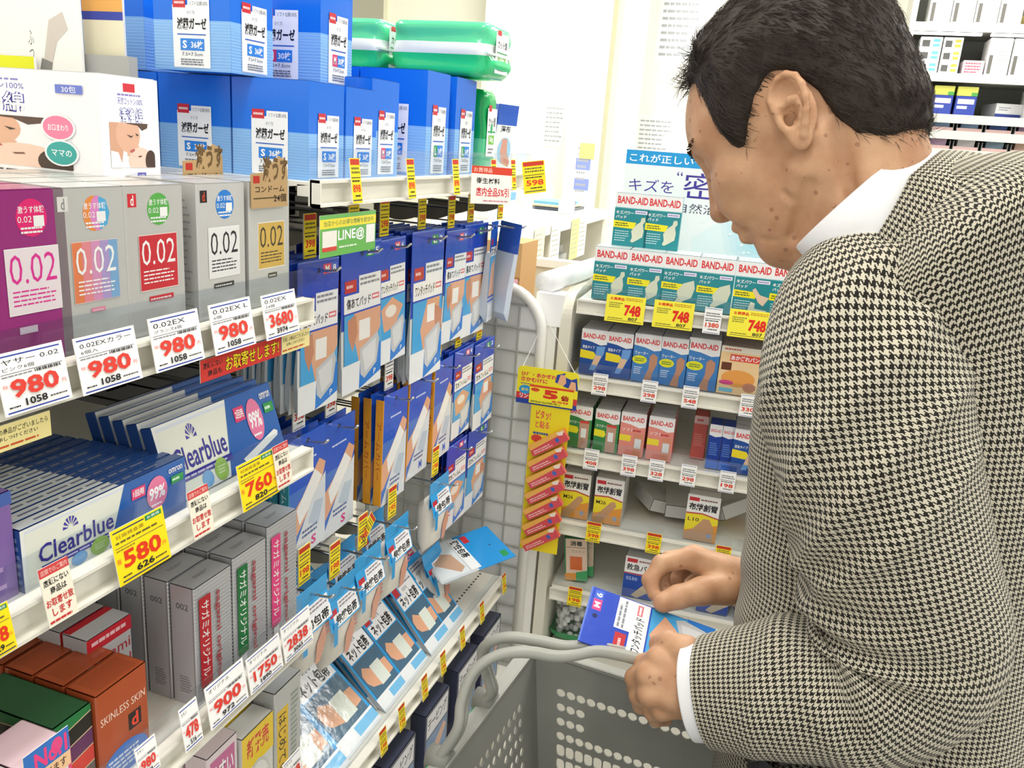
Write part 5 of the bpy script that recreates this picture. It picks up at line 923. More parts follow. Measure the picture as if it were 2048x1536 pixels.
# low rail and kraft box behind the grid
e = empty('low_partition', (0, 0, 0), 0, 'white low partition rail behind the corner post', 'partition'); a = atY(1062, 516, 2.15); b = atY(1192, 522, 2.25)
mb = MB(); mb.hexa([(a[0]-.02, a[1], a[2]-.02), (b[0]+.9, b[1], b[2]-.02), (b[0]+.9, b[1]+.04, b[2]-.02), (a[0]-.02, a[1]+.04, a[2]-.02), (a[0]-.02, a[1], a[2]), (b[0]+.9, b[1], b[2]), (b[0]+.9, b[1]+.04, b[2]), (a[0]-.02, a[1]+.04, a[2])], '#f7f6ee', 'card'); mb.build('rail', e)
mb = MB(); mb.hexa([(a[0]-.02, a[1]+.01, 0), (b[0]+.9, b[1]+.01, 0), (b[0]+.9, b[1]+.03, 0), (a[0]-.02, a[1]+.03, 0), (a[0]-.02, a[1]+.01, a[2]-.02), (b[0]+.9, b[1]+.01, b[2]-.02), (b[0]+.9, b[1]+.03, b[2]-.02), (a[0]-.02, a[1]+.03, a[2]-.02)], '#e4dfcc', 'card'); mb.build('board', e)
q = atY(1040, 576, 1.9); e = empty('kraft_box', (q[0]-.01, 1.9, 0), 0, 'tall kraft cardboard box behind the grid panel', 'box'); mb = MB(); mb.box(-.09, .008, 0, .12, 0, q[2]+.105, '#c9a070', 'paper'); mb.build('body', e); mb = MB(); mb.box(-.09, .008, -.002, .0, q[2]+.02, q[2]+.024, '#a87c48', 'paper'); mb.build('flap_seam', e); mb = MB(); mb.box(-.035, .004, -.004, -.002, q[2]-.03, q[2]+.02, '#f0b9cc', 'paper'); mb.build('pink_slip', e)
# cards standing behind the baby carton (top left of the picture)
def disp(name, y, px0, px1, pyb, pyt, f, lab, m='paper'):
    a = atY(px0, pyb, y); b = atY(px1, pyb, y); t = atY((px0+px1)/2, pyt, y); w_ = b[0]-a[0]; h_ = t[2]-ST; e = empty(name, ((a[0]+b[0])/2, y, ST+.001), 0, lab, 'sign'); mb = MB(); mb.box(-w_/2, w_/2, 0, .003, 0, h_, '#f7f6f4', m); mb.build('panel', e)
    mb = MB(); f(Print(mb, (-w_/2, 0, 0), (w_, 0, 0), (0, 0, h_), m)); mb.build('printed_face', e); mb = MB(); mb.box(-w_*.1, w_*.1, .003, .03, 0, .004, '#e9e9e9', m); mb.build('foot', e); return e
disp('display_card', .765, 170, 250, 120, -80, lambda P: (P.r(0, 0, 1, 1, '#f6efcf'), P.r(0, .02, 1, .06, '#5560b4'), P.r(0, .24, 1, .28, '#4a55b0'), P.r(0, .06, 1, .24, '#f3b766'), P.r(0, .47, 1, .53, '#4a55b0'), P.r(0, .53, 1, .78, '#f3b766'), P.r(0, .78, 1, .82, '#4a55b0')), 'orange and violet banded display card left of the gauze cartons')
disp('display_card', .735, -60, 165, 130, -90, lambda P: (P.r(0, 0, 1, 1, '#fbfaf6'), P.t('ふ', .55, .35, .60, .42, '#8a867e'), P.t('っ', .555, .44, .595, .49, '#8a867e'), P.t('く', .55, .51, .60, .58, '#8a867e'), P.t('ら', .555, .60, .60, .67, '#8a867e'), P.t('好', .44, .5, .50, .58, '#8a867e'), P.t('き', .44, .6, .50, .68, '#8a867e'), P.p([(.74, .30), (.86, .26), (.90, .34), (.80, .40), (.74, .52), (.68, .48)], '#d8cfc6'), P.p([(.66, .48), (.75, .50), (.72, .60), (.62, .58)], '#8e8c88')), 'white display card with grey brush figure above the baby carton')
disp('price_board', .725, -60, 70, 150, 112, lambda P: (P.r(0, 0, 1, 1, '#eef03a'), P.r(0, .22, .86, 1, '#4a9a5a')), 'yellow and green card edge above the baby carton')
a = atY(140, 108, .74); b = atY(250, 112, .74); e = empty('grey_tray', (a[0], .745, ST+.001), 0, 'grey tray end standing behind the baby carton', 'tray'); mb = MB(); mb.box(0, b[0]-a[0], 0, .012, 0, a[2]-ST, '#b5b5b2', 'plastic'); mb.build('body', e); mb = MB(); mb.box(-.006, 0, -.001, .013, 0, a[2]-ST-.002, '#6a6a68', 'plastic'); mb.build('end', e)
# ---------------------------------------------------------------- distance-field modelling for the man
def smin(a, b, k):
    h = np.maximum(k-np.abs(a-b), 0)/k; return np.minimum(a, b)-h*h*k*.25
def smax(a, b, k): return -smin(-a, -b, k)
class Fld:
    def __init__(s, lo, hi, st):
        s.lo = np.array(lo, float); s.st = st; s.n = np.ceil((np.array(hi)-s.lo)/st).astype(int)+1
        ax = [s.lo[i]+np.arange(s.n[i])*st for i in range(3)]; s.X, s.Y, s.Z = [a.astype(np.float32) for a in np.meshgrid(*ax, indexing='ij', sparse=True)]; s.d = None
    def ell(s, c, r, rot=None):
        x, y, z = s.X-c[0], s.Y-c[1], s.Z-c[2]
        if rot is not None: x, y, z = [rot[i][0]*x+rot[i][1]*y+rot[i][2]*z for i in range(3)]
        k0 = np.sqrt((x/r[0])**2+(y/r[1])**2+(z/r[2])**2); k1 = np.sqrt((x/r[0]**2)**2+(y/r[1]**2)**2+(z/r[2]**2)**2); return k0*(k0-1)/np.maximum(k1, 1e-4)
    def cap(s, a, b, ra, rb=None, sq=None):
        rb = ra if rb is None else rb; a = np.array(a, float); b = np.array(b, float); d = b-a; L2 = max(float(d@d), 1e-9)
        t = np.clip(((s.X-a[0])*d[0]+(s.Y-a[1])*d[1]+(s.Z-a[2])*d[2])/L2, 0, 1)
        return np.sqrt((s.X-a[0]-t*d[0])**2+(s.Y-a[1]-t*d[1])**2+(s.Z-a[2]-t*d[2])**2)-(ra+(rb-ra)*t)
    def add(s, f, k=.8): s.d = f if s.d is None else smin(s.d, f, k)
    def sub(s, f, k=.5): s.d = smax(s.d, -f, k)
    def mesh(s):
        d = np.broadcast_to(s.d, tuple(s.n)).astype(np.float32); n = s.n; ins = d < 0
        idx = -np.ones(tuple(n-1), np.int64); c = np.zeros(tuple(n-1), np.int8)
        for i in (0, 1):
            for j in (0, 1):
                for k in (0, 1): c += ins[i:n[0]-1+i, j:n[1]-1+j, k:n[2]-1+k]
        act = (c > 0) & (c < 8); I = np.argwhere(act); idx[act] = np.arange(len(I)); P = np.zeros((len(I), 3)); cnt = np.zeros(len(I))
        for ax in range(3):
            for o1 in (0, 1):
                for o2 in (0, 1):
                    o = [0, 0, 0]; oth = [q for q in range(3) if q != ax]; o[oth[0]] = o1; o[oth[1]] = o2; A = I+o; Bq = A.copy(); Bq[:, ax] += 1
                    da = d[A[:, 0], A[:, 1], A[:, 2]]; db = d[Bq[:, 0], Bq[:, 1], Bq[:, 2]]; m = (da < 0) != (db < 0); t = np.where(m, da/np.where(m, da-db, 1), 0)
                    p = A.astype(float); p[:, ax] += t; P[m] += p[m]; cnt[m] += 1
        P = s.lo+P/cnt[:, None]*s.st; F = []
        for ax in range(3):
            a1, a2 = [(1, 2), (2, 0), (0, 1)][ax]; sl = [slice(0, n[q]-1) for q in range(3)]; s0 = [slice(1, n[q]-1) for q in range(3)]; s0[ax] = slice(0, n[ax]-1)
            s1 = list(s0); s1[ax] = slice(1, n[ax]); A = ins[tuple(s0)]; Bq = ins[tuple(s1)]; e = np.argwhere(A != Bq); off = np.array([1, 1, 1]); off[ax] = 0; e = e+off; dirn = A[A != Bq]
            def g(o1, o2): q = e.copy(); q[:, a1] -= o1; q[:, a2] -= o2; return idx[q[:, 0], q[:, 1], q[:, 2]]
            quad = np.stack([g(1, 1), g(0, 1), g(0, 0), g(1, 0)], 1); quad[~dirn] = quad[~dirn][:, ::-1]; F.append(quad)
        return P, np.concatenate(F)
def np_mesh(name, V, F, mt, parent=None, uv=None, mats=None, midx=None):
    me = bpy.data.meshes.new(name); F = np.asarray(F); me.vertices.add(len(V)); me.vertices.foreach_set('co', np.asarray(V, float).ravel()); k = F.shape[1]
    me.loops.add(F.size); me.loops.foreach_set('vertex_index', F.ravel().astype(np.int32)); me.polygons.add(len(F)); me.polygons.foreach_set('loop_start', np.arange(len(F), dtype=np.int32)*k)
    me.polygons.foreach_set('use_smooth', [True]*len(F)); me.update(calc_edges=True); me.validate()
    for m in ([mt] if mats is None else mats): me.materials.append(MATS[m])
    if midx is not None: me.polygons.foreach_set('material_index', midx)
    if uv is not None: l = me.uv_layers.new(name='UVMap'); l.data.foreach_set('uv', np.asarray(uv, float).ravel())
    o = bpy.data.objects.new(name, me); COL.objects.link(o)
    if parent: o.parent = parent
    return o
# ---- head frame
hY, hP = math.radians(18), math.radians(38)
hh = np.array([-math.cos(hY), math.sin(hY), 0]); zz_ = np.array([0, 0, 1.]); HF = math.cos(hP)*hh-math.sin(hP)*zz_; HU = math.sin(hP)*hh+math.cos(hP)*zz_; HL = np.cross(HU, HF); HB = np.array([HF, HL, HU])
HO = atD(1566, 242, .74)-.074*HL
def h2w(c): return HO+(np.asarray(c)/100)@HB
def w2h(q): return HB@(np.asarray(q)-HO)*100
# ---- skin and hair materials
def skin_mat(nm='skin', spots=.475):
    m = bpy.data.materials.new(nm); m.use_nodes = True; nt = m.node_tree; b = nt.nodes['Principled BSDF']; N = nt.nodes.new; L = nt.links.new
    b.inputs['Roughness'].default_value = .48; b.inputs['Specular IOR Level'].default_value = .35; b.inputs['Subsurface Weight'].default_value = .12; b.inputs['Subsurface Radius'].default_value = (.01, .004, .002); b.inputs['Subsurface Scale'].default_value = .5
    tc = N('ShaderNodeTexCoord'); n1 = N('ShaderNodeTexNoise'); n1.inputs['Scale'].default_value = 28; n1.inputs['Detail'].default_value = 4; L(tc.outputs['Object'], n1.inputs['Vector'])
    r = N('ShaderNodeValToRGB'); r.color_ramp.elements[0].position = .3; r.color_ramp.elements[0].color = (*lin('#bb8a68'), 1); r.color_ramp.elements[1].position = .7; r.color_ramp.elements[1].color = (*lin('#d6aa86'), 1); L(n1.outputs['Fac'], r.inputs[0])
    v = N('ShaderNodeTexVoronoi'); v.inputs['Scale'].default_value = 85; L(tc.outputs['Object'], v.inputs['Vector'])
    n2 = N('ShaderNodeTexNoise'); n2.inputs['Scale'].default_value = 38; L(tc.outputs['Object'], n2.inputs['Vector'])
    lt = N('ShaderNodeMath'); lt.operation = 'LESS_THAN'; lt.inputs[1].default_value = .20; L(v.outputs['Distance'], lt.inputs[0]); gt = N('ShaderNodeMath'); gt.operation = 'GREATER_THAN'; gt.inputs[1].default_value = spots; L(n2.outputs['Fac'], gt.inputs[0])
    mu = N('ShaderNodeMath'); mu.operation = 'MULTIPLY'; L(lt.outputs[0], mu.inputs[0]); L(gt.outputs[0], mu.inputs[1]); m2 = N('ShaderNodeMath'); m2.operation = 'MULTIPLY'; m2.inputs[1].default_value = .45; L(mu.outputs[0], m2.inputs[0])
    mx = N('ShaderNodeMixRGB'); mx.inputs[2].default_value = (*lin('#7a4c34'), 1); L(m2.outputs[0], mx.inputs[0]); L(r.outputs[0], mx.inputs[1]); L(mx.outputs[0], b.inputs['Base Color'])
    n3 = N('ShaderNodeTexNoise'); n3.inputs['Scale'].default_value = 420; n3.inputs['Detail'].default_value = 3; L(tc.outputs['Object'], n3.inputs['Vector']); bp = N('ShaderNodeBump'); bp.inputs['Strength'].default_value = .25; bp.inputs['Distance'].default_value = .0010; L(n3.outputs['Fac'], bp.inputs['Height']); L(bp.outputs['Normal'], b.inputs['Normal']); MATS[nm] = m
skin_mat(); skin_mat('hand_skin', .60)
def hair_mat():
    m = bpy.data.materials.new('hair'); m.use_nodes = True; nt = m.node_tree; b = nt.nodes['Principled BSDF']; b.inputs['Roughness'].default_value = .58; b.inputs['Specular IOR Level'].default_value = .28
    tc = nt.nodes.new('ShaderNodeTexCoord'); mp = nt.nodes.new('ShaderNodeMapping'); mp.inputs['Scale'].default_value = (500, 500, 40); n = nt.nodes.new('ShaderNodeTexNoise'); n.inputs['Scale'].default_value = 1; r = nt.nodes.new('ShaderNodeValToRGB')
    r.color_ramp.elements[0].color = (*lin('#1a1411'), 1); r.color_ramp.elements[1].color = (*lin('#40352d'), 1); nt.links.new(tc.outputs['Object'], mp.inputs[0]); nt.links.new(mp.outputs[0], n.inputs['Vector']); nt.links.new(n.outputs['Fac'], r.inputs[0]); nt.links.new(r.outputs[0], b.inputs['Base Color']); MATS['hair'] = m
hair_mat()
def cloth_mat(name, T=.0053):
    """woven two-and-two twill in two colours = houndstooth, thread by thread"""
    m = bpy.data.materials.new(name); m.use_nodes = True; nt = m.node_tree; b = nt.nodes['Principled BSDF']; b.inputs['Roughness'].default_value = .85; b.inputs['Specular IOR Level'].default_value = .15; b.inputs['Sheen Weight'].default_value = .1
    N = nt.nodes.new; L = nt.links.new
    def M(op, a, c=None, d=None):
        x = N('ShaderNodeMath'); x.operation = op
        for i, v in enumerate((a, c, d)):
            if v is None: continue
            if isinstance(v, (int, float)): x.inputs[i].default_value = v
            else: L(v, x.inputs[i])
        return x.outputs[0]
    uv = N('ShaderNodeUVMap'); uv.uv_map = 'UVMap'; sp = N('ShaderNodeSeparateXYZ'); L(uv.outputs[0], sp.inputs[0])
    k = 8/T; ix = M('FLOOR', M('MULTIPLY', sp.outputs[0], k)); iy = M('FLOOR', M('MULTIPLY', sp.outputs[1], k))
    dx = M('LESS_THAN', M('FLOORED_MODULO', ix, 8.0), 3.5); dy = M('LESS_THAN', M('FLOORED_MODULO', iy, 8.0), 3.5); tw = M('LESS_THAN', M('FLOORED_MODULO', M('ADD', ix, iy), 4.0), 1.5)
    dk = M('ADD', M('MULTIPLY', dx, tw), M('MULTIPLY', dy, M('SUBTRACT', 1.0, tw)))
    mx = N('ShaderNodeMixRGB'); L(dk, mx.inputs[0]); mx.inputs[1].default_value = (*lin('#cfc8b4'), 1); mx.inputs[2].default_value = (*lin('#26231f'), 1); L(mx.outputs[0], b.inputs['Base Color'])
    fx = M('SINE', M('MULTIPLY', sp.outputs[0], k*6.283)); fy = M('SINE', M('MULTIPLY', sp.outputs[1], k*6.283)); hgt = M('ADD', M('MULTIPLY', fx, fy), dk); bp = N('ShaderNodeBump'); bp.inputs['Strength'].default_value = .3; bp.inputs['Distance'].default_value = .0006; L(hgt, bp.inputs['Height']); L(bp.outputs['Normal'], b.inputs['Normal']); MATS[name] = m
cloth_mat('houndstooth'); mat('shirt', .7, attr=False, col='#f4f4f6', spec=.2, bump=.1, bscale=900); mat('trousers', .8, attr=False, col='#3a3b3f', spec=.2); mat('shoe', .35, attr=False, col='#241c18'); mat('eye', .1, attr=False, col='#efe9e2'); mat('brow_hair', .5, attr=False, col='#2b221d')
man = empty('person', (.12, .87, 0), 0, 'man in a houndstooth jacket bending over a basket with a blue pouch in hand', 'person')
bpy.context.view_layer.update(); MI = man.location
def mpart(name, V, F, mt, **k): return np_mesh(name, np.asarray(V)-np.array([.12, .87, 0]), F, mt, man, **k)
# ---- head, neck
f = Fld((-11.5, -9.6, -17), (14.5, 9.6, 14.5), .17); E, K = f.ell, f.cap
f.add(E((.2, 0, 4.4), (9.8, 7.6, 8.6))); f.add(E((5.2, 0, 3.4), (5.6, 6.2, 5.6)), 2); f.add(E((5.0, 0, -2.2), (4.8, 5.7, 5.2)), 2.0)
f.add(E((5.0, 0, -5.2), (4.2, 4.5, 3.8)), 1.5); f.add(E((8.3, 0, -5.4), (2.3, 2.9, 2.8)), 1.4); f.add(K((8.2, -.6, -8.5), (8.2, .6, -8.5), 1.55), 1.2)
for sg in (-1, 1):
    f.add(K((.8, sg*5.2, -4.2), (7.4, sg*1.8, -8.4), 1.75, 1.5), 1.6); f.add(E((6.6, sg*4.3, -.9), (2.5, 2.0, 1.9)), 1.3); f.add(E((8.5, sg*2.6, -2.3), (2.0, 2.2, 2.7)), 1.4); f.add(K((9.9, sg*1.0, 3.5), (8.2, sg*4.8, 3.7), .75, .6), 1.0)
    f.add(K((11.3, sg*1.15, -2.5), (10.6, sg*1.2, -2.4), .72, .6), .5); f.sub(E((10.4, sg*3.2, 2.1), (1.4, 1.8, .95)), .9); f.add(E((8.15, sg*3.15, 1.85), (1.3, 1.3, 1.25)), .15)
    f.add(K((9.2, sg*2.0, 2.45), (8.4, sg*4.3, 2.35), .38, .3), .35); f.add(K((9.2, sg*2.2, .95), (8.3, sg*4.2, 1.15), .42, .3), .5)
    f.sub(K((10.8, sg*1.9, -2.9), (9.3, sg*3.6, -6.1), .22, .18), .7)
f.add(K((9.9, 0, 3.0), (11.7, 0, -1.9), .65, .92), 1.2); f.add(E((11.6, 0, -2.3), (1.0, 1.05, .9)), .6)
f.add(K((10.35, -1.6, -4.75), (10.35, 1.6, -4.75), .55), .5); f.add(K((10.1, -1.4, -6.0), (10.1, 1.4, -6.0), .62), .5); f.sub(K((11.0, -2.2, -5.35), (11.0, 2.2, -5.35), .22), .35); f.sub(K((9.6, 2.3, -5.4), (9.2, 3.1, -5.8), .2), .4); f.sub(K((9.9, -1.5, -7.2), (9.9, 1.5, -7.2), .35), .7)
NB = w2h(np.array([.055, .868, 1.385])); NT = (-3.2, 0, -1.5); f.add(K(NT, NB, 5.7, 6.4), 2.2); f.add(K((5.5, 0, -7.6), NB+np.array([3.5, 0, -1]), 2.6, 4.0), 2.5)
for sg in (-1, 1):  # tendon from behind the ear, nape fold, neck creases
    f.add(K((-1.8, sg*5.6, -2.6), NB+np.array([3.2, sg*3.2, 1.0]), 1.25, 1.2), 1.2); f.sub(K((1.2, sg*6.3, -6.0), NB+np.array([5.0, sg*5.0, 3.5]), .45, .3), 1.0); f.sub(K((-3.4, sg*6.3, -3.4), (NB+np.array([-1.0, sg*5.6, 2.5])), .5, .3), 1.2)
    f.sub(K((3.4, sg*5.9, -5.2), (2.6, sg*5.6, -7.6), .16, .12), .6); f.sub(K((8.2, sg*3.6, -7.2), (6.4, sg*4.4, -8.6), .14, .12), .5)
# ears
for sg in (-1, 1):
    def ep(b, u, o=0):
        b, u = b*.94, u*.94; return (-b-.05-u*.16, sg*(6.85+.40*max(b, 0)+o), u-b*.10)
    f.add(E(ep(1.2, .7, .05), (1.9, .5, 2.9)), .4); f.add(E(ep(.9, -1.6, .1), (1.1, .45, 1.2)), .5)
    hx = [(.1, .5), (-.45, 1.2), (-.55, 2.1), (-.1, 3.0), (.8, 3.55), (1.8, 3.45), (2.6, 2.8), (2.95, 1.8), (2.9, .7), (2.55, -.4), (2.0, -1.4), (1.5, -2.2)]
    for a, b_ in zip(hx, hx[1:]): f.add(K(ep(*a, .58), ep(*b_, .58), .31, .31), .15)
    f.add(E(ep(.95, -2.45, .32), (.8, .42, .85)), .6)
    f.sub(E(ep(1.0, 2.2, .62), (1.25, .55, 1.0)), .2); f.sub(E(ep(.75, .1, .75), (.85, .95, 1.15)), .25)
    ah = [(.55, 1.15), (1.3, 1.35), (1.95, 1.1), (2.15, .3), (1.9, -.6), (1.4, -1.25), (.8, -1.45)]
    for a, b_ in zip(ah, ah[1:]): f.add(K(ep(*a, .34), ep(*b_, .34), .27, .27), .3)
    f.sub(K(ep(2.45, 2.2, .62), ep(2.5, -.2, .62), .16, .14), .2)
    f.add(E(ep(-.25, -.25, .42), (.42, .34, .7)), .3); f.add(E(ep(.55, -1.35, .38), (.45, .32, .35)), .3); f.sub(E(ep(.25, -.25, .1), (.28, .5, .62)), .15)
V, F = f.mesh(); body = mpart('head_and_neck', h2w(V), F, 'skin')
for sg in (-1, 1):  # eyelashes and brows
    mb = MB(); lash = [h2w((9.25, sg*2.0, 1.55)), h2w((9.5, sg*3.0, 1.35)), h2w((8.85, sg*4.2, 1.55))]; mb.tube([tuple(p-np.array([.12, .87, 0])) for p in lash], .0009, '#2b221d', 'brow_hair', 5); mb.build('eyelash', man)
    rn = random.Random(5); mb = MB()
    for i in range(60):
        t = rn.random(); p0 = np.array([10.65-2.1*t*t-.3*t, sg*(1.5+3.8*t), 3.75+.35*math.sin(t*2.4)+rn.uniform(-.25, .25)]); p1 = p0+np.array([.25, sg*.6, -.12+rn.uniform(-.1, .2)]); mb.tube([tuple(h2w(p0)-np.array([.12, .87, 0])), tuple(h2w((p0+p1)/2+np.array([.12, 0, 0]))-np.array([.12, .87, 0])), tuple(h2w(p1)-np.array([.12, .87, 0]))], [.0006, .0005, .0001], '#2b221d', 'brow_hair', 3)
    o = mb.build('eyebrow', man); o['kind'] = 'stuff'
# ---- hair
def poly_sdf(px, pz, poly):
    d = np.full(px.shape, 1e9); ins = np.zeros(px.shape, bool); n = len(poly)
    for i in range(n):
        a = np.array(poly[i], float); b = np.array(poly[(i+1) % n], float); e = b-a; wx, wz = px-a[0], pz-a[1]; t = np.clip((wx*e[0]+wz*e[1])/(e@e), 0, 1); d = np.minimum(d, (wx-e[0]*t)**2+(wz-e[1]*t)**2)
        c = ((a[1] > pz) != (b[1] > pz)) & (px < (b[0]-a[0])*(pz-a[1])/(b[1]-a[1]+1e-12)+a[0]); ins ^= c
    return np.where(ins, -1, 1)*np.sqrt(d)
HP = [(8.8, 10.2), (7.4, 9.6), (6.0, 8.6), (5.5, 6.6), (5.6, 4.2), (5.5, 2.2), (5.0, .5), (4.2, .3), (3.0, 1.6), (1.0, 3.3), (-1.0, 4.1), (-2.7, 3.0), (-3.4, .6), (-3.5, -2.2), (-4.3, -4.2), (-6, -5.6), (-9, -6.2), (-14, -6.5), (-14, 18), (12, 18), (10.4, 11.2)]
g = Fld((-12.5, -9.8, -8), (12.5, 9.8, 15.5), .2)
reg = poly_sdf(g.X[:, :, 0][:, :, None]+0*g.Z, g.Z+0*g.X, HP).astype(np.float32)
th = .18+1.0*np.clip(-reg/3.0, 0, 1)**.8; wob = .09*np.sin(g.X*2.3+1.7*np.sin(g.Y*1.3))*np.sin(g.Z*1.1+g.Y*1.9)
base = smin(g.ell((.2, 0, 4.4), (9.8, 7.6, 8.6)), g.ell((5.2, 0, 3.4), (5.6, 6.2, 5.6)), 2); base = smin(base, g.cap(NT, NB, 5.7, 6.4), 2.2)
g.d = smax(base-th-wob, reg, .5); g.d = smax(g.d, -(base+.35), .1)
# keep the ear clear
for sg in (-1, 1): g.sub(g.ell((-1.2, sg*8.2, .9), (2.6, 1.5, 3.6)), .3)
HV, HFc = g.mesh(); hair = mpart('hair', h2w(HV), HFc, 'hair')
rs = np.random.RandomState(3); fc = HV[HFc].mean(1); e1 = HV[HFc[:, 1]]-HV[HFc[:, 0]]; e2 = HV[HFc[:, 3]]-HV[HFc[:, 0]]; nr = np.cross(e1, e2); nr /= np.linalg.norm(nr, axis=1)[:, None]+1e-9
cen = np.array([.2, 0, 4.4]); outw = ((fc-cen)*nr).sum(1) > 0
nr[~outw] *= -1
rr_ = np.linalg.norm((fc-cen)/np.array([10.2, 8.0, 9.0]), axis=1); ok = np.where((rr_ > .93))[0]; pick = rs.choice(ok, 8500)
SV, SF = [], []; nv = 0
for q in pick:
    p = fc[q]; n_ = nr[q]; front = np.clip((p[0]-3)/5, 0, 1)*np.clip((p[2]-7)/3, 0, 1); side = np.array([-.5-.2*(p[2] > 8), 0, -.75]) if p[2] < 9 else np.array([-1.0, np.sign(p[1])*.25, .0])
    flow = side*(1-front)+np.array([.9, .2*np.sign(p[1]), .05])*front; flow += rs.normal(0, .16, 3); flow -= n_*(flow@n_); flow /= np.linalg.norm(flow)+1e-9
    edge = rs.rand() < .25; Ln = rs.uniform(1.0, 2.2)*(1+front*.7); lift = rs.uniform(.02, .10)+(.22 if edge else 0)*rs.rand()+front*rs.uniform(0, .7); lift *= .45 if p[2] < 0 else 1
    a = p-n_*.06; b = p+flow*Ln*.5+n_*(lift*Ln*.5); c = p+flow*Ln+n_*(lift*Ln*.75-.10*Ln*(1-front)); s_ = np.cross(flow, n_)*.028
    SV += [a-s_, a+s_, a+n_*.03, b-s_, b+s_, b+n_*.03, c]; SF += [(nv, nv+1, nv+4, nv+3), (nv+1, nv+2, nv+5, nv+4), (nv+2, nv, nv+3, nv+5), (nv+3, nv+4, nv+6, nv+6), (nv+4, nv+5, nv+6, nv+6), (nv+5, nv+3, nv+6, nv+6)]; nv += 7
me = bpy.data.meshes.new('hair_strands'); me.from_pydata([tuple(v) for v in (h2w(np.array(SV))-np.array([.12, .87, 0]))], [], [t if t[2] != t[3] else t[:3] for t in SF]); me.materials.append(MATS['hair']); o = bpy.data.objects.new('hair_strands', me); COL.objects.link(o); o.parent = hair; o['kind'] = 'stuff'
# ---- clothing lofts
def catmull(P, n):
    P = np.array(P, float); Q = np.vstack([2*P[0]-P[1], P, 2*P[-1]-P[-2]]); out = []
    m = len(P)-1
    for i in range(n+1):
        t = i/n*m; k = min(int(t), m-1); u = t-k; a, b, c, d = Q[k:k+4]; out.append(.5*((2*b)+(-a+c)*u+(2*a-5*b+4*c-d)*u*u+(-a+3*b-3*c+d)*u**3))
    return np.array(out)
def loft(C, A, B, n, disp=None, uvr=None, closed=True, e=1.0, u0=0):
    """C centres, A,B half-axis vectors per ring; returns verts, faces, per-loop uv (metres)"""
    R = len(C); th = np.arange(n)/n*2*PI; s = np.concatenate([[0], np.cumsum(np.linalg.norm(np.diff(C, axis=0), axis=1))]); V = np.zeros((R, n, 3))
    ct, st = np.cos(th), np.sin(th); ct = np.sign(ct)*np.abs(ct)**e; st = np.sign(st)*np.abs(st)**e
    for i in range(R):
        d = ct[:, None]*A[i]+st[:, None]*B[i]; 
        if disp is not None: d = d*(1+disp(s[i], th)[:, None]/np.linalg.norm(d, axis=1)[:, None])
        V[i] = C[i]+d
    mr = uvr or np.mean([(np.linalg.norm(A[i])+np.linalg.norm(B[i]))/2 for i in range(R)]); F = []; UV = []
    ss = s.copy()
    for i in range(R-1):
        for k in range(n):
            k2 = (k+1) % n; F.append((i*n+k, i*n+k2, (i+1)*n+k2, (i+1)*n+k)); v0, v1 = k*mr*2*PI/n, (k+1)*mr*2*PI/n; UV += [(v0, ss[i]), (v1, ss[i]), (v1, ss[i+1]), (v0, ss[i+1])]
    return V.reshape(-1, 3), np.array(F), np.array(UV)
def frames(C, ref):
    T = np.gradient(C, axis=0); T /= np.linalg.norm(T, axis=1)[:, None]; A = []; B = []
    for t in T: a = ref-t*(ref@t); a /= np.linalg.norm(a); b = np.cross(t, a); A.append(a); B.append(b)
    return T, np.array(A), np.array(B)
bY = math.radians(16); bF = np.array([-math.cos(bY), math.sin(bY), 0]); bL = np.array([-math.sin(bY), -math.cos(bY), 0])
def interp(xs, ys, x): return np.interp(x, xs, ys)
# left sleeve (near the camera)
def sleeve(path, rad, name, folds, seed=1, ref=None, n=96, R=150, flat=.92):
    C = catmull(path, R); s = np.concatenate([[0], np.cumsum(np.linalg.norm(np.diff(C, axis=0), axis=1))]); sl = s/s[-1]; rr = np.interp(sl, np.linspace(0, 1, len(rad)), rad)
    T, A, B = frames(C, ref if ref is not None else bL); rs_ = np.random.RandomState(seed)
    disp = lambda q, th: folds(q/s[-1], th)
    return loft(C, A*(rr*flat)[:, None], B*rr[:, None], n, disp)
def ang(th, c): return (th-c+PI) % (2*PI)-PI
def foldL(t, th):  # th = 0 outer side towards camera
    d = .0022*np.sin(th*2+9*t)+.0018*np.sin(17*t+th*3)
    for (c, w, ph, k, a) in [(.60, .085, 1.5, 100, .0062), (.53, .06, 2.2, 80, .005), (.68, .06, 1.0, 90, .005)]:  # inner elbow creases
        d = d+a*np.exp(-((t-c)/w)**2)*np.exp(-(ang(th, ph)/1.15)**2)*np.sin(k*(t-c)+2.2*ang(th, ph))
    for (c, w, sl_, a) in [(.20, .022, .26, .008), (.30, .02, .30, .0075), (.39, .018, .26, .008), (.47, .016, .2, .007), (.74, .018, -.12, .005), (.82, .02, .1, .005), (.90, .016, -.08, .004)]:  # diagonal drape folds
        d = d+a*np.exp(-((t-c-sl_*ang(th, .2)*.35)/w)**2)*np.exp(-(ang(th, .4)/1.5)**2)
    return d
pL = [atD(1745, 520, .83), atD(1722, 650, .75), atD(1735, 880, .735), atD(1790, 1110, .745), atD(1822, 1280, .765), atD(1735, 1370, .79), atD(1580, 1378, .82), atD(1418, 1378, .862)]
rL = [.040, .072, .087, .083, .080, .080, .077, .070, .055]
V, F, UV = sleeve(pL, rL, 'sleeve', foldL, ref=np.array([0, -1, .1])); sleeveL = mpart('sleeve', V, F, 'houndstooth', uv=UV)
n = 96; rim = V[-n:]; cc = rim.mean(0); Tn = np.cross(rim[0]-cc, rim[n//4]-cc); Tn /= np.linalg.norm(Tn)
if Tn@(pL[-1]-pL[-2]) < 0: Tn = -Tn
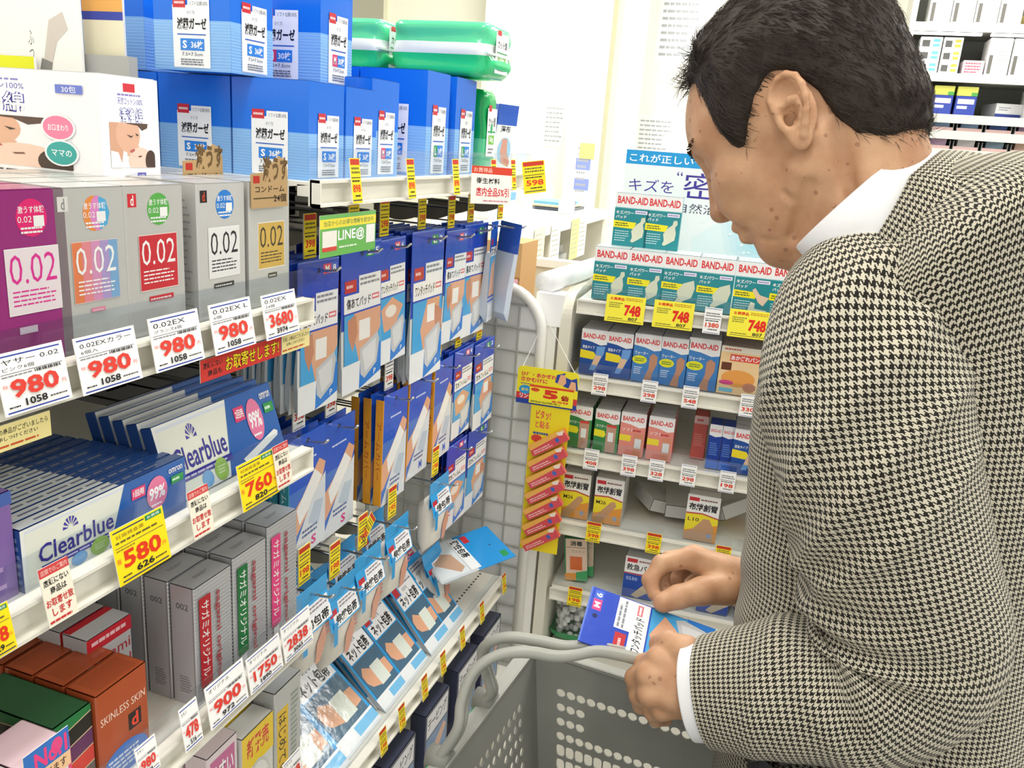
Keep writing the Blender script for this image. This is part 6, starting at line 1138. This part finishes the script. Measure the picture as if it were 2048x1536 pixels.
inner = cc+(rim-cc)*.93; mpart('sleeve_lining', np.vstack([rim, inner, inner-Tn*.05]), np.array([(k, (k+1) % n, n+(k+1) % n, n+k) for k in range(n)]+[(n+k, n+(k+1) % n, 2*n+(k+1) % n, 2*n+k) for k in range(n)]), 'houndstooth', uv=np.zeros((8*n, 2)))
# shirt cuff
def cuff(cc, rim, Tn, k0, L0, L1, nm):
    r1 = cc+(rim-cc)*k0; r = [r1-Tn*.03, r1+Tn*L0*.9, r1+Tn*L0, cc+(rim-cc)*(k0-.04)+Tn*L0, cc+(rim-cc)*(k0-.05)-Tn*.03]; N_ = len(rim)
    mpart(nm, np.vstack(r), np.array([(j*N_+k, j*N_+(k+1) % N_, (j+1)*N_+(k+1) % N_, (j+1)*N_+k) for j in range(4) for k in range(N_)]), 'shirt')
cuff(cc, rim, Tn, .90, .016, 0, 'shirt_cuff')
# sleeve buttons
for i_ in (133, 140):
    rg_ = V[i_*96:(i_+1)*96]; c_ = rg_.mean(0); p_ = rg_[79]; d_ = (p_-c_)/np.linalg.norm(p_-c_); mb = MB(); q_ = p_-np.array([.12, .87, 0]); mb.tube([q_-d_*.001, q_+d_*.003, q_+d_*.0038], [.0085, .0085, .006], '#2b2724', 'plastic', 16); mb.build('sleeve_button', man)
# right sleeve (far side)
pR = [atD(1800, 480, .98), (.15, 1.045, 1.27), (.165, 1.07, 1.12), (.13, 1.10, 1.02), atD(1600, 1160, 1.05), atD(1515, 1165, 1.045)]
V2, F2, UV2 = sleeve(pR, [.03, .07, .075, .072, .068, .06, .052], 's', lambda t, th: .002*np.sin(th*3+8*t), ref=np.array([0, 1, .1]), n=48, R=60); mpart('sleeve', V2, F2, 'houndstooth', uv=UV2)
# torso
cF, cBk = atD(1622, 508, .775), atD(1842, 322, .80)
ax_ = cBk-cF; cm = (cF+cBk)/2; ra = np.linalg.norm(ax_)/2; ax_ = -ax_/np.linalg.norm(ax_); lat = bL-ax_*(bL@ax_); lat /= np.linalg.norm(lat); nrm = np.cross(ax_, lat); nrm = nrm if nrm[2] > 0 else -nrm
lat = lat-nrm*.17; lat /= np.linalg.norm(lat); nrm = np.cross(ax_, lat); nrm = nrm if nrm[2] > 0 else -nrm
tc = cm-nrm*.012
cen_ = [(.158, .933, .72), (.150, .931, .92), (.140, .929, 1.05), (.132, .924, 1.17), (.125, .915, 1.27), tuple(tc-nrm*.060+np.array([.012, .018, 0])), tuple(tc-nrm*.024), tuple(tc)]
ta = [.164, .158, .155, .158, .154, .124, .098, ra+.001]; tb = [.185, .178, .168, .170, .172, .156, .100, .068]
C = catmull(cen_, 110); t_ = np.linspace(0, 1, 111); TA = np.interp(t_, np.linspace(0, 1, 8), ta); TB = np.interp(t_, np.linspace(0, 1, 8), tb)
for _ in range(4): TA[1:-1] = (TA[:-2]+TA[1:-1]*2+TA[2:])/4; TB[1:-1] = (TB[:-2]+TB[1:-1]*2+TB[2:])/4
tl_ = math.asin(-ax_[2]) if ax_[2] < 0 else .5; tilt = np.interp(t_, [0, .5, .72, 1], [0, .12, tl_, tl_]); Aax = np.array([(bF*math.cos(a)-zz_*math.sin(a)) for a in tilt])
def foldT(s, th):
    t = s/.66; d = .002*np.sin(5*th+6*t)
    for (c, w, a) in [(.30, .04, .004), (.42, .035, .005), (.53, .03, .004)]: d = d+a*np.exp(-((t-c-.10*ang(th, 1.0))/w)**2)*np.exp(-(ang(th, .9)/1.0)**2)
    return d
wl_ = np.interp(t_, [.6, .85], [0, 1])[:, None]; BB = bL*(1-wl_)+lat*wl_; BB /= np.linalg.norm(BB, axis=1)[:, None]
V, F, UV = loft(C, Aax*TA[:, None], BB*TB[:, None], 160, foldT, e=.86); jk = mpart('jacket', V, F, 'houndstooth', uv=UV)
# collar rings: shirt collar, jacket collar
def ring(sc_a, sc_b, off, n=72, front=0): th_ = np.arange(n)/n*2*PI; return np.array([cm+ax_*math.cos(a)*sc_a+lat*math.sin(a)*sc_b+nrm*(off+front*max(0, math.cos(a))) for a in th_])
def strip(rings, nm, mt, uvs=None):
    n = len(rings[0]); F = []; UV = []; V = np.vstack(rings); s = [0]
    for a, b in zip(rings, rings[1:]): s.append(s[-1]+np.linalg.norm(a-b, axis=1).mean())
    mr = np.linalg.norm(rings[len(rings)//2]-cm, axis=1).mean()
    for j in range(len(rings)-1):
        for k in range(n): F.append((j*n+k, j*n+(k+1) % n, (j+1)*n+(k+1) % n, (j+1)*n+k)); v0, v1 = k*mr*2*PI/n, (k+1)*mr*2*PI/n; UV += [(v0, s[j]), (v1, s[j]), (v1, s[j+1]), (v0, s[j+1])]
    return mpart(nm, V, np.array(F), mt, uv=np.array(UV))
strip([ring(ra+.002, .066, -.05), ring(ra+.001, .067, -.01), ring(ra, .0665, .014), ring(ra-.002, .064, .0155), ring(ra-.003, .063, 0), ring(ra-.003, .064, -.03)], 'shirt_collar', 'shirt')
strip([ring(ra-.001, .070, -.024, front=-.03), ring(ra+.001, .0715, -.006, front=-.03), ring(ra+.003, .074, -.006, front=-.03), ring(ra+.008, .083, -.013, front=-.03), ring(ra+.014, .095, -.024, front=-.035), ring(ra+.020, .108, -.038, front=-.04), ring(ra+.020, .1085, -.042, front=-.04), ring(ra+.012, .098, -.046, front=-.04)], 'jacket_collar', 'houndstooth')
# front edge and lapel of the jacket
# trousers and shoes
for sg in (-1, 1):
    hip = np.array([.148, .872, .90])+bL*sg*.09; kn = hip+np.array([.0, 0, -.42])+bL*sg*.01; an = np.array([hip[0]+.02, hip[1], .08])+bL*sg*.015
    C = catmull([hip, kn, an], 30); r_ = np.interp(np.linspace(0, 1, 31), [0, .5, 1], [.105, .085, .065]); T, A, B = frames(C, np.array([1., 0, 0])); V, F, UV = loft(C, A*r_[:, None], B*(r_*.95)[:, None], 32, lambda s, th: .003*np.sin(3*th+20*s)); mpart('trouser_leg', V, F, 'trousers')
    fs = Fld((-16, -6, 0), (12, 6, 11), .5); fs.add(fs.cap((4, 0, 4.0), (-9, 0, 3.0), 4.0, 3.4)); fs.add(fs.cap((3, 0, 4), (3, 0, 9), 3.8, 3.6), 2); fs.d = smax(fs.d, -(fs.Z-.3)+0*fs.X+0*fs.Y, .3); V, F = fs.mesh(); c, s_ = math.cos(-bY), math.sin(-bY); R2 = np.array([[c, -s_, 0], [s_, c, 0], [0, 0, 1]]); mpart('shoe', (V/100)@R2.T+np.array([an[0], an[1], 0]), F, 'shoe')
# ---- hands
def hand(pts, nm, boxpad=.03, extra=None):
    allp = np.array([p for ch in pts for (p, r) in ch]); o0 = allp.mean(0); lo = (allp.min(0)-o0-boxpad)*100; hi = (allp.max(0)-o0+boxpad)*100; f = Fld(lo, hi, .16)
    for ch in pts:
        for (a, ra), (b, rb) in zip(ch, ch[1:]): f.add(f.cap((a-o0)*100, (b-o0)*100, ra*100, rb*100), .55)
    if extra: extra(f, o0)
    V, F = f.mesh(); return mpart(nm, o0+V/100, F, 'hand_skin')
D = lambda u, v, d, r: (atD(u, v, d), r)
# left hand closed round the basket handles, thumb up against the pouch
wl = D(1430, 1375, .868, .030); wl2 = D(1470, 1378, .86, .029)
hand([[wl2, wl], [wl, D(1318, 1318, .880, .0125)], [wl, D(1298, 1350, .876, .0128)], [wl, D(1300, 1388, .874, .0125)], [wl, D(1325, 1418, .876, .0115)], [D(1385, 1345, .868, .020), D(1345, 1390, .868, .017)],
      [D(1318, 1318, .880, .0122), D(1288, 1328, .900, .0098), D(1290, 1348, .922, .0088), D(1312, 1352, .935, .0078)],
      [D(1298, 1350, .876, .0125), D(1270, 1356, .898, .0100), D(1272, 1378, .922, .0090), D(1298, 1384, .935, .0080)],
      [D(1300, 1388, .874, .0120), D(1278, 1392, .897, .0095), D(1282, 1410, .920, .0086), D(1306, 1414, .932, .0076)],
      [D(1325, 1418, .876, .0108), D(1305, 1424, .895, .0085), D(1312, 1438, .915, .0076), D(1332, 1440, .925, .0068)],
      [D(1400, 1335, .866, .020), D(1372, 1302, .872, .0150), D(1338, 1285, .886, .0115), D(1316, 1288, .898, .0098)]], 'left_hand')
# right hand pinching the pouch from above
wr = D(1492, 1168, 1.035, .0285); wr2 = D(1560, 1165, 1.045, .029)
hand([[wr2, wr], [wr, D(1378, 1116, 1.010, .0125)], [wr, D(1388, 1112, 1.030, .0128)], [wr, D(1402, 1122, 1.050, .0122)], [wr, D(1418, 1140, 1.068, .0115)], [D(1440, 1150, 1.02, .021), D(1420, 1180, 1.02, .017)],
      [D(1378, 1116, 1.010, .0120), D(1322, 1128, 1.000, .0100), D(1300, 1160, .992, .0090), D(1308, 1188, .985, .0078)],
      [D(1388, 1112, 1.030, .0125), D(1338, 1120, 1.030, .0100), D(1322, 1152, 1.022, .0090), D(1332, 1184, 1.012, .0080)],
      [D(1402, 1122, 1.050, .0118), D(1362, 1140, 1.055, .0095), D(1350, 1166, 1.048, .0086), D(1358, 1190, 1.035, .0078)],
      [D(1418, 1140, 1.068, .0105), D(1385, 1158, 1.075, .0085), D(1376, 1178, 1.068, .0076), D(1382, 1196, 1.055, .0068)],
      [D(1450, 1176, 1.008, .021), D(1404, 1182, .988, .0158), D(1356, 1194, .976, .0132), D(1326, 1205, .970, .0118)]], 'right_hand')
# thumb nail
# ---- pouch held in the hands
A_, B_, C_ = atD(1185, 1172, .985), atD(1155, 1280, .915), atD(1452, 1236, .985)
wv = A_-B_; wv_l = np.linalg.norm(wv); ex = wv/wv_l; hv = A_-C_; hv = hv-ex*(hv@ex); hl = np.linalg.norm(hv); ey = hv/hl; en = np.cross(ex, ey)
make_pouch('held', wv_l, hl, .009, '#1d49d8', .3, '#2a5ad8', pr_pad('ワンタッチパッド', 'M', '6', '#e8448a', 2), name='held_pouch')
o = put('held', (0, 0, 0), 0, 'blue medium pad pouch held in both of the man\'s hands above the basket')
# local x = ex, local z = ey, local -y = front normal
fn = np.cross(ex, ey); mw_ = Matrix([[ex[0], -fn[0], ey[0], 0], [ex[1], -fn[1], ey[1], 0], [ex[2], -fn[2], ey[2], 0], [0, 0, 0, 1]])
cpos = (A_+B_)/2; mw_.translation = Vector(cpos); o.rotation_mode = 'XYZ'; o.location = Vector(cpos); o.rotation_euler = mw_.to_3x3().to_euler()
# ---------------------------------------------------------------- shopping basket hanging from the left hand
BG = '#8f9089'; RZB = .82; bW, bD, bH = .37, .32, .21; bx0 = np.array([-.253, .925, 0]); brz = -.075
bk = empty('shopping_basket', (bx0[0], bx0[1], RZB-bH), brz, 'grey plastic shopping basket with punched holes hanging below the man\'s hands', 'basket')
mat('basket_plastic', .42, spec=.4, bump=.05, bscale=700)
def wall(P00, P10, P01, P11, nx, nz, holef, nm):
    """bilinear wall sheet from P00..P11 divided in cells; holef(i,j)->None|'o'|'s'"""
    P00, P10, P01, P11 = map(np.array, (P00, P10, P01, P11)); mb = MB(); n8 = 12
    def pt(s, t): return (P00*(1-s)+P10*s)*(1-t)+(P01*(1-s)+P11*s)*t
    W_ = np.linalg.norm(P10-P00); H_ = np.linalg.norm(P01-P00); out = np.cross(P10-P00, P01-P00); out /= np.linalg.norm(out)
    for i in range(nx):
        for j in range(nz):
            s0, s1, t0, t1 = i/nx, (i+1)/nx, j/nz, (j+1)/nz; h = holef(i, j)
            if h is None: mb.poly([pt(s0, t0), pt(s1, t0), pt(s1, t1), pt(s0, t1)], BG, 'basket_plastic'); continue
            cs, ct = (s0+s1)/2, (t0+t1)/2; rs_ = .0052/W_; rt = (.0052 if h == 'o' else .0075)/H_; cw, ch = (s1-s0)/2, (t1-t0)/2; inn = []; o_ = []
            for k in range(n8):
                a = 2*PI*(k+.5)/n8; x, y = math.cos(a), math.sin(a); inn.append(pt(cs+rs_*(np.sign(x)*abs(x)**(1 if h == 'o' else .6)), ct+rt*(np.sign(y)*abs(y)**(1 if h == 'o' else .6)))); m = max(abs(x), abs(y)); o_.append((cs+cw*x/m, ct+ch*y/m))
            # outer ring incl. corners
            for k in range(n8):
                k2 = (k+1) % n8; a, b = o_[k], o_[k2]; pts = [pt(*a)]
                if abs(a[0]-b[0]) > 1e-9 and abs(a[1]-b[1]) > 1e-9:
                    cx = max(a[0], b[0]) if a[0]+b[0] > 2*cs else min(a[0], b[0]); cy = max(a[1], b[1]) if a[1]+b[1] > 2*ct else min(a[1], b[1]); pts.append(pt(cx, cy))
                pts += [pt(*b), inn[k2], inn[k]]; mb.poly(pts, BG, 'basket_plastic')
                mb.poly([inn[k], inn[k2], inn[k2]-out*.0022, inn[k]-out*.0022], BG, 'basket_plastic')
    mb.poly([pt(0, 0)-out*.0022, pt(0, 1)-out*.0022, pt(0, 1), pt(0, 0)], BG, 'basket_plastic'); o = mb.build(nm, bk); merge_smooth(o); o.data.polygons.foreach_set('use_smooth', [False]*len(o.data.polygons))
    return o
t = .035
R0, R1, R2, R3 = (0, 0, bH), (bW, 0, bH), (bW, -bD, bH), (0, -bD, bH); Q0, Q1, Q2, Q3 = (t, -t*.8, 0), (bW-t, -t*.8, 0), (bW-t, -bD+t*.8, 0), (t, -bD+t*.8, 0)
def far_h(i, j):
    r = 10-j
    if i < 2 or i > 23 or j == 0: return None
    if r == 1: return None
    if r == 2: return 'o'
    if r in (3, 4): return 'o' if i < 5 or i > 18 else None
    if r == 5: return 'o'
    if r > 5: return 's' if j % 2 == 1 or j > 0 else None
    return None
wall(Q0, Q1, R0, R1, 26, 11, far_h, 'far_side')
def left_h(i, j): return None if (i < 3 or i > 16 or j < 1 or j > 8 or (3 < j < 7 and 6 < i < 13)) else 'o'
wall(Q3, Q0, R3, R0, 20, 11, left_h, 'left_side'); wall(Q1, Q2, R1, R2, 20, 11, left_h, 'right_side'); wall(Q2, Q3, R2, R3, 26, 11, far_h, 'near_side')
wall(Q0, Q3, Q1, Q2, 14, 16, lambda i, j: 'o' if 0 < i < 13 and 0 < j < 15 else None, 'bottom')
mb = MB()
for a, b in ((R0, R1), (R1, R2), (R2, R3), (R3, R0)):
    a, b = np.array(a), np.array(b); d = (b-a)/np.linalg.norm(b-a); ou = np.cross(d, (0, 0, 1)); ou = -ou if ou@((a+b)/2-np.array([bW/2, -bD/2, bH])) < 0 else ou
    a2, b2 = a-d*0, b+d*0; A0, B0 = a-ou*.002-d*.0, b-ou*.002; A1, B1 = a+ou*.018-d*.018, b+ou*.018+d*.018
    mb.hexa([tuple(A0-np.array([0, 0, .004])), tuple(B0-np.array([0, 0, .004])), tuple(B1-np.array([0, 0, .012])), tuple(A1-np.array([0, 0, .012])), tuple(A0), tuple(B0), tuple(B1-np.array([0, 0, .003])), tuple(A1-np.array([0, 0, .003]))], '#a5a69e', 'basket_plastic')
mb.build('rim', bk)
def inv(p): c, s = math.cos(-brz), math.sin(-brz); q = np.array(p)-np.array([bx0[0], bx0[1], RZB-bH]); return np.array([c*q[0]-s*q[1], s*q[0]+c*q[1], q[2]])
ps1 = [(918, 1455, .878), (926, 1400, .880), (945, 1348, .884), (975, 1318, .888), (1012, 1304, .892), (1060, 1302, .896), (1110, 1310, .899), (1150, 1308, .902), (1195, 1300, .905), (1245, 1308, .908), (1300, 1322, .912), (1370, 1338, .916)]
ps2 = [(985, 1380, .975), (976, 1345, .965), (966, 1305, .945), (980, 1282, .93), (1020, 1272, .925), (1080, 1280, .925), (1130, 1290, .925), (1190, 1288, .925), (1245, 1297, .925), (1300, 1312, .928), (1370, 1326, .93)]
for nm, ps, yv in (('a', ps1, -.235), ('b', ps2, -.125)):
    L = [inv(atD(*p)) for p in ps]; piv = np.array([-.012, yv, bH]); rp = np.array([bW+.012, yv, bH]); top = L[-1]; R_ = [np.array([bW-.05, (top[1]+L[-1][1])/2, top[2]-.002]), np.array([bW-.005, top[1]*.7+yv*.3, top[2]-.02]), np.array([bW+.010, yv+(top[1]-yv)*.4, bH+.05]), rp]
    path = catmull([piv]+L+R_, 70)
    for k, off in enumerate((-.0042, .0042)):
        mb = MB(); mb.tube([p+np.array([0, off, -.003*k]) for p in path], .0056, '#a3a49c', 'basket_plastic', 12); mb.build('handle' if k == 0 else 'handle_ridge', bk, smooth=True)
    for q in (piv, rp): mb = MB(); mb.tube([q+np.array([-.012, 0, -.002]), q+np.array([.012, 0, -.002])], .013, '#8a8b84', 'basket_plastic', 16); mb.build('pivot_knob', bk, smooth=True)
# green and white label strip on the left rim
mb = MB(); mb.box(-.0195, -.0185, -.27, -.10, bH-.012, bH-.004, '#1f9a4e', 'gloss_card'); mb.box(-.0205, -.0195, -.20, -.14, bH-.010, bH-.006, '#f2f4f0', 'gloss_card'); mb.build('rim_label', bk)
